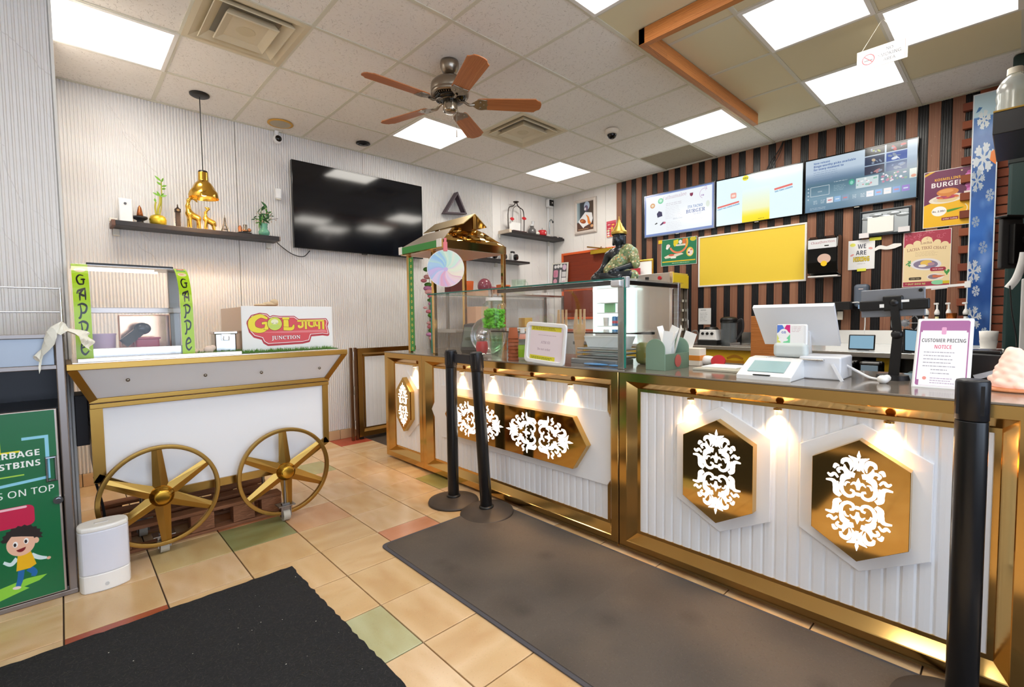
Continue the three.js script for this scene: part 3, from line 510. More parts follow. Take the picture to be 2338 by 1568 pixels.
{
  const t = thing('curved_glass_case', 'curved glass cabinet with lime green lettered strips on the cart', 'display case', [0, 0, 0]);
  const prof = []; for (let i = 0; i <= 24; i++) { const s = i / 24; if (s < 0.38) prof.push([1.075 + s * 0.62, -3.1 - s * 0.02]); else { const a = ((s - 0.38) / 0.62) * (PI / 2) * 0.93; prof.push([1.31 + 0.245 * Math.sin(a), -3.108 - 0.2 * (1 - Math.cos(a))]); } }
  const sheet = (x0, x1, off) => { const pos = [], uv = []; for (let i = 0; i < 24; i++) { const [y0, z0] = prof[i], [y1, z1] = prof[i + 1], a = 1 - i / 24, b = 1 - (i + 1) / 24, zo = off; pos.push(x0, y0, z0 + zo, x1, y0, z0 + zo, x1, y1, z1 + zo, x0, y0, z0 + zo, x1, y1, z1 + zo, x0, y1, z1 + zo); uv.push(0, 1 - a, 1, 1 - a, 1, 1 - b, 0, 1 - a, 1, 1 - b, 0, 1 - b); } const g = new THREE.BufferGeometry(); g.setAttribute('position', new THREE.Float32BufferAttribute(pos, 3)); g.setAttribute('uv', new THREE.Float32BufferAttribute(uv, 2)); g.computeVertexNormals(); return g; };
  part('curved_pane', sheet(0.1, 0.485, 0), M.glass, t);
  const s1 = part('lettered_strip', sheet(0.05, 0.112, 0.001), std('#ffffff', 0.25, 0, { map: stripTex(false), side: THREE.DoubleSide }), t); s1.userData.label = 'left lime green lettered strip';
  const s2 = part('lettered_strip', sheet(0.475, 0.532, 0.001), std('#ffffff', 0.25, 0, { map: stripTex(true), side: THREE.DoubleSide }), t); s2.userData.label = 'right lime green lettered strip';
  const side = (x) => ext(poly([...prof.map(([y, z]) => [z, y]), [-3.55, 1.55], [-3.55, 1.075]].reverse()), 0.004).rotateY(-PI / 2).translate(x, 0, 0);
  part('side_pane', side(0.056), M.glass, t); part('side_pane', side(0.532), M.glass, t);
  part('top_rail', [rspan(0.11, 0.48, 1.553, 1.565, -3.33, -3.3, 0.003)], M.black, t); part('top_plate', rspan(0.05, 0.535, 1.55, 1.556, -3.56, -3.3, 0.002), M.steel, t);
  part('shelf_beam', rspan(0.06, 0.53, 1.305, 1.335, -3.42, -3.38, 0.003), std('#a89c94', 0.3, 0.9), t);
  part('side_post', rspan(0.475, 0.525, 1.07, 1.55, -3.5, -3.46, 0.003), M.steelDark, t); part('back_post', rspan(0.06, 0.075, 1.07, 1.55, -3.56, -3.54, 0.003), M.steel, t);
  part('back_tray', rspan(0.24, 0.5, 1.07, 1.3, -3.56, -3.54, 0.01), std('#d8a98c', 0.16, 0.95), t);
  part('front_well', [rspan(0.06, 0.53, 1.066, 1.125, -3.14, -3.125, 0.003), ...[0.15, 0.25, 0.35, 0.43].map((x) => rspan(x, x + 0.05, 1.066, 1.072, -3.12, -3.09, 0.002))], M.steel, t);
  part('foot', [rspan(0.055, 0.108, 1.066, 1.078, -3.13, -3.09, 0.002), rspan(0.48, 0.528, 1.066, 1.078, -3.13, -3.09, 0.002)], M.grey, t);
}
single('serving_tongs', 'dark serving scoop leaning inside the curved glass cabinet', 'scoop', [bar([0.25, 1.14, -3.36], [0.34, 1.22, -3.4], 0.05, 0.03), ball(0.034, 0.335, 1.218, -3.395, 1.2, 1, 0.7)], std('#231f22', 0.25));
single('red_tub', 'dark red plastic tub inside the curved glass cabinet', 'tub', [rspan(0.3, 0.41, 1.08, 1.165, -3.45, -3.37, 0.012, 3), rspan(0.295, 0.415, 1.158, 1.168, -3.455, -3.365, 0.003)], std('#a3253f', 0.3));
single('purple_tub', 'pale purple plastic tub at the left inside the curved cabinet', 'tub', [cyl(0.05, 0.056, 0.12, 0.165, 1.07, -3.42, 24), cyl(0.058, 0.058, 0.008, 0.165, 1.186, -3.42, 24)], std('#c9aecb', 0.4));
{
  const t = thing('steel_container', 'small square steel container with lid latch on the cart grass', 'container', [0.703, 1.068, -3.24]);
  part('body', rspan(-0.055, 0.055, 0, 0.115, -0.06, 0.05, 0.008, 3), M.steel, t); part('lid', rspan(-0.062, 0.062, 0.11, 0.128, -0.066, 0.057, 0.005, 2), std('#d7cfcb', 0.2, 0.9), t);
  part('latch', [rspan(-0.025, 0.025, 0.075, 0.112, 0.05, 0.055, 0.002), tube([[-0.012, 0.1, 0.056], [-0.012, 0.078, 0.06], [0.014, 0.078, 0.06], [0.014, 0.1, 0.056]], 0.0025, 20, 6)], M.chrome, t);
}
const golTex = tex(1024, 548, (x, w, h) => {
  x.fillStyle = '#f4f4f3'; x.fillRect(0, 0, w, h);
  const S = (pts, f, st, lw) => { x.beginPath(); pts.forEach((p, i) => (i ? x.lineTo(p[0], p[1]) : x.moveTo(p[0], p[1]))); x.closePath(); x.lineJoin = 'round'; if (st) { x.lineWidth = lw; x.strokeStyle = st; x.stroke(); } x.fillStyle = f; x.fill(); };
  const O = [[70, 190], [110, 125], [190, 100], [255, 110], [290, 150], [330, 130], [400, 140], [560, 140], [610, 180], [940, 172], [955, 200], [940, 245], [962, 350], [900, 340], [745, 350], [722, 425], [650, 440], [270, 450], [235, 425], [215, 375], [130, 345], [90, 290]];
  S(O.map(([a, b]) => [a, b + 14]), '#c23843', '#c23843', 48); S(O, '#fff', '#b5333f', 44); S(O, '#e2575c', '#ffffff', 22); S(O, '#dd545c', '#dd545c', 8);
  S([[140, 315], [430, 330], [960, 335], [930, 300], [700, 305], [300, 312]], 'rgba(255,255,255,.28)');
  const Y = '#f2e23c'; const L = (p, wd) => { const o = brush(p, wd, 40); S(o, Y, '#7d2a20', 7); S(o, Y); };
  L([[268, 150], [190, 118], [105, 175], [110, 265], [200, 295], [258, 265]], [24, 46, 72, 74, 52, 40]); L([[205, 208], [255, 208], [250, 285]], [26, 34, 46]);
  oval(x, 345, 214, 84, 86, '#7d2a20'); oval(x, 345, 214, 79, 81, '#d8e05a'); oval(x, 345, 190, 40, 32, '#f3f2d0'); oval(x, 345, 250, 60, 30, '#c6dc6a'); x.strokeStyle = '#444'; x.lineWidth = 4; for (const d of [-22, 18]) { x.beginPath(); x.arc(345 + d, 200, 10, 0.2, 2.6); x.stroke(); }
  L([[470, 150], [472, 285]], [54, 60]); L([[440, 278], [540, 276], [560, 230]], [42, 40, 14]); L([[430, 150], [510, 150]], [26, 26]);
  // Devanagari word: a head line with hanging letters
  const D = (p, wd) => { const o = brush(p, wd, 30); S(o, '#f0dd48', '#7d2a20', 5); S(o, '#f0dd48'); };
  D([[600, 182], [925, 182]], [24, 24]); D([[660, 186], [658, 252], [625, 262], [612, 236]], [22, 26, 30, 24]); D([[700, 186], [700, 290]], [26, 26]);
  D([[738, 190], [738, 236], [762, 256], [800, 252]], [24, 24, 26, 22]); D([[800, 190], [800, 262]], [24, 22]); D([[812, 190], [822, 240], [860, 250]], [20, 24, 20]); D([[862, 190], [862, 294]], [26, 26]); D([[912, 190], [912, 296]], [26, 26]);
  text(x, 'JUNCTION', 470, 388, 62, '#ffffff', { font: 'serif', bold: true, outline: '#a02832', lw: 8 });
});
{
  const t = thing('steel_counter_box', 'steel sided box with white front bearing a red and yellow logo', 'box', [1.05, 1.068, -3.15]);
  part('steel_box', rspan(-0.27, 0.268, 0, 0.27, -0.5, -0.006, 0.004), std('#bfa893', 0.22, 0.95), t);
  part('front_board', rspan(-0.272, 0.272, 0, 0.275, -0.006, 0, 0.002), std('#f4f4f3', 0.5), t);
  part('logo_print', new THREE.PlaneGeometry(0.54, 0.272).translate(0, 0.1375, 0.0008), std('#ffffff', 0.45, 0, { map: golTex }), t);
  part('lid_board', rspan(-0.19, 0.1, 0.272, 0.278, -0.3, -0.05, 0.002), std('#b98f6c', 0.7), t);
}
single('crumpled_rag', 'beige crumpled rag lying on top of the white logo box', 'rag', [ball(0.03, 0.98, 1.36, -3.28, 1.6, 0.5, 1), ball(0.022, 1.0, 1.372, -3.27, 1.1, 0.9, 1), ball(0.02, 0.92, 1.354, -3.27, 2, 0.4, 1)], std('#d9c3a0', 0.9));
{
  const g = []; for (let i = 0; i < 1500; i++) { const L = rr(0.012, 0.024), a = rr(0, 6.3), x = rr(0.56, 1.31), z = rr(-3.3, -3.06); g.push(new THREE.ConeGeometry(0.0018, L, 3).translate(0, L / 2, 0).rotateZ(rr(-0.5, 0.5)).rotateY(a).translate(x, 1.07, z)); }
  const t = thing('grass_mat', 'green artificial grass mat along the right half of the cart top', 'grass mat');
  part('backing', rspan(0.555, 1.315, 1.068, 1.071, -3.34, -3.05, 0.001), std('#3f6b25', 0.9), t); const f = part('blades', g, std('#5c9130', 0.7), t); f.userData.kind = 'stuff';
}
single('seashell', 'small pink white shell lying on the cart grass', 'shell', [ball(0.026, 0.605, 1.094, -3.14, 1, 0.85, 0.6, 14), ball(0.018, 0.624, 1.104, -3.14, 0.9, 0.9, 0.6, 12)], std('#efd7c8', 0.45));

/* ================= waste bin unit on the left ================= */
const binTex = tex(1024, 1024, (x, w, h) => {
  x.fillStyle = '#0b6b3c'; x.fillRect(0, 0, w, h);
  // the right 26 cm of the poster is in view; 1 px = 1 mm here, poster 0.86 m wide, right edge at x = 880
  blob(x, [[560, 330], [640, 200], [680, 190], [708, 250], [708, 338], [680, 338]], '#f0e51d'); x.fillStyle = '#f0e51d'; x.fillRect(560, 334, 206, 8);
  x.strokeStyle = '#8fd4ee'; x.lineWidth = 13; x.beginPath(); x.moveTo(772, 286); x.lineTo(850, 286); x.lineTo(850, 470); x.lineTo(560, 492); x.stroke();
  text(x, 'GARBAGE', 828, 352, 38, '#ffffff', { bold: true, align: 'right' }); text(x, 'IN DUSTBINS', 828, 398, 38, '#ffffff', { bold: true, align: 'right' }); x.fillStyle = '#a7d94a'; x.fillRect(560, 440, 214, 6);
  text(x, 'ALWAYS ON TOP', 868, 522, 42, '#ffffff', { align: 'right' });
  rrect(x, 560, 578, 238, 92, 22, '#c81e4c'); rrect(x, 600, 580, 176, 10, 5, '#f7c9d4');
  blob(x, [[560, 962], [640, 930], [760, 905], [826, 908], [800, 928], [752, 938], [768, 950], [640, 985], [560, 992]], '#8fd643');
  // running child
  x.save(); x.translate(750, 747); x.scale(0.6, 0.78); x.translate(-696, -694);
  blob(x, brush([[690, 842], [682, 890], [668, 930]], [34, 32, 26]), '#1769b0'); blob(x, brush([[728, 840], [756, 872], [748, 892]], [36, 34, 24]), '#1769b0'); oval(x, 662, 936, 22, 9, '#efe3dd', 0.1);
  blob(x, brush([[672, 770], [640, 796], [604, 776]], [24, 22, 16]), '#d8eef2'); blob(x, brush([[746, 768], [790, 796], [826, 806]], [26, 24, 14]), '#d8eef2'); oval(x, 836, 810, 12, 9, '#eab69c');
  blob(x, [[676, 752], [744, 744], [770, 826], [736, 842], [664, 842]], '#f0bb1a');
  const hair = []; for (let i = 0; i < 22; i++) { const a = PI + (i / 21) * PI * 1.05; hair.push([704 + Math.cos(a) * (98 + (i % 2) * 12), 668 + Math.sin(a) * (74 + (i % 2) * 8)]); } blob(x, hair, '#2c221f');
  oval(x, 696, 694, 74, 66, '#f0c0a4', 0.1); oval(x, 776, 690, 15, 17, '#f0c0a4'); blob(x, [[625, 672], [650, 640], [700, 650], [770, 668], [780, 640], [700, 610], [630, 630]], '#2c221f');
  for (const e of [[668, 690], [724, 682]]) { oval(x, e[0], e[1], 13, 17, '#fff'); oval(x, e[0] - 2, e[1] + 2, 7, 10, '#241a18'); } x.beginPath(); x.arc(694, 712, 26, 0.1, 2.7); x.closePath(); x.fillStyle = '#7a1a22'; x.fill(); x.restore();
});
{
  const t = thing('waste_bin', 'stainless steel waste bin cabinet with green poster door', 'waste bin', [0, 0, -2.975]);
  const fr = std('#8f8783', 0.35, 0.9);
  part('frame_post', rspan(-0.024, 0.008, 0, 1.215, -0.03, 0, 0.006), fr, t);
  part('frame_rail', [rspan(-0.9, 0.008, 0, 0.022, -0.03, 0.004, 0.003), rspan(-0.9, -0.02, 1.045, 1.065, -0.03, 0.002, 0.003), rspan(-0.9, -0.02, 1.185, 1.205, -0.03, 0.002, 0.003)], fr, t);
  part('carcass', [span(-0.9, 0.004, 0.0, 1.0, -0.44, -0.4), span(-0.004, 0.004, 0, 1.19, -0.44, -0.03), span(-0.9, 0.004, 0.02, 0.03, -0.44, -0.03)], fr, t);
  part('chute_panel', rspan(-0.9, -0.026, 1.064, 1.186, -0.03, -0.02, 0.002), std('#9aa0a8', 0.4, 0.7), t);
  part('chute_interior', [span(-0.9, -0.026, 0.87, 1.045, -0.4, -0.39), span(-0.9, -0.026, 0.86, 0.87, -0.4, -0.03)], std('#1b1a1d', 0.3, 0.5), t);
  const d = part('door', rspan(-0.9, -0.03, 0.024, 0.868, -0.022, 0, 0.003), std('#b9aea6', 0.35, 0.8), t);
  const pg = new THREE.PlaneGeometry(0.86, 0.834); const uv = pg.attributes.uv; for (let i = 0; i < 4; i++) uv.setXY(i, (uv.getX(i) * 860 + 20) / 1024, 1 - ((1 - uv.getY(i)) * 834 + 170) / 1024);
  part('poster', pg.translate(-0.468, 0.447, 0.001), std('#ffffff', 0.35, 0, { map: binTex }), d);
  part('handle', [loops(0.04, 0.115, [[0, 0], [0.003, 0.008], [0.007, 0.009], [0.012, -0.004], [0.019, -0.006]]).translate(-0.058, 0.598, 0.002)], std('#97999f', 0.25, 0.9), d);
  part('lock', [cyl(0.017, 0.017, 0.01, 0, 0, 0, 24).rotateX(PI / 2).translate(-0.042, 0.452, 0.002), cyl(0.01, 0.01, 0.012, 0, 0, 0, 20).rotateX(PI / 2).translate(-0.042, 0.452, 0.002)], M.chrome, d);
}
{
  const t = thing('tray_rack', 'thin chrome wire tray rack standing on the waste bin', 'rack', [0, 1.2, -3.15]);
  part('post', rod([0.006, 0, 0], [0.006, 0.22, 0], 0.006, 10), M.chrome, t); part('post', rod([0.006, 0, -0.2], [0.006, 0.22, -0.2], 0.006, 10), M.chrome, t);
  for (const y of [0.106, 0.218]) part('rail', [rod([-0.9, y, 0], [0.006, y, 0], 0.004, 8), rod([0.006, y, 0], [0.006, y, -0.2], 0.004, 8)], M.chrome, t);
  part('foot', rspan(-0.9, 0.012, -0.012, 0.0, -0.22, 0.01, 0.003), M.steelDark, t);
}
{   // cloth draped over the post
  const n = 16, pos = [], at = (i, j) => { const s = i / n, q = j / n, a = (s - 0.5) * 2; const x = -0.006 + (a < 0 ? a * 0.075 : a * 0.11) + 0.012 * Math.sin(q * 9 + i), y = 1.232 - Math.pow(Math.abs(a), 1.25) * (0.1 + 0.08 * q) - (a > 0.2 ? -0.07 * a : 0.03 * Math.sin(q * 7)), z = -2.96 - 0.02 * Math.abs(a) + (q - 0.5) * 0.1 + 0.014 * Math.sin(s * 15 + q * 3); return [x, y, z]; };
  const Q = []; for (let i = 0; i < n; i++) for (let j = 0; j < n; j++) Q.push([at(i, j), at(i, j + 1), at(i + 1, j + 1), at(i + 1, j)]);
  const g = quads(Q); single('cleaning_cloth', 'cream cleaning cloth draped over the steel post of the bin', 'cloth', g, std('#efeee2', 0.9, 0, { side: THREE.DoubleSide }));
}
{   // humidifier
  const s = new THREE.Shape(); s.moveTo(-0.08, -0.05); s.bezierCurveTo(-0.03, -0.075, 0.05, -0.07, 0.085, -0.035); s.bezierCurveTo(0.1, 0.0, 0.09, 0.05, 0.06, 0.06); s.bezierCurveTo(0.0, 0.08, -0.06, 0.07, -0.085, 0.05); s.bezierCurveTo(-0.1, 0.02, -0.1, -0.03, -0.08, -0.05);
  const up_ = (d, b, y) => ext(s, d, b, 0, 20).rotateX(-PI / 2).translate(0, y, 0);
  const t = thing('humidifier', 'white plastic humidifier standing on the floor by the cart wheel', 'humidifier', [0.107, 0, -2.965]);
  part('base', up_(0.085, 0.006, 0), std('#f5f5f3', 0.35), t); part('water_tank', up_(0.2, 0.004, 0.085), std('#e3e7f4', 0.3), t); part('lid', up_(0.024, 0.008, 0.284), std('#f3f3f0', 0.35), t);
  part('spout', rspan(-0.035, 0.02, 0.3, 0.31, -0.012, 0.012, 0.005), std('#d9dbdd', 0.3), t); part('button', cyl(0.008, 0.008, 0.003, 0, 0, 0, 20).rotateX(PI / 2).translate(0.0, 0.032, 0.066), std('#cfd2d4', 0.3), t);
}

/* ================= ceiling things ================= */
const bladeTex = tex(128, 512, (x, w, h) => grain(x, w, h, '#b8703f', ['#8c4a22', '#d39460', '#9c5c30'], 160, true, 0.5));
const fanMetal = std('#9b9184', 0.28, 1);
{
  const t = thing('ceiling_fan', 'pewter ceiling fan with five reddish wooden blades', 'fan', [2.06, 0, -2.784]);
  part('canopy', lathe([[0, 2.955], [0.024, 2.957], [0.05, 2.975], [0.064, 3.005], [0.066, 3.03], [0.062, 3.05], [0, 3.05]], 40), fanMetal, t);
  part('downrod', cyl(0.012, 0.012, 0.05, 0, 2.91, 0, 16), M.chrome, t);
  part('motor_housing', lathe([[0, 2.932], [0.06, 2.93], [0.11, 2.915], [0.131, 2.892], [0.134, 2.87], [0.134, 2.845], [0.129, 2.843], [0.129, 2.838], [0.134, 2.836], [0.134, 2.82], [0.125, 2.808], [0, 2.808]], 56), fanMetal, t);
  part('cooling_ring', lathe([[0, 2.808], [0.118, 2.807], [0.1, 2.782], [0.05, 2.772], [0, 2.772]], 40), M.blackGloss, t);
  const fins = []; for (let i = 0; i < 44; i++) fins.push(bar([0.118 * Math.cos(i * PI / 22), 2.805, 0.118 * Math.sin(i * PI / 22)], [0.07 * Math.cos(i * PI / 22), 2.776, 0.07 * Math.sin(i * PI / 22)], 0.005, 0.004, [0, 1, 0.01])); part('cooling_fins', fins, fanMetal, t);
  part('switch_housing', lathe([[0, 2.698], [0.03, 2.699], [0.045, 2.704], [0.051, 2.715], [0.052, 2.78], [0.03, 2.79], [0, 2.79]], 40), std('#a89f92', 0.22, 1), t);
  part('pull_chain', [rod([0.03, 2.7, 0.03], [0.03, 2.58, 0.03], 0.0015, 6), cyl(0.004, 0.003, 0.05, 0.03, 2.53, 0.03, 8)], M.pewter, t);
  const bs = new THREE.Shape(); bs.moveTo(0.19, -0.045); bs.quadraticCurveTo(0.2, -0.056, 0.24, -0.058); bs.lineTo(0.56, -0.07); bs.lineTo(0.6, -0.071); bs.quadraticCurveTo(0.612, -0.05, 0.634, -0.044); bs.quadraticCurveTo(0.648, -0.02, 0.645, 0); bs.quadraticCurveTo(0.648, 0.02, 0.634, 0.044); bs.quadraticCurveTo(0.612, 0.05, 0.6, 0.071); bs.lineTo(0.56, 0.07); bs.lineTo(0.24, 0.058); bs.quadraticCurveTo(0.2, 0.056, 0.19, 0.045); bs.closePath();
  const bg = ext(bs, 0.007, 0.002).rotateX(PI / 2).translate(0, 0.0035, 0); { const p = bg.attributes.position, uv = bg.attributes.uv; for (let i = 0; i < p.count; i++) uv.setXY(i, p.getZ(i) / 0.15 + 0.5, p.getX(i) / 0.65); }
  const irS = new THREE.Shape(); irS.moveTo(0.15, -0.014); irS.bezierCurveTo(0.17, -0.02, 0.18, -0.05, 0.205, -0.055); irS.bezierCurveTo(0.235, -0.06, 0.25, -0.045, 0.26, -0.052); irS.bezierCurveTo(0.262, -0.03, 0.25, -0.02, 0.265, 0); irS.bezierCurveTo(0.25, 0.02, 0.262, 0.03, 0.26, 0.052); irS.bezierCurveTo(0.25, 0.045, 0.235, 0.06, 0.205, 0.055); irS.bezierCurveTo(0.18, 0.05, 0.17, 0.02, 0.15, 0.014); irS.closePath();
  const iron = merge([ext(irS, 0.005, 0.0015).rotateX(PI / 2).translate(0, -0.0035, 0), tube([[0.06, 0.02, 0], [0.1, 0.006, 0.006], [0.13, -0.012, 0.004], [0.17, -0.008, 0]], 0.009, 20, 10), ball(0.009, 0.21, -0.009, 0.028, 1, 0.6, 1, 10), ball(0.009, 0.21, -0.009, -0.028, 1, 0.6, 1, 10), ball(0.007, 0.235, -0.009, 0, 1, 0.6, 1, 10)]);
  for (let i = 0; i < 5; i++) {
    const b = part('blade', bg, std('#ffffff', 0.42, 0, { map: bladeTex }), t); b.rotation.set(-0.21, ((33.9 + 72 * i) * PI) / 180, 0, 'YXZ'); b.position.y = 2.765;
    part('blade_iron', iron, fanMetal, b);
  }
}
{
  const t = thing('speaker', 'round yellowed ceiling speaker near the pendant lamp', 'speaker', [1.535, H, -4.66]);
  part('ring', lathe([[0.085, -0.003], [0.105, -0.002], [0.108, -0.008], [0.09, -0.012], [0.083, -0.008], [0.085, -0.003]], 40), std('#dba63f', 0.5), t); part('grille', cyl(0.086, 0.086, 0.004, 0, -0.011, 0, 40), std('#bdb39c', 0.6), t);
  const b = thing('ceiling_fitting', 'round black ceiling fitting above the wall television', 'speaker', [2.316, H, -4.62]);
  part('ring', lathe([[0.045, -0.004], [0.068, -0.002], [0.07, -0.01], [0.05, -0.018], [0.04, -0.012]], 36), M.black, b); part('grille', lathe([[0, -0.026], [0.03, -0.022], [0.048, -0.012], [0, -0.008]], 30), M.blackGloss, b);
  const d = thing('dome_camera', 'small white dome security camera with black lens on the ceiling', 'camera', [3.927, H, -2.727]);
  part('housing', lathe([[0, -0.002], [0.06, -0.002], [0.066, -0.012], [0.062, -0.035], [0.05, -0.05], [0, -0.05]], 40), std('#eadfcf', 0.4), d); part('dome', ball(0.045, 0, -0.05, 0, 1, 0.95, 1, 24), M.blackGloss, d);
}
{   // pendant lamp
  const t = thing('pendant_lamp', 'hammered gold pendant lamp hanging over the long black shelf', 'pendant lamp', [0.88, 0, -4.5]);
  part('canopy', lathe([[0, H - 0.022], [0.05, H - 0.02], [0.068, H - 0.01], [0.07, H], [0, H]], 36), M.black, t);
  part('cord', rod([0, 2.43, 0], [0, H - 0.01, 0], 0.0035, 8), M.black, t);
  const pr = [[0.03, 2.445], [0.034, 2.44], [0.036, 2.38], [0.04, 2.372], [0.058, 2.355], [0.07, 2.335], [0.078, 2.31], [0.096, 2.285], [0.1, 2.262], [0.104, 2.24]];
  const shade = new THREE.LatheGeometry([...pr, ...pr.slice().reverse().map(([r, y]) => [r - 0.002, y])].map((p) => V2(p[0], p[1])), 48); { const p = shade.attributes.position; for (let i = 0; i < p.count; i++) { const y = p.getY(i), a = Math.atan2(p.getZ(i), p.getX(i)); if (y < 2.37 && y > 2.245) { const k = 1 + 0.03 * Math.sin(a * 5 + y * 60) + 0.02 * Math.sin(a * 9 - y * 90); p.setX(i, p.getX(i) * k); p.setZ(i, p.getZ(i) * k); } } shade.computeVertexNormals(); }
  part('shade', shade, std('#d9ab48', 0.16, 1), t); part('collar', cyl(0.034, 0.03, 0.012, 0, 2.443, 0, 24), M.black, t);
  part('lamp_bulb', ball(0.036, 0, 2.3, 0, 1, 1.2, 1, 20), std('#ffffff', 0.3, 0, { emissive: '#fff2dd', emissiveIntensity: 4 }), t);
  const l = new THREE.PointLight('#ffe9cc', 0.8, 4, 2); l.name = 'pendant_light'; l.position.set(0.88, 2.3, -4.5); l.castShadow = true; scene.add(l);
}

/* ================= things on the fluted wall ================= */
{
  const t = thing('television', 'large black wall television on the white fluted wall', 'television', [2.395, 2.378, -4.81]);
  part('bezel', loops(1.45, 0.835, [[0, -0.03], [0, 0.008], [0.003, 0.01], [0.009, 0.01], [0.01, 0.006]]), M.blackGloss, t); part('screen', box(1.435, 0.82, 0.004, 0, 0, 0.005), std('#0a0d14', 0.09, 0, {}), t);
  part('back', rspan(-0.7, 0.7, -0.4, 0.4, -0.05, -0.002, 0.01), M.black, t); part('wall_mount', rspan(-0.25, 0.25, -0.2, 0.2, -0.082, -0.04, 0.003), M.charcoal, t); part('sensor', rspan(-0.03, 0.03, -0.428, -0.416, -0.01, 0.008, 0.003), M.black, t);
}
single('price_sticker', 'small white sticker at the lower right of the wall television', 'sticker', [rspan(3.03, 3.1, 2.0, 2.05, -4.805, -4.798, 0.001)], M.paper);
{
  const t = thing('wall_shelf', 'long black floating shelf below the pendant lamp', 'shelf', [0, 0, 0]);
  part('board', rspan(0.335, 1.5, 1.992, 2.03, -4.895, -4.69, 0.003), M.shelfBlack, t);
  part('end_cap', rspan(0.312, 0.336, 1.988, 2.032, -4.895, -4.69, 0.003), std('#6b4a3c', 0.5), t); part('end_cap', rspan(1.5, 1.512, 1.99, 2.03, -4.895, -4.69, 0.003), std('#8d8078', 0.5), t);
  for (const x of [0.33, 1.44]) part('bracket', [rspan(x, x + 0.04, 1.94, 1.99, -4.885, -4.872, 0.002), rspan(x, x + 0.04, 1.935, 1.945, -4.885, -4.84, 0.002)], M.offwhite, t);
}
single('shelf_cable', 'thin black cable looping from the long shelf to the television', 'cable', tube([[1.5, 2.03, -4.86], [1.57, 1.97, -4.868], [1.68, 1.9, -4.87], [1.78, 1.89, -4.87], [1.84, 1.95, -4.865]], 0.004, 40), M.black);
{
  const z = -4.79, y = 2.03;
  let t = thing('air_freshener', 'tall white plastic air freshener at the left end of the long shelf', 'dispenser', [0.405, y, z]);
  part('body', rspan(-0.04, 0.045, 0.004, 0.185, -0.035, 0.03, 0.01, 3), M.plastic, t); part('base', rspan(-0.042, 0.047, 0, 0.012, -0.037, 0.033, 0.003), M.offwhite, t); part('nozzle', cyl(0.009, 0.008, 0.004, 0, 0, 0, 20).rotateX(PI / 2).translate(0, 0.145, 0.032), M.midGrey, t); part('plug_box', rspan(-0.1, -0.05, 0, 0.028, -0.03, 0.01, 0.004), M.offwhite, t);
  t = thing('incense_holder', 'copper cone on a round dark pedestal on the long shelf', 'incense holder', [0.495, y, z]);
  part('pedestal', lathe([[0, 0], [0.026, 0], [0.024, 0.01], [0.02, 0.028], [0.042, 0.04], [0.05, 0.05], [0.048, 0.06], [0, 0.06]], 32), M.charcoal, t); part('cone', lathe([[0, 0.06], [0.022, 0.06], [0.019, 0.09], [0.011, 0.13], [0.002, 0.148], [0, 0.148]], 24), std('#a8653c', 0.3, 0.8), t);
  t = thing('bamboo_plant', 'lucky bamboo shoots in a round gold vase on the long shelf', 'plant', [0.61, y, z]);
  part('vase', lathe([[0, 0], [0.04, 0], [0.055, 0.02], [0.058, 0.05], [0.05, 0.075], [0.034, 0.086], [0.03, 0.08], [0.0, 0.07]], 32), std('#d8b93a', 0.25, 0.7, { bumpMap: coirTex, bumpScale: 0.006 }), t); part('moss', ball(0.03, 0, 0.08, 0, 1.1, 0.5, 1, 12), M.leafDark, t);
  for (const [p, r] of [[[[0, 0.08, 0], [0.005, 0.14, 0.005], [0.02, 0.19, 0], [0.022, 0.24, 0]], 0.008], [[[0.012, 0.08, 0], [0.026, 0.16, 0], [0.032, 0.26, 0], [0.034, 0.36, 0]], 0.004], [[[-0.01, 0.08, 0], [-0.016, 0.15, 0.01], [-0.01, 0.19, 0.01]], 0.006]]) part('shoot', tube(p, r, 20, 8), std('#b9b23c', 0.5), t);
  const leafG = (L, w) => { const s = new THREE.Shape(); s.moveTo(0, 0); s.quadraticCurveTo(L * 0.4, w, L, 0); s.quadraticCurveTo(L * 0.4, -w, 0, 0); return ext(s, 0.0012, 0, 0, 6); };
  for (const [x, yy, a, b, L] of [[0.022, 0.24, 2.7, 0.3, 0.055], [0.022, 0.24, 2.1, -0.5, 0.045], [0.022, 0.238, 0.9, 0.6, 0.04], [0.022, 0.236, 0.4, -0.4, 0.05], [0.034, 0.36, 2.4, 0.2, 0.06], [0.034, 0.355, 1.2, 0.6, 0.04], [0.034, 0.33, 2.5, -0.4, 0.04], [0.034, 0.32, 0.4, 0.3, 0.038], [0.033, 0.3, 0.3, 0.5, 0.03], [-0.01, 0.19, 1.8, 0, 0.03]]) part('leaf', leafG(L, 0.016).rotateX(b).rotateZ(a).translate(x, yy, 0.005), std('#7fb83a', 0.5), t);
  t = thing('clock_tower_figurine', 'slim dark clock tower figurine on the long shelf', 'figurine', [0.745, y, z]);
  part('tower', [rspan(-0.019, 0.019, 0, 0.012, -0.019, 0.019, 0.002), rspan(-0.016, 0.016, 0.012, 0.13, -0.016, 0.016, 0.002), rspan(-0.02, 0.02, 0.13, 0.158, -0.02, 0.02, 0.003), ...[-0.008, 0, 0.008].map((x) => rspan(x - 0.002, x + 0.002, 0.016, 0.126, 0.015, 0.0185, 0.001)), ...[0.045, 0.085].map((q) => rspan(-0.0175, 0.0175, q, q + 0.004, -0.0175, 0.0175, 0.001))], std('#3a2f2a', 0.4, 0.6), t);
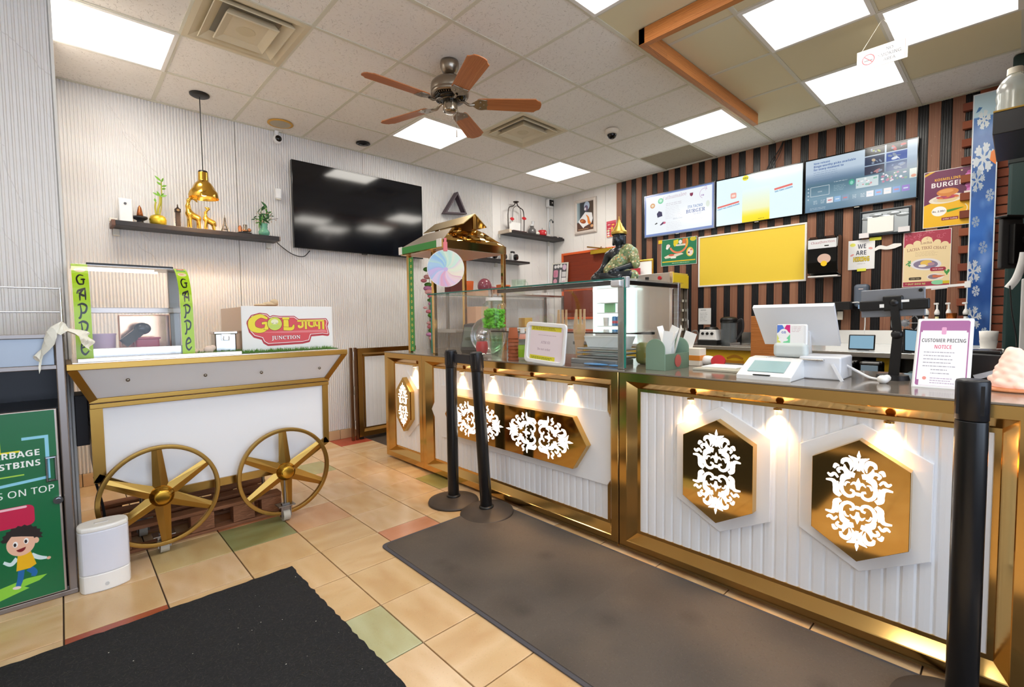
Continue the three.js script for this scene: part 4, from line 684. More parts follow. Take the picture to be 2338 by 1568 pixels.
  part('spire', [new THREE.ConeGeometry(0.02, 0.022, 4).rotateY(PI / 4).translate(0, 0.169, 0), cyl(0.006, 0.002, 0.02, 0, 0.176, 0, 8)], std('#4a3a30', 0.4, 0.6), t); part('clock_face', cyl(0.01, 0.01, 0.003, 0, 0, 0, 20).rotateX(PI / 2).translate(0, 0.144, 0.021), std('#9a8560', 0.4, 0.6), t);
  // giraffes
  t = thing('giraffe_figurine', 'larger polished gold giraffe figurine with arched neck on the long shelf', 'figurine', [0.86, y, z]);
  part('body', sdfMesh([[[-0.03, 0.125, 0], [0.025, 0.1, 0], 0.03, 0.026], [[-0.035, 0.135, 0], [-0.042, 0.19, 0], 0.026, 0.015], [[-0.042, 0.19, 0], [-0.036, 0.24, 0], 0.015, 0.011], [[-0.036, 0.24, 0], [-0.015, 0.267, 0], 0.011, 0.011], [[-0.015, 0.267, 0], [0.008, 0.263, 0], 0.011, 0.012], [[0.008, 0.263, 0], [0.024, 0.236, 0], 0.013, 0.005], [[-0.035, 0.12, 0.014], [-0.028, 0.005, 0.014], 0.013, 0.0075], [[-0.035, 0.12, -0.014], [-0.044, 0.005, -0.014], 0.013, 0.0075], [[0.028, 0.095, 0.013], [0.036, 0.005, 0.013], 0.013, 0.0075], [[0.028, 0.095, -0.013], [0.024, 0.005, -0.013], 0.013, 0.0075]], [-0.09, -0.01, -0.06], [0.09, 0.29, 0.06], 76, 0.016), M.goldPaint, t);
  part('ears', [new THREE.ConeGeometry(0.005, 0.018, 8).rotateZ(-0.5).translate(0.006, 0.281, 0.008), new THREE.ConeGeometry(0.005, 0.018, 8).rotateZ(-0.5).translate(0.012, 0.279, -0.008)], M.goldPaint, t);
  t = thing('giraffe_figurine', 'smaller polished gold giraffe figurine looking up on the long shelf', 'figurine', [0.955, y, z + 0.03]);
  part('body', sdfMesh([[[-0.015, 0.095, 0], [0.03, 0.07, 0], 0.021, 0.024], [[-0.02, 0.095, 0], [-0.018, 0.15, 0], 0.017, 0.008], [[-0.018, 0.15, 0], [0.002, 0.18, 0], 0.008, 0.009], [[0.004, 0.186, 0], [-0.02, 0.192, 0], 0.01, 0.004], [[-0.018, 0.08, 0.01], [-0.03, 0.005, 0.01], 0.011, 0.006], [[-0.014, 0.08, -0.01], [-0.012, 0.005, -0.01], 0.011, 0.006], [[0.034, 0.065, 0.01], [0.044, 0.005, 0.01], 0.011, 0.006], [[0.034, 0.065, -0.01], [0.036, 0.005, -0.01], 0.011, 0.006], [[0.045, 0.08, 0], [0.056, 0.045, 0], 0.005, 0.003]], [-0.07, -0.01, -0.05], [0.08, 0.22, 0.05], 64, 0.014), M.goldPaint, t);
  t = thing('tower_figurine', 'tiny grey lattice tower figurine on the long shelf', 'figurine', [1.085, y, z]);
  const leg = (sx, sz) => tube([[0.034 * sx, 0, 0.034 * sz], [0.018 * sx, 0.035, 0.018 * sz], [0.008 * sx, 0.075, 0.008 * sz], [0.003 * sx, 0.13, 0.003 * sz]], 0.0035, 20, 6);
  for (const [a, b] of [[1, 1], [1, -1], [-1, 1], [-1, -1]]) part('leg', leg(a, b), M.pewter, t); part('deck', [rspan(-0.023, 0.023, 0.03, 0.036, -0.023, 0.023, 0.001), rspan(-0.012, 0.012, 0.062, 0.067, -0.012, 0.012, 0.001), cyl(0.003, 0.001, 0.03, 0, 0.125, 0, 8), rspan(-0.005, 0.005, 0.122, 0.127, -0.005, 0.005, 0.001), ...[0.012, 0.022, 0.048, 0.08, 0.1].map((q, i) => rspan(-0.026 + i * 0.005, 0.026 - i * 0.005, q, q + 0.002, -0.002, 0.002, 0.0005))], M.pewter, t);
  t = thing('trinket_stand', 'small dark stand with copper coloured trinkets on the long shelf', 'ornament', [1.235, y, z]);
  part('tray', [rspan(-0.05, 0.055, 0.012, 0.022, -0.03, 0.03, 0.004), ...[-0.04, 0.0, 0.042].map((x) => cyl(0.008, 0.006, 0.014, x, 0, 0.015, 10))], M.charcoal, t); part('urn', lathe([[0, 0.022], [0.02, 0.024], [0.022, 0.045], [0.014, 0.056], [0.016, 0.09], [0.0, 0.092]], 20).translate(0.01, 0, 0), M.pewter, t); part('copper_cup', [cyl(0.014, 0.017, 0.04, -0.032, 0.022, 0, 16), ball(0.018, 0.042, 0.045, 0, 1, 1, 0.8, 12), ball(0.012, -0.032, 0.068, 0, 1, 1, 1, 10), ball(0.014, 0.0, 0.036, 0.018, 1.6, 0.6, 0.6, 10)], std('#c9865a', 0.35, 0.6), t);
  t = thing('flower_vase', 'green ceramic vase of leafy berry stems at the right end of the long shelf', 'vase', [1.4, y, z]);
  part('vase', lathe([[0, 0], [0.03, 0], [0.045, 0.025], [0.046, 0.045], [0.034, 0.066], [0.027, 0.074], [0.032, 0.084], [0.03, 0.098], [0.034, 0.118], [0.036, 0.12], [0.03, 0.118], [0.026, 0.1], [0, 0.098]], 36), std('#6fb094', 0.25), t);
  const stems = [[-0.09, 0.16, 0.02], [-0.06, 0.22, 0.03], [-0.02, 0.26, 0], [0.03, 0.27, 0.02], [0.07, 0.22, 0.03], [0.12, 0.18, 0.02], [-0.03, 0.18, 0.06]];
  stems.forEach(([a, b, c], i) => part('stem', tube([[0, 0.1, 0], [a * 0.4, 0.1 + b * 0.3, c * 0.5], [a, b, c]], 0.002, 12, 6), i === 5 ? std('#4a3326', 0.7) : M.stem, t));
  const lg = (L) => leafG(L, L * 0.26); for (let i = 0; i < 46; i++) { const s = stems[i % 7], q = rr(0.35, 1); if (i % 7 === 5) continue; part('leaf', lg(rr(0.035, 0.075)).rotateX(rr(-1, 1)).rotateZ(rr(0, 6.3)).rotateY(rr(-0.8, 0.8)).translate(s[0] * q, 0.1 + (s[1] - 0.1) * q, s[2] * q + 0.01), i % 3 ? M.leafDark : M.leaf, t); }
  const ber = []; for (let i = 0; i < 16; i++) { const s = stems[(i * 3) % 7], q = rr(0.5, 1.05); ber.push(ball(0.005, s[0] * q + rr(-0.02, 0.02), 0.1 + (s[1] - 0.1) * q + rr(-0.02, 0.02), s[2] * q + 0.02, 1, 1, 1, 7)); } const bb = part('berries', ber, std('#d9b7a0', 0.5), t); bb.userData.kind = 'stuff';
}
{
  let t = thing('motion_sensor', 'small white motion sensor on the fluted wall left of the television', 'sensor', [1.558, 2.46, -4.865]);
  part('body', rspan(-0.026, 0.026, -0.045, 0.05, -0.02, 0.02, 0.01, 3), M.plastic, t); part('lens', rspan(-0.022, 0.022, -0.055, -0.042, -0.015, 0.014, 0.004), M.offwhite, t);
  t = thing('wall_camera', 'small white camera with black lens under the ceiling edge left of the television', 'camera', [1.565, 2.965, -4.84]);
  part('body', ball(0.042, 0, 0, 0, 1, 1, 0.9, 22), M.plastic, t); part('lens', [ball(0.03, 0.0, 0.0, 0.022, 1, 1, 0.75, 20)], M.blackGloss, t); part('mount', [cyl(0.012, 0.02, 0.05, 0, 0.03, -0.02, 16)], M.plastic, t);
}
/* triangular frame */
{
  const t = thing('triangle_shelf', 'dark triangular wooden frame on the wall right of the television', 'wall shelf', [0, 0, 0]);
  const A = [3.64, 2.825], B = [3.44, 2.535], C = [3.78, 2.57], fr = 0.16; const s = poly([B, C, A]), c = [(A[0] + B[0] + C[0]) / 3, (A[1] + B[1] + C[1]) / 3], h = new THREE.Path(); [B, C, A].forEach((p, i) => { const q = [p[0] + (c[0] - p[0]) * fr * 1.25, p[1] + (c[1] - p[1]) * fr * 1.25]; i ? h.lineTo(...q) : h.moveTo(...q); }); h.closePath(); s.holes.push(h);
  part('frame', ext(s, 0.085, 0.002, -4.88), std('#4a3a44', 0.45), t);
}
/* upper corner shelf and things */
{
  let t = thing('corner_shelf', 'upper dark corner shelf with beige end on the back wall', 'shelf', [0, 0, 0]);
  part('board', rspan(4.43, 5.505, 2.395, 2.43, -4.89, -4.67, 0.003), M.shelfBlack, t); part('end_cap', rspan(4.385, 4.43, 2.4, 2.445, -4.89, -4.67, 0.004), std('#d9c9b6', 0.5), t); part('bracket', [rspan(4.385, 4.4, 2.35, 2.4, -4.885, -4.86, 0.002), rspan(5.36, 5.39, 2.33, 2.395, -4.885, -4.86, 0.002)], M.offwhite, t);
  t = thing('bell_jar_frame', 'dark wire cloche frame with two red lips on the upper corner shelf', 'ornament', [4.63, 2.43, -4.79]);
  const wire = std('#4a4340', 0.35, 0.7); for (const s of [1, -1]) part('wire', tube([[0.15 * s, 0, 0], [0.15 * s, 0.26, 0], [0.13 * s, 0.33, 0], [0.04 * s, 0.37, 0], [0.018 * s, 0.41, 0]], 0.007, 40, 8), wire, t);
  part('wire', [tube([[0, 0, 0.09], [0, 0.26, 0.09], [0, 0.35, 0.06], [0, 0.37, 0]], 0.004, 24, 6), tube([[0, 0, -0.07], [0, 0.26, -0.07], [0, 0.35, -0.05], [0, 0.37, 0]], 0.004, 24, 6)], wire, t); part('knob', lathe([[0, 0.405], [0.02, 0.405], [0.022, 0.412], [0.04, 0.42], [0.04, 0.428], [0, 0.43]], 24), wire, t);
  part('base', [rspan(-0.13, 0.13, 0.0, 0.02, -0.07, 0.08, 0.003)], std('#3d1518', 0.4), t); part('paper_card', rspan(-0.11, 0.12, 0.022, 0.15, -0.02, -0.016, 0.001), M.paper, t);
  const lips = () => { const s = new THREE.Shape(); s.moveTo(-0.04, 0); s.bezierCurveTo(-0.02, 0.02, -0.008, 0.025, 0, 0.016); s.bezierCurveTo(0.008, 0.025, 0.02, 0.02, 0.04, 0); s.bezierCurveTo(0.015, -0.03, -0.015, -0.03, -0.04, 0); return ext(s, 0.01, 0.003); };
  part('red_lips', lips().translate(-0.11, 0.175, 0.03), M.red, t); part('red_lips', lips().scale(1.15, 1, 1).translate(0.12, 0.21, 0.03), M.red, t);
  t = thing('glass_bottle_ornament', 'grey and clear round ornament beside the cloche frame', 'ornament', [4.93, 2.43, -4.78]);
  part('body', lathe([[0, 0], [0.05, 0.002], [0.062, 0.04], [0.055, 0.08], [0.03, 0.105], [0.028, 0.13], [0, 0.132]], 28), std('#6d6a6a', 0.2, 0.3), t); part('top', [cyl(0.03, 0.03, 0.02, 0, 0.13, 0, 20), cyl(0.018, 0.024, 0.05, 0.02, 0.15, 0, 16)], std('#d5d5d5', 0.2, 0.2), t); part('pebble', ball(0.035, 0.07, 0.028, 0.04, 1.1, 0.8, 0.9, 14), M.offwhite, t);
  t = thing('red_pot', 'small red apple shaped pot with a white drop on the corner shelf', 'ornament', [5.1, 2.43, -4.74]);
  part('pot', lathe([[0, 0], [0.05, 0], [0.064, 0.02], [0.066, 0.06], [0.055, 0.083], [0.03, 0.086], [0, 0.078]], 28), M.red, t); part('stem', cyl(0.004, 0.003, 0.04, 0, 0.08, 0, 8), M.black, t); part('drop', ball(0.014, 0, 0.045, 0.06, 0.8, 1.5, 0.5, 12), M.white, t);
  t = thing('desk_lamp', 'slim curved grey desk lamp at the right end of the corner shelf', 'lamp', [5.3, 2.43, -4.78]);
  part('stem', tube([[0, 0, 0], [0, 0.18, 0], [0.01, 0.25, 0], [0.04, 0.275, 0], [0.07, 0.255, 0]], 0.009, 40, 10), std('#9aa3aa', 0.25, 0.8), t); part('head', ball(0.015, 0.075, 0.245, 0, 0.8, 1.2, 0.8, 12), M.charcoal, t); part('base', [cyl(0.06, 0.055, 0.02, 0, 0, 0, 24)], std('#8f969c', 0.3, 0.5), t);
  t = thing('shelf_dishes', 'pale shallow dishes beside the desk lamp foot', 'dishes', [5.2, 2.43, -4.73]);
  part('dish', [cyl(0.05, 0.06, 0.028, 0.0, 0, 0, 24), cyl(0.04, 0.055, 0.02, 0.16, 0.0, 0.02, 24)], std('#dcd6cf', 0.3), t); part('dark_tray', rspan(0.09, 0.27, 0, 0.012, -0.05, 0.06, 0.003), M.charcoal, t);
  t = thing('corner_camera', 'white corner camera with square black face and cable duct', 'camera', [5.37, 2.955, -4.8]);
  part('body', rspan(-0.055, 0.055, -0.055, 0.06, -0.07, 0.0, 0.02, 3), M.plastic, t); part('face', rspan(-0.045, 0.045, -0.045, 0.045, -0.004, 0.012, 0.014, 3), M.black, t); part('lens', cyl(0.014, 0.012, 0.008, 0, 0, 0, 18).rotateX(PI / 2).translate(0, 0, 0.013), M.chrome, t); part('cable_duct', rspan(-0.01, 0.014, -1.5, -0.055, -0.08, -0.062, 0.003), M.plastic, t);
  t = thing('camera_shelf', 'lower black shelf behind the gold canopy holding toy cameras', 'shelf', [0, 0, 0]);
  part('board', rspan(3.7, 4.77, 2.005, 2.033, -4.89, -4.67, 0.003), M.shelfBlack, t); part('bracket', rspan(4.3, 4.34, 1.95, 2.005, -4.885, -4.86, 0.002), M.offwhite, t);
  const cam = (label, x, z, s) => { const c = thing('toy_camera', label, 'ornament', [x, 2.033, z], 0.3); part('body', rspan(-0.055 * s, 0.055 * s, 0, 0.085 * s, -0.025, 0.03, 0.01, 3), std('#d7d7d8', 0.3, 0.3), c); part('lens', [cyl(0.034 * s, 0.032 * s, 0.035, 0, 0, 0, 24).rotateX(PI / 2).translate(0.005, 0.042 * s, 0.03)], M.black, c); part('lens_glass', cyl(0.018 * s, 0.018 * s, 0.003, 0, 0, 0, 20).rotateX(PI / 2).translate(0.005, 0.042 * s, 0.066), M.blackGloss, c); part('viewfinder', [rspan(-0.03 * s, 0.02 * s, 0.085 * s, 0.11 * s, -0.02, 0.02, 0.006, 2), cyl(0.012, 0.012, 0.014, 0.035 * s, 0.085 * s, 0, 14)], M.charcoal, c); };
  cam('toy camera with big white ringed lens at the right end of the lower shelf', 4.52, -4.75, 1.2); cam('second toy camera from the right on the lower shelf', 4.33, -4.77, 1.05); cam('toy camera nearest the gold canopy on the lower shelf', 4.16, -4.77, 1.1);
  t = thing('shelf_bottle', 'short chrome lidded flask at the left end of the lower shelf', 'flask', [4.02, 2.033, -4.76]); part('body', lathe([[0, 0], [0.04, 0], [0.04, 0.13], [0.034, 0.16], [0.02, 0.17], [0, 0.172]], 24), M.chrome, t); part('lid', cyl(0.03, 0.026, 0.02, 0, 0.168, 0, 18), M.midGrey, t);
}

/* ================= menu wall ================= */
const screenMat = (t, k = 1) => std('#000000', 0.15, 0, { emissive: '#ffffff', emissiveMap: t, emissiveIntensity: k * 0.55 });
const scr1 = tex(640, 360, (x, w, h) => {
  x.fillStyle = '#7f93c6'; x.fillRect(0, 0, w, h); x.fillStyle = '#f1f6fa'; x.fillRect(12, 12, w - 26, h - 30);
  oval(x, 78, 92, 24, 22, '#d9a06d'); oval(x, 78, 92, 14, 12, '#f0dcc0'); oval(x, 158, 62, 27, 25, '#7fcfa4'); oval(x, 158, 62, 14, 13, '#c6ecd6');
  text(x, 'Fathumalee', 290, 44, 40, '#cdb9c6', { font: 'serif', turn: -0.03 }); lines(x, 210, 96, 170, 2, 14, '#c9c3cc', 4); lines(x, 205, 126, 165, 8, 14, '#dcdae2', 3); text(x, 'Menu Chat', 322, 236, 18, '#b9bcc8'); lines(x, 215, 262, 150, 6, 14, '#e1dfe4', 3);
  blob(x, [[432, 46], [462, 46], [460, 66], [447, 76], [434, 66]], '#8a3f5a'); x.strokeStyle = '#c79fc9'; x.lineWidth = 3; x.beginPath(); x.arc(560, 70, 40, 2, 5.4); x.stroke(); x.beginPath(); x.moveTo(560, 20); x.quadraticCurveTo(590, 0, 570, 50); x.stroke(); text(x, 'ra', 545, 82, 24, '#9a6ab0', { bold: true });
  blob(x, [[120, 170], [140, 148], [170, 160], [176, 196], [128, 204]], '#4a4763'); blob(x, [[100, 256], [122, 246], [128, 256], [104, 262]], '#444'); blob(x, [[150, 272], [184, 246], [198, 262], [160, 276]], '#5b3a5c'); oval(x, 196, 258, 12, 10, '#d26a86');
  text(x, 'ITA TACNO', 480, 160, 32, '#8ba0c8', { bold: true, sx: 0.8 }); text(x, 'BURGER', 482, 198, 40, '#4a5f9d', { font: 'serif', bold: true }); text(x, 'San Masti', 500, 224, 16, '#8892ae'); text(x, 'MENU INC', 500, 268, 22, '#d4d4de'); oval(x, 590, 160, 16, 26, '#dfe8de');
});
const scr2 = tex(640, 360, (x, w, h) => {
  x.fillStyle = '#dff2f8'; x.fillRect(0, 0, w, h); const g = x.createLinearGradient(0, 120, 0, 360); g.addColorStop(0, '#e2f3f3'); g.addColorStop(0.6, '#eef0bf'); g.addColorStop(0.82, '#f6e23a'); g.addColorStop(1, '#f3d817'); x.fillStyle = g; x.fillRect(208, 110, 206, 250);
  oval(x, 232, 20, 24, 20, '#f0e23a'); text(x, 'VEG', 232, 20, 20, '#3a4a20', { bold: true }); rrect(x, 116, 116, 46, 44, 10, '#e9a79a'); rrect(x, 124, 130, 30, 18, 6, '#f7d8cc');
  x.save(); x.translate(8, 206); x.rotate(-0.12); x.fillStyle = '#e0736c'; x.fillRect(0, 0, 176, 13); text(x, 'CRISPY VEG LOADED BURGER', 88, 24, 13, '#2a6aa0', { bold: true }); x.restore();
  x.save(); x.translate(446, 142); x.rotate(-0.12); x.fillStyle = '#e0736c'; x.fillRect(0, 0, 126, 14); text(x, 'VEG TIKKI LOADED', 63, 26, 14, '#2a6aa0', { bold: true }); x.restore(); lines(x, 330, 344, 60, 1, 5, '#6d6214', 3);
});
const scr3 = tex(960, 540, (x, w, h) => {
  const g = x.createLinearGradient(0, 0, 0, h); g.addColorStop(0, '#cfe0ee'); g.addColorStop(0.25, '#c6d8ea'); g.addColorStop(0.42, '#6f8aa5'); g.addColorStop(0.5, '#5d7f92'); g.addColorStop(0.75, '#86a8bb'); g.addColorStop(1, '#6f8ea6'); x.fillStyle = g; x.fillRect(0, 0, w, h);
  text(x, 'New release', 76, 40, 26, '#5573ad', { align: 'left', bold: true }); text(x, 'Binge-worthy picks available', 76, 72, 28, '#3f5fa0', { align: 'left', bold: true }); text(x, 'for every moment to', 76, 104, 28, '#3f5fa0', { align: 'left', bold: true }); lines(x, 76, 132, 230, 5, 20, '#8ba1bd', 4);
  [['#1d252c', '#9fb04a'], ['#232b35', '#c33c44'], ['#31405f', '#cdb89a'], ['#2452a8', '#e6edf6'], ['#3a3f55', '#b9848a'], ['#3d5e8f', '#7f9ac0']].forEach(([a, b], i) => { const X = 540 + (i % 2) * 178, Yy = -10 + Math.floor(i / 2) * 92; x.fillStyle = a; x.fillRect(X, Yy, 164, 82); for (let k = 0; k < 5; k++) oval(x, X + rr(30, 134), Yy + rr(24, 66), rr(8, 30), rr(4, 14), k % 2 ? b : '#8797ad', rr(-1, 1)); });
  x.strokeStyle = '#e6eef2'; x.lineWidth = 4; x.strokeRect(52, 282, 176, 96); text(x, 'VIEW', 140, 336, 18, '#dfe9ee'); lines(x, 270, 260, 150, 1, 8, '#e3ecf1', 4); lines(x, 270, 300, 120, 4, 16, '#a8c3cd', 4); oval(x, 430, 296, 26, 30, '#4fae96'); oval(x, 430, 300, 14, 18, '#9ae0cf');
  x.fillStyle = '#d7e6e9'; x.fillRect(468, 270, 190, 100); for (let k = 0; k < 14; k++) oval(x, 480 + rr(0, 165), 282 + rr(0, 78), rr(5, 14), rr(4, 10), ['#8fc9b4', '#e0959c', '#ffffff'][k % 3]);
  for (let k = 0; k < 30; k++) oval(x, 680 + rr(0, 200), 272 + rr(0, 84), rr(6, 15), rr(5, 12), ['#f0f0f4', '#c98aa5', '#8fb090', '#e8d9e4'][k % 4]);
  x.fillStyle = '#dfe6dc'; x.fillRect(904, 268, 56, 88); oval(x, 936, 336, 20, 14, '#e29a7e');
  [[206, '#f6f2f4'], [276, '#9cc3ea'], [346, '#93abc6'], [560, '#f5f2f6'], [632, '#8dbcec'], [704, '#f6f0f0'], [776, '#8aaee4'], [848, '#a188d6']].forEach(([a, c], i) => { x.fillStyle = c; x.fillRect(a, 412, 60, 56); x.fillStyle = ['#dc8a92', '#d9ebfa'][i % 2]; x.fillRect(a + 12, 434, 36, 12); });
  for (const a of [80, 150, 440, 510]) lines(x, a, 426, 44, 3, 14, '#d4e2ea', 5); for (let i = 0; i < 4; i++) rrect(x, 22, 284 + i * 38, 14, 14, 4, '#cfdbe4'); lines(x, 46, 500, 180, 2, 14, '#c3d4df', 4);
});
function wallScreen(label, z, w, tx, k, bez) {
  const t = thing('menu_screen', label, 'screen', [XM - 0.045, 2.517, z], TURN, 'menu screens in a row'); t.rotation.set(0, TURN, 0);
  part('bezel', loops(w, 0.525, [[0, -0.03], [0, 0.008], [0.003, 0.01], [0.01, 0.01], [0.011, 0.005]]), bez, t); part('back', rspan(-w / 2 + 0.02, w / 2 - 0.02, -0.24, 0.24, -0.04, 0, 0.01), M.black, t);
  part('display_panel', new THREE.PlaneGeometry(w - 0.02, 0.503).translate(0, 0, 0.006), screenMat(tx, k), t); part('logo_bar', rspan(-0.02, 0.02, -0.267, -0.258, 0.0, 0.009, 0.002), M.offwhite, t);
}
wallScreen('left menu screen with white page and blue edge glow', -2.857, 0.9, scr1, 0.92, std('#8f95a8', 0.25, 0.6)); wallScreen('middle menu screen, pale blue with a yellow patch', -1.953, 0.885, scr2, 1.0, M.blackGloss); wallScreen('right menu screen showing rows of picture tiles', -1.067, 0.875, scr3, 0.8, M.blackGloss);
const onMenu = (n, l, c, y, z, x = XM - 0.012) => thing(n, l, c, [x, y, z], TURN);
const poster = (n, label, y, z, w, h, tx, tilt = 0) => { const t = onMenu(n, label, 'poster', y, z); t.rotation.set(0, TURN, tilt, 'YXZ'); part('sheet', box(w, h, 0.002, 0, 0, 0), M.paper, t); part('print', new THREE.PlaneGeometry(w - 0.008, h - 0.008).translate(0, 0, 0.0016), std('#ffffff', 0.45, 0, { map: tx }), t); return t; };
{
  const t = onMenu('yellow_board', 'large blank yellow board with white frame under the menu screens', 'board', 1.888, -2.047);
  part('frame', loops(1.125, 0.588, [[0, -0.008], [0, 0.008], [0.004, 0.01], [0.016, 0.01], [0.018, 0.004]]), M.white, t); part('face', box(1.1, 0.565, 0.006), std('#f5d442', 0.5), t);
  const tg = poster('food_poster', 'green food poster taped beside the yellow board', 2.04, -2.86, 0.46, 0.325, tex(512, 360, (x, w, h) => {
    x.fillStyle = '#1f7d55'; x.fillRect(0, 0, w, h); blob(x, [[180, 20], [250, 10], [250, 60], [200, 110], [180, 80]], '#e9d51f'); x.lineWidth = 26; x.strokeStyle = '#e9825a'; x.beginPath(); x.arc(250, 60, 130, 0.2, 2.7); x.stroke(); x.strokeStyle = '#f2b03a'; x.beginPath(); x.arc(250, 60, 130, -0.4, 0.5); x.stroke(); blob(x, [[310, 10], [360, 8], [360, 110], [310, 90]], '#e07a3f');
    oval(x, 280, 48, 26, 28, '#eef2f4'); oval(x, 100, 90, 30, 26, '#f0dedb'); oval(x, 86, 116, 20, 20, '#f6f2f0'); rrect(x, 216, 78, 140, 24, 6, '#eadfd3'); blob(x, [[40, 238], [100, 214], [300, 200], [330, 216], [200, 250], [60, 262]], '#e7d8c6'); oval(x, 150, 218, 44, 14, '#d8604a'); rrect(x, 140, 244, 80, 22, 5, '#f2eee6');
    oval(x, 420, 196, 52, 62, '#f0cf3a'); oval(x, 424, 198, 38, 48, '#f2e3e0'); oval(x, 404, 204, 12, 12, '#5a2f2a'); oval(x, 440, 168, 20, 12, '#e98a74'); x.fillStyle = '#efc31f'; x.fillRect(14, 300, 484, 14); lines(x, 160, 330, 280, 1, 8, '#dff0c0', 6); oval(x, 462, 26, 44, 30, '#d8c430');
  }), -0.01);
  part('tape_corner', rspan(-0.27, -0.22, 0.12, 0.165, 0, 0.003, 0.001), M.yellow, tg);
  const h = onMenu('paper_towel_dispenser', 'black curved paper towel dispenser with white label', 'dispenser', 1.815, -1.31);
  part('body', ext(poly([[0.01, -0.185], [0.15, -0.16], [0.17, -0.06], [0.172, 0.08], [0.15, 0.17], [0.1, 0.195], [0.01, 0.195]]), 0.255, 0.008).rotateY(-PI / 2).translate(0.1275, 0, 0), M.blackGloss, h);
  part('label_print', box(0.235, 0.085, 0.004, 0, 0.115, 0.17).rotateX(0), std('#eef0f2', 0.4, 0, { map: tex(256, 96, (x, w, hh) => { x.fillStyle = '#eef0f4'; x.fillRect(0, 0, w, hh); text(x, 'Chaat', 70, 34, 32, '#a04a5a', { font: 'serif' }); text(x, 'Junction', 178, 30, 32, '#a04a5a', { font: 'serif' }); rrect(x, 150, 66, 40, 12, 3, '#222'); }) }), h);
  part('round_sticker', [cyl(0.055, 0.055, 0.003, 0, 0, 0, 32).rotateX(PI / 2).scale(1, 0.85, 1).translate(0.02, -0.03, 0.173)], std('#d6b6a8', 0.4), h); part('badge', cyl(0.026, 0.026, 0.003, 0, 0, 0, 24).rotateX(PI / 2).translate(0.02, -0.075, 0.176), M.yellow, h); part('tray_lip', rspan(-0.125, 0.125, -0.2, -0.186, 0.02, 0.14, 0.004), M.plastic, h);
  const hp = poster('hiring_poster', 'white we are hiring poster taped up with yellow tape', 1.81, -1.03, 0.205, 0.275, tex(320, 430, (x, w, hh) => { x.fillStyle = '#f3f4f7'; x.fillRect(0, 0, w, hh); text(x, 'WE', 168, 90, 92, '#3a3f52', { bold: true, sx: 0.8 }); text(x, 'ARE', 160, 186, 92, '#3a3f52', { bold: true, sx: 0.8 }); text(x, 'HIRING', 162, 282, 92, '#f2d414', { bold: true, sx: 0.62, outline: '#4a4630', lw: 10 }); text(x, 'CONTACT US', 160, 350, 18, '#8a8a92'); oval(x, 44, 214, 26, 14, '#e9a0a0', -0.5); oval(x, 274, 130, 26, 16, '#e9a6a2', 0.2); oval(x, 50, 60, 36, 26, '#e6e86a'); }));
  part('tape', [rspan(0.06, 0.15, 0.12, 0.15, 0.001, 0.004, 0.001), rspan(-0.03, 0.04, -0.155, -0.13, 0.001, 0.004, 0.001)], std('#eff048', 0.5), hp);
  single('moustache_cutout', 'white paper moustache shaped cut-out beside the hiring poster', 'cut-out', ext(poly(brush([[-0.1, -0.01], [-0.06, 0.012], [-0.01, 0.0], [0.045, 0.012], [0.095, 0.02]], [0.02, 0.035, 0.03, 0.045, 0.02], 30)), 0.004), M.paper, [XM - 0.02, 1.85, -0.83], TURN);
  const cp = poster('chaat_poster', 'cream and crimson chaat poster with plates of food', 1.727, -0.563, 0.316, 0.482, tex(512, 780, (x, w, hh) => {
    x.fillStyle = '#f2dcae'; x.fillRect(0, 0, w, hh); x.fillStyle = '#b03a52'; x.beginPath(); x.moveTo(0, 0); x.lineTo(w, 0); x.lineTo(w, 200); for (const [a, b, r] of [[450, 190, 44], [370, 150, 40], [256, 120, 62], [150, 150, 46], [64, 190, 50]]) x.arc(a, b + 20, r, 0, PI, true); x.lineTo(0, 210); x.closePath(); x.fill(); x.strokeStyle = '#d3788c'; x.lineWidth = 4; for (let i = 0; i < 34; i++) { x.beginPath(); x.arc(rr(0, w), rr(0, 110), rr(8, 26), rr(0, 3), rr(3, 6)); x.stroke(); }
    text(x, 'Lacha', 250, 164, 44, '#7a3a30', { font: 'serif' }); text(x, 'LACHA', 106, 250, 54, '#8a4038', { font: 'serif', turn: -0.1, sx: 0.78 }); text(x, 'TIKKI', 256, 236, 54, '#8a4038', { font: 'serif', sx: 0.78 }); text(x, 'CHAAT', 400, 250, 54, '#8a4038', { font: 'serif', turn: 0.1, sx: 0.78 }); lines(x, 130, 290, 260, 4, 18, '#b69a76', 3);
    oval(x, 250, 470, 170, 84, '#e9e6ee', 0.06); oval(x, 248, 472, 136, 62, '#8b7f9c', 0.06); oval(x, 256, 452, 66, 40, '#ecc35a'); oval(x, 216, 490, 46, 20, '#f0e9e4'); oval(x, 310, 470, 40, 22, '#b98fa0'); rrect(x, 300, 520, 170, 56, 24, '#a42b46'); text(x, 'NEW DISH', 384, 548, 24, '#f2d0d4', { bold: true }); oval(x, 360, 652, 92, 50, '#f0e6e0'); oval(x, 340, 654, 60, 32, '#8a7a88'); blob(x, [[330, 630], [470, 640], [400, 668], [330, 664]], '#d8714c');
    for (let i = 0; i < 10; i++) oval(x, 20 + rr(0, 70), 400 + rr(0, 80), 16, 7, '#4f9a5a', rr(0, 3)); for (let i = 0; i < 7; i++) oval(x, 470 + rr(-20, 30), 560 + rr(0, 60), 20, 9, '#3f9a4a', rr(0, 3)); rrect(x, 66, 650, 140, 38, 12, '#3a2f22'); text(x, 'order now', 136, 669, 22, '#e9d9b0'); x.fillStyle = '#a8324e'; x.fillRect(0, 716, w, 64); text(x, '* OUT DESI NI', 140, 746, 34, '#c9df8a', { bold: true }); oval(x, 390, 736, 74, 32, '#8fdcae'); x.fillStyle = '#d9c52a'; x.fillRect(440, 716, 72, 40);
  }));
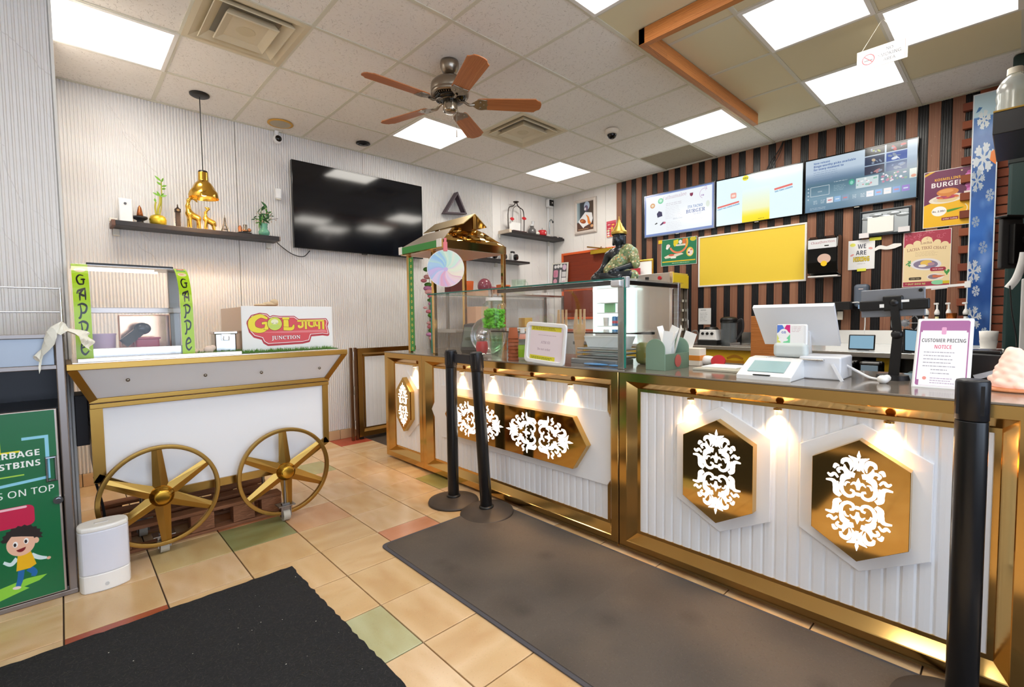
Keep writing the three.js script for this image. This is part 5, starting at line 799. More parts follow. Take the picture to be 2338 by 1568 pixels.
  poster('burger_poster', 'purple and yellow burger poster at the upper right', 2.226, -0.44, 0.308, 0.478, tex(512, 780, (x, w, hh) => {
    const g = x.createLinearGradient(0, 0, w, 420); g.addColorStop(0, '#7c2b58'); g.addColorStop(1, '#5a1c48'); x.fillStyle = g; x.fillRect(0, 0, w, hh); x.fillStyle = '#f6bf17'; x.beginPath(); x.moveTo(0, 470); x.quadraticCurveTo(180, 390, 330, 430); x.quadraticCurveTo(460, 440, w, 400); x.lineTo(w, hh); x.lineTo(0, hh); x.fill(); blob(x, [[0, 60], [120, 0], [60, 0], [0, 30]], '#e7b62a'); for (let i = 0; i < 9; i++) oval(x, 480 + rr(-20, 30), 80 + i * 34, 30, 26, i % 2 ? '#d77fc6' : '#b7489a'); oval(x, 400, 40, 10, 10, '#f0dcae');
    text(x, 'KOSMILLINS', 250, 124, 48, '#f2b928', { bold: true, sx: 0.98 }); text(x, 'BURGER', 250, 196, 92, '#f6f2f6', { bold: true }); oval(x, 250, 400, 196, 62, '#f0e7d8', -0.06); oval(x, 250, 398, 150, 44, '#e3d6c2', -0.06); oval(x, 256, 412, 110, 34, '#e7cf9a'); oval(x, 256, 378, 116, 26, '#b6404c'); for (let i = 0; i < 8; i++) oval(x, 160 + i * 28, 372 + (i % 2) * 14, 26, 12, ['#c9485a', '#d77a3e', '#a8396a'][i % 3]); oval(x, 256, 310, 118, 54, '#d9873c'); oval(x, 240, 296, 80, 26, '#eaa45a'); x.fillStyle = '#f0e7e0'; x.fillRect(430, 330, 82, 34);
    oval(x, 170, 566, 82, 68, '#fdfdfb'); text(x, 'Rs. 2.99/-', 170, 566, 34, '#4a2b2b', { bold: true }); blob(x, brush([[256, 576], [340, 562], [430, 546]], [34, 28, 6]), '#4a9a2c'); x.strokeStyle = '#fdf3d0'; x.lineWidth = 10; x.beginPath(); x.arc(400, 560, 70, -0.9, 1.2); x.stroke(); blob(x, [[390, 620], [450, 606], [436, 650]], '#fdf3d0'); x.fillStyle = '#8c2136'; x.fillRect(200, 660, 180, 40); text(x, 'order today', 290, 680, 28, '#f2d7d0', { bold: true });
  }));
  const df = onMenu('black_display_frame', 'black wall frame with silver bag and white paper sheet', 'frame', 2.085, -0.857, XM - 0.03);
  part('frame', loops(0.375, 0.235, [[0, -0.02], [0, 0.012], [0.01, 0.014], [0.02, 0.004]]), std('#2b3239', 0.35), df); part('silver_bag', [box(0.34, 0.205, 0.004), ...[0, 1, 2, 3, 4].map((i) => ball(0.05, -0.13 + i * 0.065, 0.05 + (i % 2) * 0.02, 0.002, 1, 0.35, 0.16, 10))], std('#aab2b8', 0.25, 0.5), df); part('paper_note', box(0.19, 0.14, 0.003, -0.03, -0.02, 0.016), M.paper, df); part('paper_tag', [box(0.075, 0.045, 0.003, -0.15, -0.105, 0.02), box(0.08, 0.045, 0.003, 0.14, -0.085, 0.02)], std('#e9e6ea', 0.7), df);
  const sd = onMenu('soap_dispenser', 'grey blue soap dispenser mounted low on the planked wall', 'dispenser', 1.41, -1.008);
  part('body', rspan(-0.058, 0.058, -0.09, 0.12, 0, 0.1, 0.03, 4), std('#5b6676', 0.4), sd); part('indicator', rspan(-0.018, 0.018, 0.07, 0.078, 0.098, 0.102, 0.001), std('#d9c9cc', 0.3), sd); part('nozzle', rspan(-0.02, 0.03, -0.11, -0.07, 0.06, 0.1, 0.006), std('#8fb0d6', 0.3), sd);
  const rp = onMenu('receipt_printer', 'flat black receipt printer on a wall bracket behind the white monitor', 'printer', 1.33, -1.18, XM);
  part('body', rspan(-0.11, 0.11, -0.035, 0.04, 0.02, 0.2, 0.006), M.black, rp); part('bracket', rspan(-0.08, 0.02, -0.13, -0.03, 0.01, 0.1, 0.004), M.charcoal, rp); part('white_plug', rspan(-0.01, 0.035, -0.13, -0.05, 0.1, 0.112, 0.003), M.offwhite, rp);
  single('printer_cable', 'white cable curving down from the wall receipt printer', 'cable', tube([[XM - 0.12, 1.36, -1.07], [XM - 0.11, 1.36, -1.02], [XM - 0.06, 1.3, -0.99], [XM - 0.03, 1.15, -0.985], [XM - 0.03, 0.98, -1.0]], 0.005, 40), M.plastic);
  const ban = thing('snowflake_banner', 'tall blue banner with silver snowflakes at the right end of the planked wall', 'banner', [5.42, 1.985, -0.222], TURN);
  part('sheet', box(0.15, 2.02, 0.004), std('#dfe9f2', 0.3), ban); part('print', new THREE.PlaneGeometry(0.135, 2.0).translate(0, 0, 0.0025), std('#ffffff', 0.25, 0, { map: tex(256, 1900, (x, w, hh) => {
    const g = x.createLinearGradient(0, 0, 0, hh); g.addColorStop(0, '#c9e6f4'); g.addColorStop(0.085, '#bfe2f4'); g.addColorStop(0.09, '#2a72c2'); g.addColorStop(0.3, '#17519c'); g.addColorStop(0.55, '#2f6fcb'); g.addColorStop(0.62, '#1b55ad'); g.addColorStop(1, '#174a94'); x.fillStyle = g; x.fillRect(0, 0, w, hh);
    for (let i = 0; i < 26; i++) { const R = rr(40, 130), q = x.createRadialGradient(0, 0, 0, 0, 0, R); q.addColorStop(0, i % 3 ? 'rgba(160,190,250,.35)' : 'rgba(10,40,90,.35)'); q.addColorStop(1, 'rgba(160,190,250,0)'); x.save(); x.translate(rr(0, w), rr(200, hh)); x.fillStyle = q; x.fillRect(-R, -R, 2 * R, 2 * R); x.restore(); }
    const flake = (a, b, r, c, lw) => { x.strokeStyle = c; x.lineCap = 'round'; for (let k = 0; k < 6; k++) { x.save(); x.translate(a, b); x.rotate((k * PI) / 3 + 0.3); x.lineWidth = lw; x.beginPath(); x.moveTo(0, 0); x.lineTo(0, -r); for (const q of [0.45, 0.72]) { x.moveTo(0, -r * q); x.lineTo(r * 0.24, -r * (q + 0.24)); x.moveTo(0, -r * q); x.lineTo(-r * 0.24, -r * (q + 0.24)); } x.stroke(); x.restore(); } };
    flake(110, 190, 66, '#dbe7f0', 15); flake(120, 480, 110, '#d3dde8', 22); flake(60, 640, 80, '#aebccb', 14); flake(205, 760, 44, '#9db0c8', 9); flake(60, 950, 40, '#8fa5c2', 8); flake(150, 1150, 46, '#8ea3c4', 8); flake(50, 1330, 84, '#c4cddb', 14); flake(90, 1480, 40, '#b9c6d8', 8); flake(70, 1690, 88, '#cdd6e0', 13); flake(200, 1800, 36, '#b5c6da', 9); blob(x, [[256, 420], [200, 440], [190, 500], [256, 540]], '#f2852a'); blob(x, [[20, 130], [50, 90], [90, 96], [60, 120]], '#3f77b5');
  }) }), ban);
  single('wall_bracket_arm', 'white jointed arm reaching out above the grey tablet', 'bracket', [bar([5.25, 1.462, -0.56], [5.25, 1.476, -0.29], 0.02, 0.016, [1, 0, 0]), rspan(5.235, 5.275, 1.45, 1.5, -0.3, -0.262, 0.004), bar([5.25, 1.45, -0.5], [5.25, 1.46, -0.4], 0.014, 0.012, [1, 0, 0])], M.plastic);
  single('hanging_cable', 'thin black cable hanging from the ceiling edge over the middle screen', 'cable', [tube([[5.5, 3.04, -1.715], [5.49, 2.96, -1.75], [5.49, 2.86, -1.83], [5.48, 2.76, -1.87]], 0.006, 30), tube([[5.5, 3.04, -1.71], [5.49, 2.93, -1.74], [5.48, 2.78, -1.82]], 0.004, 24)], M.black);
}
/* white end of the menu wall */
{
  const t = onMenu('framed_picture', 'framed sandwich picture on the white wall in the corner', 'picture', 2.695, -4.272);
  part('frame', loops(0.385, 0.49, [[0, -0.008], [0, 0.012], [0.012, 0.026], [0.03, 0.03], [0.044, 0.018], [0.046, 0.01]]), std('#d9cdc4', 0.35), t);
  part('print', new THREE.PlaneGeometry(0.3, 0.4).translate(0, 0, 0.011), std('#ffffff', 0.3, 0, { map: tex(360, 480, (x, w, h) => { x.fillStyle = '#3a4046'; x.fillRect(0, 0, w, h); const g = x.createLinearGradient(0, 0, 120, 0); g.addColorStop(0, '#b9ccd2'); g.addColorStop(1, '#4a5c66'); x.fillStyle = g; x.fillRect(0, 0, 70, 330); x.fillStyle = '#52443a'; x.fillRect(250, 0, 110, 300); x.fillStyle = '#5b3d30'; x.fillRect(0, 340, w, 140); oval(x, 214, 70, 60, 70, '#aebfd6'); oval(x, 200, 110, 40, 50, '#6b5c78'); oval(x, 180, 120, 22, 26, '#e6e2ea'); blob(x, [[180, 170], [320, 200], [340, 300], [310, 370], [150, 420], [30, 310]], '#f0f0f2'); blob(x, [[30, 320], [120, 280], [220, 350], [140, 440]], '#f4f4f4'); oval(x, 130, 320, 68, 36, '#a8552c', 0.35); oval(x, 110, 312, 30, 14, '#d99050'); blob(x, brush([[200, 220], [240, 270], [260, 350], [290, 380]], [10, 34, 56, 40]), '#e58a3c'); oval(x, 320, 420, 30, 24, '#d9a77a'); lines(x, 30, 450, 240, 1, 8, '#e6b98a', 10); }) }), t);
  poster('menu_flyer', 'small red menu flyer pinned behind the statue crown', 2.455, -3.835, 0.165, 0.225, tex(192, 256, (x, w, h) => { x.fillStyle = '#c6374f'; x.fillRect(0, 0, w, h); x.fillStyle = '#d95a6a'; x.fillRect(0, 0, w, 34); lines(x, 24, 50, 60, 2, 60, '#f0d0c8', 14); oval(x, 130, 66, 30, 12, '#f0b44a'); oval(x, 110, 120, 22, 26, '#f2c04f'); for (const q of [130, 170, 210]) { oval(x, 36, q + 20, 26, 16, ['#f0ede0', '#d8e0b0', '#f2e6e6'][q % 3]); oval(x, 120, q + 24, 40, 16, '#e88a4a'); } lines(x, 10, 236, 170, 1, 8, '#f2b04a', 10); }), 0.02);
  const b = onMenu('brown_board', 'brown board with orange border below the brass picture light', 'board', 1.72, -4.24);
  part('face', box(0.9, 0.92, 0.008), std('#a55f2c', 0.6, 0, { map: cherryTex }), b); part('border', loops(0.96, 0.98, [[0, -0.004], [0, 0.012], [0.006, 0.016], [0.03, 0.016], [0.034, 0.004]]), std('#e4622a', 0.45), b); part('cable_cover', rspan(0.315, 0.345, 0.0, 0.48, 0.01, 0.022, 0.003), M.white, b); part('handle', tube([[-0.3, -0.02, 0.006], [-0.26, -0.01, 0.03], [-0.26, -0.1, 0.03], [-0.3, -0.11, 0.006]], 0.006, 24, 8), M.gold, b);
  const p = onMenu('picture_light', 'brass picture light mounted over the brown board', 'wall lamp', 2.16, -3.93, XM - 0.06);
  part('shade', rspan(-0.2, 0.16, -0.03, 0.03, -0.02, 0.04, 0.008), std('#d9b43c', 0.22, 0.9), p); part('arm', [rod([-0.28, 0.09, 0], [0.03, 0.03, 0], 0.01), rod([-0.06, 0.03, 0], [-0.06, 0.07, -0.03], 0.007), rod([0.02, 0.03, 0], [0.02, 0.05, -0.03], 0.007)], M.brass, p);
  const c = onMenu('gold_framed_certificate', 'white certificate in a gold frame behind the statue', 'certificate', 1.82, -3.31, XM - 0.04);
  part('frame', loops(0.26, 0.33, [[0, -0.01], [0, 0.01], [0.008, 0.014], [0.022, 0.008], [0.024, 0.002]]), std('#d0a23c', 0.25, 0.9), c); part('sheet', box(0.22, 0.29, 0.003), M.paper, c);
  single('red_carton', 'narrow red carton standing beside the gold framed certificate', 'carton', rspan(-0.05, 0.05, 0, 0.19, -0.03, 0.03, 0.003), std('#b8283a', 0.5), [5.42, 1.69, -3.4], TURN);
  const ch = onMenu('chalkboard_menu', 'small white framed chalkboard style menu leaning in the corner', 'sign', 1.905, -4.735, XM - 0.05); ch.rotation.set(-0.06, TURN, -0.03, 'YXZ');
  part('frame', loops(0.31, 0.345, [[0, -0.01], [0, 0.006], [0.004, 0.009], [0.018, 0.009], [0.02, 0.004]]), M.offwhite, ch); part('face', new THREE.PlaneGeometry(0.28, 0.315).translate(0, 0, 0.004), std('#ffffff', 0.5, 0, { map: tex(256, 288, (x, w, h) => { x.fillStyle = '#56565a'; x.fillRect(0, 0, w, h); for (const [a, b, q, s] of [[50, 40, 24, 22], [100, 36, 24, 24], [150, 30, 24, 26]]) oval(x, a, b, q, s, '#e9e7e6'); oval(x, 210, 50, 34, 40, '#d8b9d0'); rrect(x, 20, 84, 80, 100, 18, '#d890a8'); rrect(x, 130, 84, 30, 190, 10, '#e4e2e2'); rrect(x, 170, 110, 74, 70, 6, '#dcd9da'); rrect(x, 166, 190, 80, 88, 6, '#eeeaea'); oval(x, 56, 238, 34, 36, '#dc9fb4'); text(x, 'sale', 206, 240, 30, '#b0446a', { font: 'serif' }); lines(x, 26, 104, 60, 4, 18, '#a3405f', 6); }) }), ch);
}

/* ================= kitchen behind the counter ================= */
const yellowFront = std('#f4c51a', 0.45);
{
  const t = thing('kitchen_counter', 'stainless steel kitchen counter with yellow front along the planked wall', 'counter');
  part('worktop', rspan(4.87, XM - 0.01, 0.905, 0.945, -4.0, -1.64, 0.006), M.steel, t); part('front_panel', rspan(4.93, 4.95, 0.05, 0.9, -4.0, -1.64, 0.003), yellowFront, t); part('carcass', span(4.96, XM - 0.02, 0.05, 0.9, -4.0, -1.64), M.midGrey, t); part('backsplash', rspan(XM - 0.03, XM - 0.018, 0.945, 1.07, -2.1, -1.64, 0.002), M.steel, t);
  part('cartoon_print', [ext(poly(brush([[-0.08, 0.02], [0, 0.045], [0.08, 0.02]], [0.02, 0.03, 0.02], 16)), 0.001).rotateY(TURN).translate(4.928, 0.8, -1.95), ext(poly(brush([[-0.09, -0.01], [0, -0.02], [0.09, -0.01]], [0.03, 0.04, 0.03], 16)), 0.001).rotateY(TURN).translate(4.928, 0.8, -1.95)], std('#c98a14', 0.5), t);
  const w = thing('serving_counter', 'white topped rear serving counter behind the grey tablet stand', 'counter');
  part('worktop', rspan(4.2, XM - 0.01, 0.945, 0.975, -1.3, -0.12, 0.004), std('#e4e9ec', 0.12), w); part('edge_trim', rspan(4.185, 4.2, 0.94, 0.977, -1.3, -0.12, 0.003), M.steel, w); part('carcass', span(4.5, XM - 0.02, 0.02, 0.945, -1.3, -0.12), M.blackGloss, w); part('front_panel', rspan(4.3, 4.315, 0.1, 0.93, -0.7, -0.6, 0.002), yellowFront, w); part('upstand', rspan(XM - 0.03, XM - 0.018, 0.975, 1.1, -1.3, -0.3, 0.002), M.white, w);
  single('wood_partition', 'orange brown wooden partition behind the white monitor', 'partition', boxUV(rspan(4.38, 4.41, 0.02, 1.245, -1.6, -1.28, 0.004)), cherry);
  const bk = thing('prep_table', 'steel prep table with an upper shelf along the fluted wall', 'table');
  part('upper_shelf', rspan(3.3, 5.3, 1.545, 1.57, -4.87, -4.5, 0.003), M.steel, bk); part('worktop', rspan(3.2, 5.3, 1.1, 1.14, -4.87, -4.3, 0.004), M.steel, bk); for (const x of [3.24, 5.26]) for (const z of [-4.84, -4.5]) part('leg', rspan(x - 0.015, x + 0.015, 0, 1.56, z - 0.015, z + 0.015, 0.003), M.steelDark, bk);
}
{   // heated cabinet
  const t = thing('warming_cabinet', 'tall stainless warming cabinet with brown glass door and red button', 'cabinet', [0, 0, 0]);
  part('body', [rspan(4.92, 5.3, 0.95, 1.74, -3.06, -3.03, 0.003), rspan(4.92, 5.3, 1.6, 1.74, -3.05, -2.63, 0.003), rspan(4.92, 5.3, 0.95, 1.0, -3.05, -2.63, 0.003), rspan(5.28, 5.3, 0.95, 1.74, -3.05, -2.63, 0.003)], M.steel, t); part('front_face', rspan(4.905, 4.92, 0.95, 1.74, -3.06, -2.62, 0.004), std('#cfcac4', 0.25, 0.9), t);
  part('corner_post', rspan(4.9, 4.93, 0.95, 1.745, -2.65, -2.615, 0.003), M.chrome, t); part('header', rspan(4.93, 5.29, 1.57, 1.72, -2.632, -2.622, 0.002), std('#cdb42a', 0.3), t); part('interior', span(4.94, 5.27, 1.0, 1.57, -2.9, -2.68), std('#6e5f4c', 0.5), t);
  for (const y of [1.1, 1.21, 1.32, 1.43]) { part('tray_rail', [rspan(4.95, 5.24, y, y + 0.008, -2.68, -2.67, 0.001), rspan(5.15, 5.2, y - 0.01, y + 0.02, -2.676, -2.668, 0.001)], M.steelDark, t); part('tray_tab', rspan(5.235, 5.26, y - 0.012, y + 0.016, -2.676, -2.664, 0.001), M.offwhite, t); }
  part('button', cyl(0.022, 0.02, 0.014, 0, 0, 0, 20).rotateZ(PI / 2).translate(4.905, 1.685, -2.77), M.red, t); part('switch', rspan(4.896, 4.906, 1.665, 1.705, -2.95, -2.91, 0.002), M.black, t);
}
{
  let t = thing('glass_fridge', 'white lit drinks cooler with shelves seen through the glass case', 'fridge', [0, 0, 0]);
  const inner = std('#f4fbfb', 0.4, 0, { emissive: '#e8fffb', emissiveIntensity: 0.35 });
  part('cabinet', [rspan(4.72, 5.3, 0.95, 1.6, -3.56, -3.53, 0.004), rspan(4.72, 5.3, 0.95, 1.6, -3.13, -3.1, 0.004), rspan(4.72, 5.3, 1.56, 1.6, -3.56, -3.1, 0.004), rspan(4.72, 5.3, 0.95, 1.0, -3.56, -3.1, 0.004), rspan(5.27, 5.3, 0.95, 1.6, -3.56, -3.1, 0.004)], inner, t); for (const y of [1.14, 1.3, 1.42]) part('shelf', rspan(4.76, 5.27, y, y + 0.01, -3.53, -3.13, 0.002), M.white, t); part('drawer', rspan(4.72, 4.8, 1.0, 1.1, -3.53, -3.13, 0.01), std('#dfe7e9', 0.3), t);
  const can = lathe([[0, 0], [0.026, 0], [0.03, 0.006], [0.03, 0.1], [0.024, 0.112], [0, 0.112]], 20);
  ['first blue can from the left inside the lit cooler', 'second blue can from the left inside the lit cooler', 'third blue can from the left inside the lit cooler'].forEach((l, i) => { const c = thing('drink_can', l, 'can', [4.8, 1.15, -3.3 + i * 0.066], 0, 'blue cans in the cooler'); part('body', can, std('#4f97d2', 0.25, 0.4), c); part('band', cyl(0.0304, 0.0304, 0.03, 0, 0.03, 0, 20, true), std('#d8526a', 0.3), c); });
  single('white_cup', 'plain white paper cup inside the lit cooler', 'cup', lathe([[0, 0], [0.03, 0], [0.036, 0.1], [0.034, 0.1], [0.028, 0.006], [0, 0.006]], 20), M.paper, [4.8, 1.15, -3.42]);
  single('green_packet', 'green product packet on the top shelf of the lit cooler', 'packet', rspan(-0.07, 0.07, 0, 0.11, -0.02, 0.02, 0.008), std('#8fd09a', 0.4), [4.82, 1.31, -3.38], TURN); single('pink_packet', 'pale pink packet on the top shelf of the lit cooler', 'packet', rspan(-0.04, 0.04, 0, 0.1, -0.02, 0.02, 0.006), std('#f0cfc0', 0.4), [4.82, 1.31, -3.22], TURN);
  t = thing('blender', 'white and black blender motor base on the steel kitchen counter', 'blender', [5.12, 0.945, -2.28], TURN);
  part('body', ext(poly([[-0.1, 0.05], [0.1, 0.05], [0.085, 0.16], [-0.085, 0.16]]), 0.18, 0.008, -0.09), M.plastic, t); part('foot', rspan(-0.105, 0.105, 0, 0.05, -0.1, 0.1, 0.008), M.black, t); part('top_pad', [cyl(0.085, 0.06, 0.03, 0, 0.158, 0, 24)], M.black, t); for (const x of [-0.05, 0, 0.05]) part('dial', [cyl(0.016, 0.013, 0.014, 0, 0, 0, 16).rotateX(PI / 2).translate(x, 0.12, 0.09)], M.black, t);
  t = thing('blender_jug', 'smoky tall blender jug with black lid on the steel counter', 'jug', [5.12, 0.945, -2.09]);
  part('jug', lathe([[0, 0], [0.07, 0], [0.075, 0.04], [0.082, 0.24], [0.078, 0.24], [0.07, 0.045], [0, 0.01]], 28), phys('#a9b2b8', 0.1, { transmission: 0.75, thickness: 0 }), t); part('lid', lathe([[0, 0.23], [0.086, 0.235], [0.088, 0.27], [0.07, 0.29], [0.04, 0.295], [0, 0.3]], 28), M.black, t); part('handle', tube([[0, 0.24, 0.075], [0, 0.27, 0.13], [0, 0.16, 0.14], [0, 0.06, 0.08]], 0.011, 24, 10), M.charcoal, t);
  t = onMenu('paper_notice', 'small white typed notice taped above the blender', 'notice', 1.25, -2.53); part('sheet', box(0.15, 0.19, 0.002), M.paper, t); part('print', new THREE.PlaneGeometry(0.14, 0.18).translate(0, 0, 0.0014), std('#ffffff', 0.6, 0, { map: tex(128, 160, (x, w, h) => { x.fillStyle = '#f3f4f5'; x.fillRect(0, 0, w, h); text(x, 'NOTICE', 50, 16, 16, '#8a8f94', { bold: true }); lines(x, 14, 44, 90, 6, 16, '#a9adb2', 4); }) }), t);
  t = onMenu('wall_socket', 'white wall socket with black plug behind the warming cabinet', 'socket', 1.16, -2.76); part('plate', rspan(-0.035, 0.035, -0.05, 0.05, 0, 0.008, 0.004), M.plastic, t); part('plug', [rspan(-0.02, 0.015, -0.01, 0.02, 0.008, 0.04, 0.004), tube([[0, 0, 0.035], [0.04, -0.03, 0.05], [0.03, -0.12, 0.06], [0, -0.2, 0.08]], 0.006, 24)], M.black, t);
  single('cable_tangle', 'tangled grey cables on the steel counter beside the blender', 'cables', [tube([[5.1, 0.96, -2.5], [5.08, 1.08, -2.47], [5.09, 1.09, -2.43], [5.12, 0.97, -2.42], [5.06, 0.955, -2.46], [5.1, 1.02, -2.5]], 0.01, 60), tube([[5.2, 0.96, -2.46], [5.16, 1.05, -2.42], [5.1, 0.96, -2.44]], 0.008, 30)], std('#77706a', 0.5));
  single('blue_jug', 'small blue plastic tub at the right end of the steel counter', 'tub', lathe([[0, 0], [0.05, 0], [0.06, 0.08], [0.05, 0.1], [0, 0.1]], 24), std('#3a78c9', 0.3), [5.0, 0.945, -1.7]);
  single('steel_tray', 'shallow steel tray on the right part of the steel counter', 'tray', [rspan(-0.12, 0.12, 0, 0.008, -0.1, 0.1, 0.003), rspan(-0.12, 0.12, 0.0, 0.03, -0.1, -0.095, 0.001), rspan(-0.12, 0.12, 0.0, 0.03, 0.095, 0.1, 0.001)], M.steel, [5.05, 0.946, -1.9]);
  // prep table things
  t = thing('chair_figurine', 'maroon glossy rounded object on the shelf behind the gold canopy', 'ornament', [3.9, 1.57, -4.62]); part('seat', ball(0.1, 0, 0.09, 0, 0.95, 1.0, 0.8, 22), std('#8a4a56', 0.15), t); part('side', rspan(0.04, 0.17, 0.0, 0.09, -0.06, 0.06, 0.03, 4), std('#94535e', 0.2), t);
  t = thing('orange_box', 'orange and black carton on the shelf right of the maroon object', 'carton', [4.2, 1.57, -4.6]); part('carton', rspan(-0.08, 0.08, 0, 0.12, -0.05, 0.05, 0.003), std('#d8703a', 0.5), t); part('label_print', rspan(-0.06, 0.06, 0.03, 0.1, 0.05, 0.052, 0.001), M.black, t); part('swoosh', ext(poly(brush([[-0.04, 0.05], [0, 0.07], [0.045, 0.085]], [0.01, 0.022, 0.004])), 0.001, 0, 0.0525), M.white, t);
  t = thing('water_pitcher', 'clear plastic pitcher with green band on the shelf', 'pitcher', [4.48, 1.57, -4.6]); part('body', lathe([[0, 0], [0.085, 0], [0.1, 0.2], [0.095, 0.2], [0.08, 0.006], [0, 0.006]], 28), M.clear, t); part('green_band', cyl(0.07, 0.072, 0.05, 0, 0.01, 0, 24), std('#9fd23a', 0.4), t); part('foam', cyl(0.066, 0.066, 0.06, 0, 0.07, 0, 24), M.white, t); part('handle', tube([[0.095, 0.18, 0], [0.16, 0.17, 0], [0.15, 0.05, 0], [0.088, 0.04, 0]], 0.009, 24, 8), M.clear, t);
  single('white_jar', 'white jar with black handle on the shelf right of the pitcher', 'jar', [lathe([[0, 0], [0.06, 0], [0.07, 0.03], [0.06, 0.1], [0.03, 0.12], [0, 0.122]], 24)], M.plastic, [4.82, 1.57, -4.6]);
  single('peach_box', 'peach coloured cardboard box on the prep table', 'box', rspan(-0.14, 0.14, 0, 0.26, -0.09, 0.09, 0.004), std('#dcae8c', 0.7), [3.72, 1.14, -4.5]); single('brown_box', 'small brown cardboard box with steel clip on the prep table', 'box', [rspan(-0.09, 0.09, 0, 0.2, -0.08, 0.08, 0.004), tube([[0, 0.2, 0.04], [0, 0.27, 0.04], [0.04, 0.29, 0.04], [0.06, 0.24, 0.04]], 0.008)], std('#b78a68', 0.7), [3.98, 1.14, -4.5]); single('tissue_box', 'small tan tissue box on the prep table', 'box', rspan(-0.07, 0.07, 0, 0.12, -0.06, 0.06, 0.004), std('#c7a25c', 0.6), [4.5, 1.14, -4.5]); single('orange_tub', 'orange tub on the shelf under the colourful disc', 'tub', lathe([[0, 0], [0.06, 0], [0.07, 0.14], [0.066, 0.14], [0, 0.01]], 20), std('#e0672a', 0.5), [3.62, 1.57, -4.6]); single('red_box', 'dark box with red lettering on the shelf under the colourful disc', 'box', [rspan(-0.09, 0.09, 0, 0.16, -0.06, 0.06, 0.004)], std('#5a1f1f', 0.5), [3.42, 1.57, -4.62]);
}
{   // the rear serving counter
  let t = thing('small_tablet', 'small dark framed tablet standing left of the black tablet arm', 'tablet', [4.42, 0.978, -0.813], TURN); t.rotation.set(-0.15, TURN, 0, 'YXZ');
  const scr = std('#000000', 0.2, 0, { emissive: '#8fb9d0', emissiveIntensity: 0.42 });
  part('body', rspan(-0.083, 0.083, 0, 0.118, -0.012, 0, 0.006, 3), M.black, t); part('display_panel', box(0.148, 0.098, 0.001, 0, 0.06, 0.0012), scr, t); part('stand', bar([0, 0.08, -0.01], [0, 0, -0.08], 0.08, 0.006), M.black, t);
  t = thing('small_tablet', 'small dark tablet turned sideways right of the black tablet arm', 'tablet', [4.25, 0.98, -0.49], TURN + 0.75); part('body', rspan(-0.06, 0.06, 0, 0.165, -0.012, 0, 0.006, 3), M.black, t); part('display_panel', box(0.1, 0.14, 0.001, 0, 0.085, 0.0012), scr, t); part('stand', bar([0, 0.1, -0.01], [0, 0, -0.08], 0.08, 0.006), M.black, t); t.rotation.set(-0.2, TURN + 0.75, -0.12, 'YXZ');
  const pump = ['first white pump bottle from the left on the rear counter', 'second white pump bottle from the left on the rear counter', 'third white pump bottle from the left on the rear counter', 'fourth white pump bottle, nearest the blue banner'];
  [-0.52, -0.455, -0.385, -0.285].forEach((z, i) => { const p = thing('pump_bottle', pump[i], 'bottle', [5.2, 0.975, z], 0.4, 'white pump bottles in a row'); part('bottle', lathe([[0, 0], [0.027, 0], [0.028, 0.15], [0.024, 0.19], [0.012, 0.21], [0.012, 0.25], [0, 0.25]], 20), std(['#e9e9ea', '#d9d2a0', '#e6e6e8', '#e2e4e6'][i], 0.35), p); part('ring', cyl(0.014, 0.014, 0.012, 0, 0.25, 0, 16), M.black, p); part('pump', [lathe([[0, 0.262], [0.016, 0.262], [0.018, 0.28], [0.012, 0.3], [0.006, 0.31], [0.006, 0.345], [0, 0.345]], 16), rspan(-0.01, 0.05, 0.345, 0.36, -0.008, 0.008, 0.004)], M.plastic, p); });
  single('copper_cup', 'small copper coloured cup between the pump bottles', 'cup', lathe([[0, 0], [0.03, 0], [0.035, 0.07], [0.032, 0.07], [0, 0.008]], 18), std('#b9672f', 0.25, 0.8), [5.12, 1.18, -0.36]); single('pump_riser', 'white riser box under the copper cup', 'box', rspan(-0.06, 0.06, 0, 0.204, -0.05, 0.05, 0.004), M.white, [5.12, 0.975, -0.345]);
  t = thing('desk_fan', 'small grey wire table fan behind the black tablet arm', 'fan', [4.9, 0.975, -0.62], TURN); part('guard', [tube(Array.from({ length: 24 }, (_, i) => [0.085 * Math.cos(i * PI / 12), 0.2 + 0.085 * Math.sin(i * PI / 12), 0]), 0.005, 60, 6, true), ...[0, 1, 2, 3].map((i) => rod([0.085 * Math.cos(i * PI / 4), 0.2 + 0.085 * Math.sin(i * PI / 4), 0], [-0.085 * Math.cos(i * PI / 4), 0.2 - 0.085 * Math.sin(i * PI / 4), 0], 0.0025, 6))], std('#8a8d90', 0.3, 0.6), t); part('stand', [rod([0, 0.12, 0], [0, 0, 0], 0.008), cyl(0.05, 0.045, 0.012, 0, 0, 0, 20)], M.grey, t); part('motor', [ball(0.03, 0, 0.2, -0.02)], M.grey, t);
  ['first dark display box with yellow sticker under the rear counter', 'second dark display box with yellow sticker under the rear counter'].forEach((l, i) => { const d = thing('display_box', l, 'display box', [4.0, 0.7, -0.83 + i * 0.145], TURN, 'dark boxes with yellow stickers'); part('case', rspan(-0.065, 0.065, 0, 0.225, -0.12, 0, 0.02, 3), M.blackGloss, d); part('front_label', rspan(-0.05, 0.045, 0.1, 0.2, 0, 0.002, 0.001), std('#8fa9bf', 0.3), d); part('yellow_sticker', [cyl(0.042, 0.042, 0.002, 0, 0, 0, 28).rotateX(PI / 2).scale(1.2, 0.9, 1).translate(0, 0.06, 0.004)], std('#e9e230', 0.45), d); part('leaf_print', ext(poly(brush([[-0.025, 0.05], [0, 0.065], [0.028, 0.055]], [0.004, 0.02, 0.004])), 0.001, 0, 0.0065), M.leafDark, d); });
  single('rear_shelf', 'low black shelf carrying the dark display boxes', 'shelf', rspan(3.85, 4.15, 0.66, 0.7, -1.3, -0.3, 0.004), M.black);
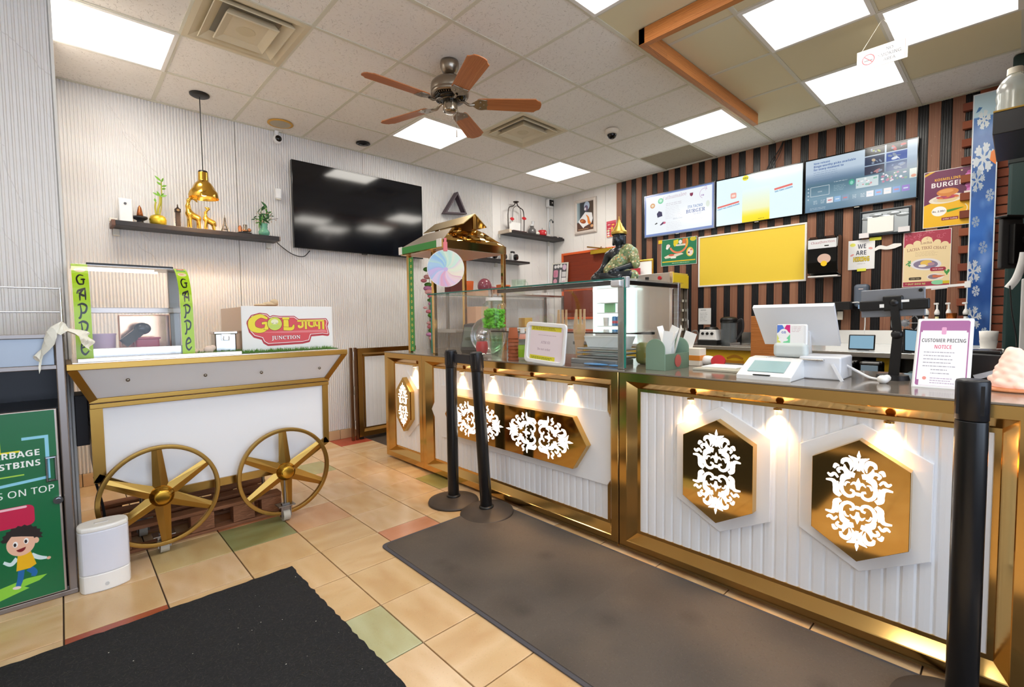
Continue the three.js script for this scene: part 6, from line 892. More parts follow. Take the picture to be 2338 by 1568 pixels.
  single('cushion', 'dark green stack of folded cloths under the rear counter', 'cloths', [rspan(3.9, 4.1, 0.7, 0.8, -0.5, -0.36, 0.02, 3), rspan(3.91, 4.09, 0.8, 0.87, -0.49, -0.37, 0.02, 3)], std('#33494a', 0.8));
}
/* ================= right edge of the frame ================= */
{
  let t = thing('wall_ledge', 'dark shelf with yellow top strip at the upper right edge', 'shelf'); part('board', rspan(3.3, 3.9, 2.1, 2.205, -0.11, 0.045, 0.004), std('#1b1a1e', 0.35), t); part('top_strip', rspan(3.3, 3.9, 2.205, 2.213, -0.11, 0.045, 0.001), std('#c9a23c', 0.5), t); part('brace', rod([3.6, 2.24, -0.1], [3.6, 2.1, -0.075], 0.004), M.black, t);
  t = thing('plastic_jug', 'clear ribbed plastic jug with white cap on the upper right ledge', 'jug', [3.55, 2.213, -0.045]); part('body', lathe([[0, 0], [0.066, 0], [0.068, 0.03], [0.063, 0.05], [0.068, 0.08], [0.063, 0.1], [0.068, 0.13], [0.064, 0.15], [0.066, 0.17], [0.05, 0.205], [0.026, 0.228], [0.026, 0.235], [0, 0.235]], 32), phys('#eef2f2', 0.15, { transmission: 0.7, thickness: 0 }), t); part('water', cyl(0.058, 0.058, 0.14, 0, 0.005, 0, 24), phys('#e8ecec', 0.1, { transmission: 0.6, thickness: 0 }), t); part('cap', cyl(0.03, 0.029, 0.03, 0, 0.232, 0, 24), std('#e3e0d3', 0.4), t);
  t = thing('teal_column', 'dark teal column strip at the right edge behind the till screen', 'column', [5.0, 0, -0.03]); part('column', rspan(-0.06, 0.06, 0, H, -0.045, 0.06, 0.02, 3), std('#13302f', 0.35), t); part('band', rspan(-0.065, 0.065, 2.3, 2.34, -0.05, 0.06, 0.004), std('#0d1a1a', 0.4), t);
  t = thing('till_screen', 'black till screen on a mount at the right edge', 'monitor', [3.5, 1.59, -0.03], TURN + 0.9); part('screen_back', rspan(-0.06, 0.06, -0.12, 0.13, -0.02, 0.0, 0.008, 3), std('#4a4a4c', 0.35), t); part('mount', [rspan(-0.025, 0.045, -0.1, 0.1, 0.0, 0.03, 0.006), rod([0.02, 0.02, 0.02], [0.1, 0.02, 0.06], 0.016)], M.black, t); part('top_cap', rspan(-0.07, 0.07, 0.13, 0.142, -0.03, 0.03, 0.004), M.black, t);
  single('white_pedestal', 'white curved plastic stand at the right edge above the carving', 'stand', [tube([[3.2, 1.36, -0.035], [3.2, 1.4, -0.012], [3.2, 1.47, 0.006], [3.2, 1.52, 0.012]], 0.016, 30, 10), rspan(3.17, 3.23, 0.97, 1.4, 0.006, 0.03, 0.006)], M.plastic);
  single('thin_cord', 'thin black cord hanging from the white stand at the right edge', 'cord', tube([[3.17, 1.37, -0.03], [3.15, 1.25, -0.02], [3.13, 1.13, -0.003], [3.1, 1.05, 0.0]], 0.003, 30), M.black);
  t = thing('paper_cups', 'stack of white paper cups on a white tray at the right', 'cups', [3.6, 1.055, -0.105]); part('cup_stack', [lathe([[0, 0], [0.03, 0], [0.036, 0.045], [0.034, 0.046], [0.035, 0.05], [0.038, 0.095], [0.0, 0.097]], 24)], M.paper, t); part('tray', rspan(-0.06, 0.06, -0.018, 0, -0.085, 0.06, 0.004), M.paper, t);
  single('drawer_unit', 'dark storage unit under the white tray of cups', 'cabinet', rspan(3.2, 3.9, 0.02, 1.035, -0.22, 0.04, 0.006), std('#16181f', 0.4));
  t = thing('card_printer', 'black office printer standing behind the pricing notice', 'printer', [2.75, 0.966, -0.095], TURN); part('body', ext(poly([[-0.09, 0], [0.085, 0], [0.1, 0.06], [0.06, 0.115], [-0.08, 0.12]]), 0.16, 0.006, -0.1), std('#141417', 0.25), t); part('lid', rspan(-0.085, 0.055, 0.115, 0.13, -0.09, 0.05, 0.005), std('#0c0c0e', 0.2), t); part('tray_lip', bar([-0.02, 0.02, 0.065], [0.1, 0.07, 0.065], 0.02, 0.01), std('#b9bcc2', 0.3), t);
}

/* ================= things on and in the front counter ================= */
const CT = 0.966;
{   // gold canopied kiosk
  const t = thing('canopy_stall', 'gold roofed display stall with green lettered trim behind the glass case', 'stall', [0, 0, 0]);
  const x0 = 2.2, x1 = 2.87, z0 = -3.74, z1 = -3.1, cx = 2.535, cz = -3.42;
  for (const [n, x, z] of [['post', 2.25, -3.69], ['post', 2.25, -3.31], ['post', 2.86, -3.13], ['post', 2.86, -3.69]]) part(n, rspan(x - 0.016, x + 0.016, CT, 1.82, z - 0.016, z + 0.016, 0.003), M.goldShine, t);
  part('fascia', up(loops(x1 - x0, z1 - z0, [[0.012, -0.03], [0, -0.03], [0, 0.035], [0.02, 0.036]])).translate(cx, 1.842, cz), M.goldShine, t);
  part('soffit', rspan(x0 + 0.01, x1 - 0.01, 1.812, 1.818, z0 + 0.01, z1 - 0.01, 0.002), std('#e9b79b', 0.4, 0.2), t);
  const lo = [[x0, 1.875, z0], [x0, 1.875, z1], [x1, 1.875, z1], [x1, 1.875, z0]], hi = [[2.37, 2.0, -3.6], [2.37, 2.0, -3.21], [2.7, 2.0, -3.21], [2.7, 2.0, -3.6]];
  part('roof_slope', quads([[lo[0], lo[1], hi[1], hi[0]], [lo[2], lo[3], hi[3], hi[2]], [lo[3], lo[0], hi[0], hi[3]]]), std('#c7b7a2', 0.3, 0.8), t);
  const Q = [], N = 10, f = (i, j) => { const s = i / N, q = j / N, a = V3(...lo[1]).lerp(V3(...lo[2]), s), b = V3(...hi[1]).lerp(V3(...hi[2]), s), p = a.lerp(b, q); p.z += 0.02 * Math.sin(s * 9 + q * 5) * Math.sin(q * PI) + 0.012 * Math.sin(s * 17 - q * 7) * Math.sin(q * PI); p.y += q > 0.99 ? 0.012 * Math.sin(s * 10) : 0; return [p.x, p.y, p.z]; };
  for (let i = 0; i < N; i++) for (let j = 0; j < N; j++) Q.push([f(i, j), f(i + 1, j), f(i + 1, j + 1), f(i, j + 1)]);
  part('foil_gable', quads(Q), M.goldShine, t);
  part('top_roof', [bar([2.4, 2.02, -3.39], [2.525, 2.115, -3.39], 0.58, 0.006, [0.6, -0.8, 0]).translate(0, 0, 0), bar([2.65, 2.02, -3.39], [2.525, 2.115, -3.39], 0.58, 0.006, [0.6, 0.8, 0])], std('#b99f6c', 0.25, 0.9), t);
  for (const z of [-3.115, -3.65]) part('king_post', rspan(2.51, 2.54, 1.99, 2.11, z - 0.01, z + 0.01, 0.002), M.brass, t);
  const gt = (vertical) => tex(vertical ? 64 : 512, vertical ? 1024 : 64, (x, w, h) => { x.fillStyle = '#3c8f45'; x.fillRect(0, 0, w, h); for (let i = 0; i < 16; i++) { const p = (i + 0.5) / 16; const a = vertical ? 32 : p * w, b = vertical ? p * h : 34; oval(x, a, b, vertical ? 12 : 10, vertical ? 16 : 22, '#d9c65a'); oval(x, a, b, 5, 8, '#3c8f45'); } });
  part('green_banner', quads([[[x0 - 0.004, 1.822, z0 + 0.03], [x0 - 0.004, 1.822, z1 - 0.08], [x0 - 0.004, 1.878, z1 - 0.08], [x0 - 0.004, 1.878, z0 + 0.03]]]), std('#3c8f45', 0.5), t);
  part('green_strip', span(2.236, 2.238, CT + 0.01, 1.79, -3.672, -3.6), std('#ffffff', 0.5, 0, { map: gt(true) }), t);
  part('white_corner', [rspan(x0 - 0.01, x0 + 0.002, 1.82, 1.885, z1 - 0.08, z1 - 0.02, 0.003), rspan(x0 - 0.01, x0 + 0.002, 1.82, 1.885, z0 - 0.02, z0 + 0.03, 0.003)], M.white, t);
}
{
  const t = thing('candy_floss_disc', 'round pastel swirl disc hung on a pink clip from the gold canopy', 'sign', [2.17, 1.64, -3.03]); t.lookAt(0, 1.4, 0);
  part('disc', cyl(0.142, 0.142, 0.006, 0, -0.003, 0, 56).rotateX(PI / 2), M.white, t);
  part('print', new THREE.CircleGeometry(0.138, 56).translate(0, 0, 0.004), std('#ffffff', 0.45, 0, { map: tex(384, 384, (x, w, h) => { x.fillStyle = '#f4f2f8'; x.fillRect(0, 0, w, h); const C = ['#f6d3e4', '#eba9c8', '#e2cdf2', '#cdb9ee', '#a9d2f4', '#8fc4f2', '#c2ecdc', '#d3f3e0', '#eef6da', '#f8ecd8']; for (let k = 0; k < 60; k++) { const a = (k / 60) * 6.283; const o = brush([[192, 200], [192 + 90 * Math.cos(a + 0.35), 200 + 90 * Math.sin(a + 0.35)], [192 + 200 * Math.cos(a), 200 + 200 * Math.sin(a)]], [4, 26, 46], 14); x.globalAlpha = 0.55; blob(x, o, C[(Math.floor(((a + 5.6) % 6.283) / 0.6283) + (k % 5 === 0 ? 2 : 0)) % 10]); } x.globalAlpha = 1; oval(x, 192, 200, 24, 22, '#d6bdec'); }) }), t);
  part('clip', [rspan(-0.016, 0.016, 0.13, 0.2, -0.008, 0.01, 0.004), rspan(-0.01, 0.01, 0.19, 0.23, -0.004, 0.008, 0.003)], std('#ec7f88', 0.4), t);
}
{
  const t = thing('flower_garland', 'hanging pink flower garland inside the gold roofed stall', 'garland', [2.4, 0, -3.6]); part('string', rod([0, 1.0, 0], [0, 1.8, 0], 0.002), M.stem, t);
  for (let i = 0; i < 20; i++) { const y = 1.05 + i * 0.034, a = rr(0, 6.3), r = rr(0.01, 0.06); part(i % 4 === 3 ? 'leaf' : 'flower', ball(rr(0.016, 0.034), r * Math.cos(a), y, r * Math.sin(a), 1.2, 0.7, 1, 10), [std('#e58a9c', 0.6), std('#efb0b4', 0.6), std('#d58fc2', 0.6), M.leaf][i % 4], t); }
}
{   // pieces inside and before the glass case
  let t = thing('counter_scale', 'dark tilted glass fronted device at the left inside the case', 'device', [2.55, CT, -3.1], TURN + 0.35);
  part('body', ext(poly([[0.08, 0], [0.1, 0.03], [0.04, 0.24], [-0.06, 0.25], [-0.1, 0]]), 0.26, 0.01).rotateY(-PI / 2).translate(0.13, 0, 0), M.charcoal, t); const face = part('glass_face', box(0.22, 0.17, 0.004), std('#5f6e66', 0.08), t); face.position.set(0, 0.135, 0.078); face.rotation.x = -0.28;
  t = thing('steel_pan', 'round steel pan standing on edge beside the dark device', 'pan', [2.5, CT + 0.15, -2.92], TURN + 0.6); part('pan', lathe([[0, -0.03], [0.1, -0.03], [0.13, 0.0], [0.148, 0.012], [0.15, 0.006], [0.134, -0.008], [0.102, -0.04], [0, -0.04]], 48).rotateX(PI / 2), M.steel, t);
  t = thing('candy_jar', 'large clear jar of bright green wrapped sweets with white lid', 'jar', [2.42, 1.167, -2.76]);
  part('jar', lathe([[0, 0], [0.082, 0], [0.095, 0.014], [0.096, 0.16], [0.085, 0.195], [0.058, 0.215], [0.058, 0.225]], 40), M.clear, t); part('lid', cyl(0.064, 0.062, 0.024, 0, 0.22, 0, 36), M.plastic, t);
  const sw = []; for (let i = 0; i < 210; i++) { const a = rr(0, 6.3), r = 0.078 * Math.sqrt(rnd()); sw.push(ball(0.013, 0, 0, 0, 1.5, 0.9, 1, 7).rotateY(rr(0, 6)).rotateZ(rr(-1, 1)).translate(r * Math.cos(a), rr(0.015, 0.15), r * Math.sin(a))); } const s = part('sweets', sw, std('#6ccb2c', 0.25), t); s.userData.kind = 'stuff';
  t = thing('wrapped_ornament', 'red and silver foil wrapped figure behind the glass', 'ornament', [2.27, CT, -2.73]); part('foil_top', [ball(0.05, 0, 0.145, 0, 0.9, 0.9, 0.9, 14), ball(0.034, 0.0, 0.18, 0.02, 1.1, 0.8, 1, 12)], std('#d3d3d8', 0.15, 0.8), t); part('red_body', [ball(0.046, 0, 0.075, 0, 1, 1.5, 1, 16)], M.red, t); part('foot', [ball(0.025, -0.02, 0.02, 0.025, 1, 0.8, 1, 12), ball(0.025, -0.02, 0.02, -0.025, 1, 0.8, 1, 12)], M.chrome, t);
  t = thing('plastic_cups', 'nest of clear plastic cups behind the glass', 'cups', [2.28, CT, -2.58]); for (let i = 0; i < 5; i++) part('cup', lathe([[0, i * 0.024], [0.036, i * 0.024], [0.052, 0.09 + i * 0.024], [0.05, 0.09 + i * 0.024], [0.034, 0.004 + i * 0.024]], 24), M.clear, t);
  t = thing('clay_cups', 'tall stack of upside down terracotta cups behind the glass', 'cups', [2.25, CT, -2.37]); const cup = lathe([[0.026, 0.075], [0, 0.075], [0.028, 0.074], [0.036, 0.006], [0.039, 0.005], [0.039, 0], [0.034, 0]], 28); for (let i = 0; i < 7; i++) { const c = part('cup', cup, M.terracotta, t); c.position.y = i * 0.0245; }
  t = thing('green_bottle', 'slim clear bottle with green label and white cap behind the glass', 'bottle', [2.25, CT, -2.28]); part('bottle', lathe([[0, 0], [0.028, 0], [0.03, 0.01], [0.03, 0.13], [0.016, 0.165], [0.014, 0.19]], 24), M.clear, t); part('label_band', cyl(0.0305, 0.0305, 0.08, 0, 0.025, 0, 24, true), std('#9ccf2e', 0.4), t); part('cap', cyl(0.016, 0.015, 0.03, 0, 0.185, 0, 20), M.plastic, t); part('neck_band', cyl(0.026, 0.019, 0.035, 0, 0.145, 0, 20, true), std('#e8a08c', 0.5), t);
  t = thing('tray_sign', 'white tray used as a handwritten sign leaning on the glass case', 'sign', [2.158, CT, -1.999], TURN); t.rotation.set(-0.06, TURN, -0.06, 'YXZ');
  const rs = (w, h, r) => { const q = new THREE.Shape(); q.moveTo(-w / 2 + r, 0); q.lineTo(w / 2 - r, 0); q.quadraticCurveTo(w / 2, 0, w / 2, r); q.lineTo(w / 2, h - r); q.quadraticCurveTo(w / 2, h, w / 2 - r, h); q.lineTo(-w / 2 + r, h); q.quadraticCurveTo(-w / 2, h, -w / 2, h - r); q.lineTo(-w / 2, r); q.quadraticCurveTo(-w / 2, 0, -w / 2 + r, 0); return q; };
  const hole = rs(0.29, 0.205, 0.025); const ring = rs(0.335, 0.255, 0.035); ring.holes.push(new THREE.Path(hole.getPoints(8).map((p) => V2(p.x, p.y + 0.025)))); part('rim', ext(ring, 0.014, 0.004), M.plastic, t); part('tray', ext(rs(0.33, 0.25, 0.03), 0.004), M.plastic, t);
  part('print', new THREE.PlaneGeometry(0.27, 0.225).translate(0.005, 0.128, 0.0056), std('#ffffff', 0.6, 0, { map: tex(512, 420, (x, w, h) => { x.fillStyle = '#f3e6ee'; x.fillRect(0, 0, w, h); x.fillStyle = '#e6dc3a'; x.fillRect(10, 14, 470, 54); x.fillRect(10, 356, 400, 52); lines(x, 30, 30, 420, 2, 16, '#a39a22', 10); lines(x, 30, 372, 340, 2, 16, '#8f9a2a', 10); x.fillStyle = '#b99ab0'; text(x, 'ATM $3', 250, 200, 40, '#a98aa0', { font: 'serif' }); text(x, 'Do not order', 230, 280, 34, '#a98aa0', { font: 'serif' }); lines(x, 130, 116, 320, 1, 6, '#b79ab0', 4); }) }), t);
  t = thing('wooden_forks', 'pair of big pale wooden fork cut-outs inside the case', 'ornament', [2.52, CT, -2.08], TURN); for (const dx of [-0.085, 0.07]) part('fork', ext(poly([[dx - 0.02, 0.0], [dx + 0.02, 0], [dx + 0.05, 0.2], [dx + 0.05, 0.34], [dx + 0.036, 0.34], [dx + 0.032, 0.24], [dx + 0.02, 0.24], [dx + 0.018, 0.34], [dx + 0.004, 0.34], [dx, 0.24], [dx - 0.014, 0.24], [dx - 0.018, 0.34], [dx - 0.032, 0.34], [dx - 0.05, 0.2]]), 0.006), std('#d6b48a', 0.7), t);
  single('warming_tray', 'low grooved steel tray at the right inside the case', 'tray', [rspan(-0.17, 0.17, 0, 0.03, -0.06, 0.12, 0.004), ...[0.04, 0.065, 0.09].map((y) => rspan(-0.17, 0.17, y - 0.008, y + 0.004, -0.1 + 0.2 * (0.1 - y), 0.06, 0.004))], std('#aab0b2', 0.35, 0.8), [2.45, CT, -1.76], TURN); single('white_takeaway_box', 'pale folded takeaway box standing on the grooved tray', 'box', ext(poly([[-0.13, 0], [0.13, 0], [0.16, 0.07], [-0.16, 0.07]]), 0.1, 0.003), std('#e3eef0', 0.5), [2.55, CT + 0.095, -1.76], TURN); single('olive_bag', 'olive green packet at the right end inside the case', 'bag', [rspan(-0.05, 0.05, 0, 0.13, -0.05, 0.05, 0.03, 4)], std('#7c7f3a', 0.35), [2.55, CT, -1.53], TURN); single('blue_gloves', 'thin blue gloves lying inside the front edge of the case', 'gloves', [ball(0.05, -0.04, 0.008, 0, 1.8, 0.15, 0.5, 12), ball(0.03, 0.09, 0.008, 0, 1.4, 0.2, 0.6, 12)], std('#4f93d0', 0.4), [2.28, CT, -1.66], TURN);
  // napkin caddy
  t = thing('napkin_caddy', 'sage green arched napkin caddy with a round red sticker', 'caddy', [2.28, CT, -1.31]); const sage = std('#7f9b86', 0.5), arch = new THREE.Shape(); arch.moveTo(-0.056, 0); arch.lineTo(0.056, 0); arch.lineTo(0.056, 0.11); arch.absarc(0, 0.11, 0.056, 0, PI); arch.lineTo(-0.056, 0);
  for (const x of [0, 0.26]) part('end_panel', ext(arch, 0.006, 0.0015).rotateY(-PI / 2).translate(x, 0, 0), sage, t); part('side_panel', [rspan(0, 0.26, 0, 0.085, 0.05, 0.056, 0.001), rspan(0, 0.26, 0, 0.085, -0.056, -0.05, 0.001), span(0, 0.26, 0, 0.005, -0.05, 0.05)], std('#667f68', 0.5), t); part('red_sticker', cyl(0.034, 0.034, 0.002, 0, 0, 0, 28).rotateX(PI / 2).translate(0.13, 0.045, 0.0575), std('#b4564c', 0.5), t);
  t = thing('napkins', 'bunch of loose white paper napkins standing up in the caddy', 'napkins', [2.34, CT, -1.31]); for (let i = 0; i < 6; i++) { const n = part('napkin', box(0.05, 0.17, 0.002), M.paper, t); n.position.set(0.02 + i * 0.03, 0.12 + (i % 2) * 0.03, rr(-0.02, 0.02)); n.rotation.set(rr(-0.4, 0.4), rr(0, 3), rr(-0.35, 0.35)); }
  t = thing('carton', 'white and orange striped carton right of the napkin caddy', 'carton', [2.66, CT, -1.28], TURN); part('box', rspan(-0.05, 0.05, 0, 0.1, -0.04, 0.04, 0.003), std('#efe2d2', 0.6), t); part('band', rspan(-0.051, 0.051, 0.03, 0.06, -0.041, 0.041, 0.002), std('#e28a2e', 0.5), t); part('flap', bar([-0.05, 0.1, 0.0], [-0.02, 0.19, 0], 0.07, 0.002), M.paper, t);
  t = thing('red_cutter', 'white device with red oval button lying on the worktop', 'device', [2.68, CT, -1.17], TURN); part('body', [ball(0.04, -0.04, 0.03, 0, 1.3, 0.7, 0.8, 14)], M.plastic, t); part('red_oval', [cyl(0.034, 0.034, 0.012, 0, 0, 0, 26).rotateX(1.2).scale(1.15, 1, 1).translate(0.03, 0.03, 0.02)], M.red, t);
  t = thing('flat_tray', 'low clear tray with papers left of the white terminal', 'tray', [2.55, CT, -1.05], TURN); part('tray', rspan(-0.12, 0.12, 0, 0.012, -0.1, 0.14, 0.003), std('#c8c6b8', 0.25), t); part('papers', rspan(-0.1, 0.08, 0.012, 0.018, -0.09, 0.08, 0.001), M.paper, t);
  // till
  t = thing('till_monitor', 'white backed till monitor leaning towards the customers', 'monitor', [2.5, 0, -0.75]); const A = [0, 1.286, -0.157], B = [0, 1.286, 0.186], C = [0.16, 1.1, 0.18], D = [0.16, 1.1, -0.15]; const off = (p) => [p[0] + 0.016, p[1] + 0.014, p[2]];
  part('back_cover', quads([[A, D, C, B], [off(A), off(B), off(C), off(D)], [A, B, off(B), off(A)], [D, off(D), off(C), C], [A, off(A), off(D), D], [B, C, off(C), off(B)]]), std('#f4f5f8', 0.3), t); part('stand', [bar([0.1, 1.17, 0.03], [0.15, CT + 0.02, 0.03], 0.08, 0.02, [1, 0, 0]), rspan(0.05, 0.27, CT, CT + 0.02, -0.08, 0.14, 0.005)], M.plastic, t);
  t = thing('receipt_terminal', 'white receipt terminal with sloping teal display at the counter edge', 'terminal', [2.22, CT, -0.76], TURN);
  part('body', ext(poly([[0, 0], [0.22, 0], [0.22, 0.09], [0.15, 0.085], [0, 0.018]]), 0.225, 0.004).rotateY(PI / 2).translate(-0.1125, 0, 0), std('#f2f4f4', 0.3), t); const dsp = part('display_panel', box(0.15, 0.1, 0.002), std('#9fbfc2', 0.2), t); dsp.position.set(0.0, 0.0545, -0.075); dsp.rotation.x = -PI / 2 + 0.42; part('slot', rspan(-0.04, 0.03, 0.02, 0.024, -0.008, 0.004, 0.001), M.black, t);
  single('white_printer', 'white box shaped printer right of the sloping terminal', 'printer', [rspan(-0.07, 0.09, 0, 0.1, -0.2, 0, 0.008, 3), bar([0.06, 0.07, 0.006], [0.1, 0.0, 0.02], 0.012, 0.006)], std('#e9ecf2', 0.35), [2.4, CT, -0.6], TURN);
  t = thing('card_holder', 'white upright card stand with a colourful printed card', 'card stand', [2.4, CT + 0.085, -0.71], TURN); part('base_plate', rspan(-0.09, 0.14, -0.004, 0.004, -0.14, 0.02, 0.003), M.steel, t); part('holder', rspan(-0.07, 0.07, 0.004, 0.072, -0.05, 0.0, 0.02, 4), std('#d3dad8', 0.35), t); part('card_back', rspan(-0.06, 0.068, 0.06, 0.155, -0.03, -0.014, 0.01, 3), M.plastic, t);
  part('card_print', new THREE.PlaneGeometry(0.11, 0.085).translate(0, 0.11, -0.0135), std('#ffffff', 0.4, 0, { map: tex(256, 200, (x, w, h) => { x.fillStyle = '#fafafa'; x.fillRect(0, 0, w, h); blob(x, [[0, 0], [50, 0], [70, 40], [0, 90]], '#5b86e0'); blob(x, [[70, 40], [90, 0], [126, 0], [126, 90]], '#e32b86'); blob(x, [[0, 100], [40, 200], [0, 200]], '#e4ea7a'); blob(x, [[126, 100], [126, 200], [50, 200]], '#7fe0a6'); oval(x, 64, 92, 46, 50, '#fff'); text(x, 'GB', 64, 80, 34, '#5b6fc0', { bold: true }); oval(x, 60, 160, 48, 18, '#fff'); lines(x, 140, 20, 100, 4, 16, '#e0c4cc', 5); }) }), t);
  t = thing('tablet_stand', 'grey tablet in a black clamp on a tall black jointed arm', 'tablet', [2.6, 0, -0.365], TURN); part('base', cyl(0.06, 0.055, 0.02, 0.0, CT, 0, 28), M.black, t); part('arm', [bar([0.004, CT + 0.02, 0], [0.014, 1.15, 0], 0.035, 0.02), bar([0.014, 1.15, 0], [0.0, 1.29, 0.0], 0.028, 0.03), ball(0.022, 0.012, 1.16, 0), ball(0.018, 0.0, 1.295, 0.005)], M.black, t);
  const tb = part('tablet_body', rspan(-0.115, 0.105, -0.06, 0.06, -0.02, -0.012, 0.004, 2), std('#85888f', 0.35, 0.4), t); tb.position.set(-0.005, 1.296, 0); tb.rotation.z = 0.03; part('lens', cyl(0.007, 0.007, 0.002, 0, 0, 0, 18).rotateX(PI / 2).translate(0.09, 0.047, -0.011), M.black, tb); part('clamp', [rspan(-0.118, 0.12, -0.032, 0.012, -0.012, 0.01, 0.006), rspan(-0.035, 0.035, -0.035, 0.03, -0.01, 0.012, 0.008)], M.black, tb); part('rating_label', [rspan(-0.045, -0.025, -0.02, -0.005, 0.01, 0.0115, 0.0005), rspan(0.025, 0.055, 0.0, 0.01, 0.01, 0.0115, 0.0005)], M.paper, tb);
  single('white_cable', 'white power cable curling across the worktop to the tablet arm', 'cable', tube([[2.5, 1.03, -0.52], [2.53, 1.0, -0.48], [2.52, 0.975, -0.43], [2.5, 0.972, -0.38]], 0.006, 30), M.plastic); single('crumpled_tissue', 'crumpled white tissue by the foot of the tablet arm', 'tissue', [ball(0.022, 0, 0.016, 0, 1.2, 0.8, 1, 7), ball(0.015, 0.02, 0.02, 0.01, 1, 1, 1, 6)], M.paper, [2.42, CT, -0.37]);
  t = thing('pricing_notice', 'white framed customer pricing notice leaning back on the counter', 'sign', [2.45, CT + 0.131, -0.195], TURN); t.rotation.set(-0.49, TURN, 0.0, 'YXZ');
  part('stand', rbox(0.165, 0.3, 0.012, 0.008, 0, 0, -0.008, 3), M.plastic, t); part('print', new THREE.PlaneGeometry(0.152, 0.286).translate(0, 0, -0.0015), std('#ffffff', 0.35, 0, { map: tex(560, 900, (x, w, h) => { x.fillStyle = '#f4f5f8'; x.fillRect(0, 0, w, h); rrect(x, 14, 14, w - 28, h - 28, 26, '#a05494'); x.fillStyle = '#f3f5f9'; x.fillRect(46, 150, w - 92, 22); x.fillRect(28, 172, w - 56, h - 260); x.fillRect(52, 190, w - 104, h - 206); rrect(x, 252, 104, 52, 100, 14, '#dc9cc4'); text(x, 'CUSTOMER PRICING', w / 2, 286, 68, '#3a3640', { bold: true, sx: 0.72 }); text(x, 'NOTICE', w / 2, 372, 68, '#d0466e', { bold: true, sx: 0.75 }); for (let i = 0; i < 7; i++) lines(x, 80 + (i > 4 ? 90 : 0), 440 + i * 46, i > 4 ? 220 : 400, 1, 8, '#9a97a6', 12); oval(x, 110, 790, 22, 22, '#e58a80'); lines(x, 170, 780, 300, 3, 30, '#b9a9c4', 12); }) }), t);
  // glowing carved sculpture
  t = thing('lit_carving', 'glowing pink white carved stone sculpture at the right end of the counter', 'sculpture', [2.48, CT, -0.005]); const bl = []; for (let i = 0; i < 42; i++) { const y = (i / 42) * 0.13, r = 0.066 * (1 - y / 0.15), a = i * 2.4; bl.push([[r * Math.cos(a) * 0.8, y + 0.012, r * Math.sin(a) * 0.8], [r * Math.cos(a + 0.5), y + 0.02, r * Math.sin(a + 0.5)], 0.015, 0.011]); }
  part('carving', sdfMesh([[[0, 0, 0], [0, 0.11, 0], 0.055, 0.022], ...bl], [-0.1, -0.02, -0.1], [0.1, 0.19, 0.1], 64, 0.012), std('#f0c9b8', 0.5, 0, { emissive: '#ffd8c4', emissiveIntensity: 0.2 }), t); part('base', lathe([[0, 0], [0.078, 0], [0.082, 0.006], [0.072, 0.014], [0, 0.014]], 28), std('#d98a5a', 0.5), t);
}
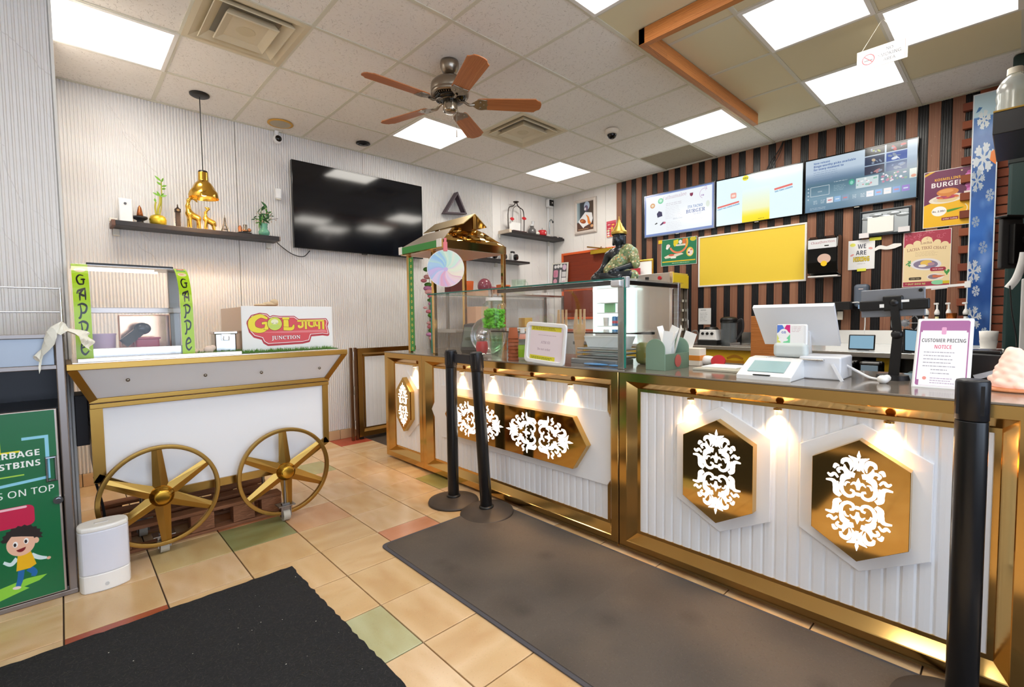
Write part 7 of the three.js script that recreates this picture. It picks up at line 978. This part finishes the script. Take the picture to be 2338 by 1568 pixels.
{   // seated statue
  const t = thing('buddha_statue', 'seated black buddha statue with patterned robe and gold crown on the glass case', 'statue', [2.45, 1.458, -1.66], TURN);
  const hand = (x, y, z, dx) => [0, 1, 2, 3].map((i) => [[x + dx * i * 0.006, y, z], [x + dx * i * 0.006 + dx * 0.004, y - 0.008, z + 0.02 - Math.abs(i - 1.4) * 0.003], 0.0045, 0.003]).concat([[[x - dx * 0.006, y, z], [x - dx * 0.013, y - 0.002, z + 0.012], 0.0045, 0.0034]]);
  part('body', sdfMesh([[[0, 0.05, -0.02], [0, 0.165, -0.025], 0.052, 0.056], [[-0.055, 0.178, -0.025], [0.055, 0.178, -0.025], 0.032], [[0, 0.19, -0.022], [0, 0.225, -0.015], 0.022, 0.018], [[0, 0.265, -0.014], [0, 0.272, -0.014], 0.037], [[0, 0.245, -0.004], [0, 0.233, 0.006], 0.028, 0.016], [[0, 0.27, 0.02], [0, 0.256, 0.027], 0.005, 0.007], [[-0.009, 0.241, 0.021], [0.009, 0.241, 0.021], 0.0045], [[-0.021, 0.28, 0.016], [-0.006, 0.279, 0.021], 0.0035], [[0.021, 0.28, 0.016], [0.006, 0.279, 0.021], 0.0035], [[-0.038, 0.27, -0.014], [-0.038, 0.232, -0.01], 0.007, 0.008], [[0.038, 0.27, -0.014], [0.038, 0.232, -0.01], 0.007, 0.008],
    [[-0.085, 0.172, -0.022], [-0.108, 0.1, -0.012], 0.024, 0.02], [[-0.108, 0.1, -0.012], [-0.098, 0.06, 0.062], 0.02, 0.013], [[0.085, 0.172, -0.022], [0.108, 0.098, -0.01], 0.024, 0.02], [[0.108, 0.098, -0.01], [0.02, 0.068, 0.066], 0.02, 0.013], ...hand(-0.1, 0.058, 0.068, 1), ...hand(0.016, 0.066, 0.07, -1),
    [[-0.04, 0.035, 0.0], [-0.125, 0.028, 0.045], 0.04, 0.03], [[0.04, 0.035, 0.0], [0.125, 0.028, 0.045], 0.04, 0.03], [[-0.125, 0.026, 0.05], [0.06, 0.02, 0.085], 0.027, 0.016], [[0.125, 0.03, 0.05], [-0.06, 0.038, 0.08], 0.028, 0.018]], [-0.18, -0.02, -0.1], [0.18, 0.34, 0.16], 96, 0.014), std('#1c2329', 0.28), t);
  const robe = std('#ffffff', 0.5, 0, { map: tex(512, 512, (x, w, h) => { x.fillStyle = '#7d8a5a'; x.fillRect(0, 0, w, h); for (let i = 0; i < 240; i++) oval(x, rr(0, w), rr(0, h), rr(6, 22), rr(5, 18), ['#9a6a4a', '#5f7a52', '#c9b06a', '#7fb0a6', '#b58a5e', '#4e5d3f', '#e3d9b0'][i % 7], rr(0, 3)); for (let i = 0; i < 60; i++) { x.strokeStyle = '#efe6c8'; x.lineWidth = 3; x.beginPath(); x.arc(rr(0, w), rr(0, h), 9, 0, 7); x.stroke(); } }) });
  part('robe', boxUV(sdfMesh([[[0.055, 0.185, -0.02], [-0.04, 0.07, 0.012], 0.041, 0.047], [[0.02, 0.12, 0.004], [-0.01, 0.07, 0.012], 0.046, 0.048], [[0.09, 0.172, -0.022], [0.114, 0.1, -0.01], 0.03, 0.027], [[0.05, 0.035, 0.0], [0.128, 0.028, 0.043], 0.042, 0.035], [[-0.11, 0.026, 0.04], [-0.13, 0.026, 0.045], 0.031]], [-0.18, -0.02, -0.1], [0.18, 0.34, 0.16], 80, 0.012), 5), robe, t);
  part('crown', lathe([[0.044, 0.286], [0.048, 0.295], [0.046, 0.306], [0.036, 0.312], [0.03, 0.326], [0.02, 0.34], [0.017, 0.352], [0.01, 0.358], [0.008, 0.37], [0.003, 0.376], [0.002, 0.395], [0, 0.396]], 32).translate(0, 0, -0.012), std('#cda94e', 0.35, 0.7), t);
}
{   // hanging sign
  const t = thing('no_smoking_sign', 'white no smoking sign hung from strings below the kitchen lights', 'sign', [3.73, 2.832, -0.62], TURN);
  part('panel', rbox(0.25, 0.122, 0.004, 0.002, 0, 0, 0, 1), M.white, t); part('string', [rod([-0.1, 0.06, 0], [0.0, H - 2.834, 0], 0.0012, 6), rod([0.1, 0.06, 0], [0.0, H - 2.834, 0], 0.0012, 6)], M.offwhite, t);
  part('print', new THREE.PlaneGeometry(0.246, 0.118).translate(0, 0, 0.0024), std('#ffffff', 0.4, 0, { map: tex(512, 246, (x, w, h) => { x.fillStyle = '#f5f6fa'; x.fillRect(0, 0, w, h); x.strokeStyle = '#b79aa4'; x.lineWidth = 3; x.strokeRect(20, 18, w - 40, h - 36); x.fillStyle = '#222'; x.fillRect(74, 134, 90, 10); x.strokeStyle = '#555'; x.beginPath(); x.moveTo(140, 90); x.quadraticCurveTo(150, 112, 166, 108); x.stroke(); x.strokeStyle = '#c5404e'; x.lineWidth = 12; x.beginPath(); x.arc(118, 126, 62, 0, 7); x.stroke(); x.beginPath(); x.moveTo(76, 84); x.lineTo(162, 168); x.stroke(); text(x, 'NO', 336, 62, 52, '#333a4a'); text(x, 'SMOKING', 336, 126, 56, '#333a4a', { sx: 0.95 }); text(x, 'AREA', 336, 190, 52, '#333a4a'); }) }), t);
}
for (const o of scene.children) o.traverse((m) => { if (m.isMesh) m.castShadow = m.receiveShadow = true; });
renderer.render(scene, camera);
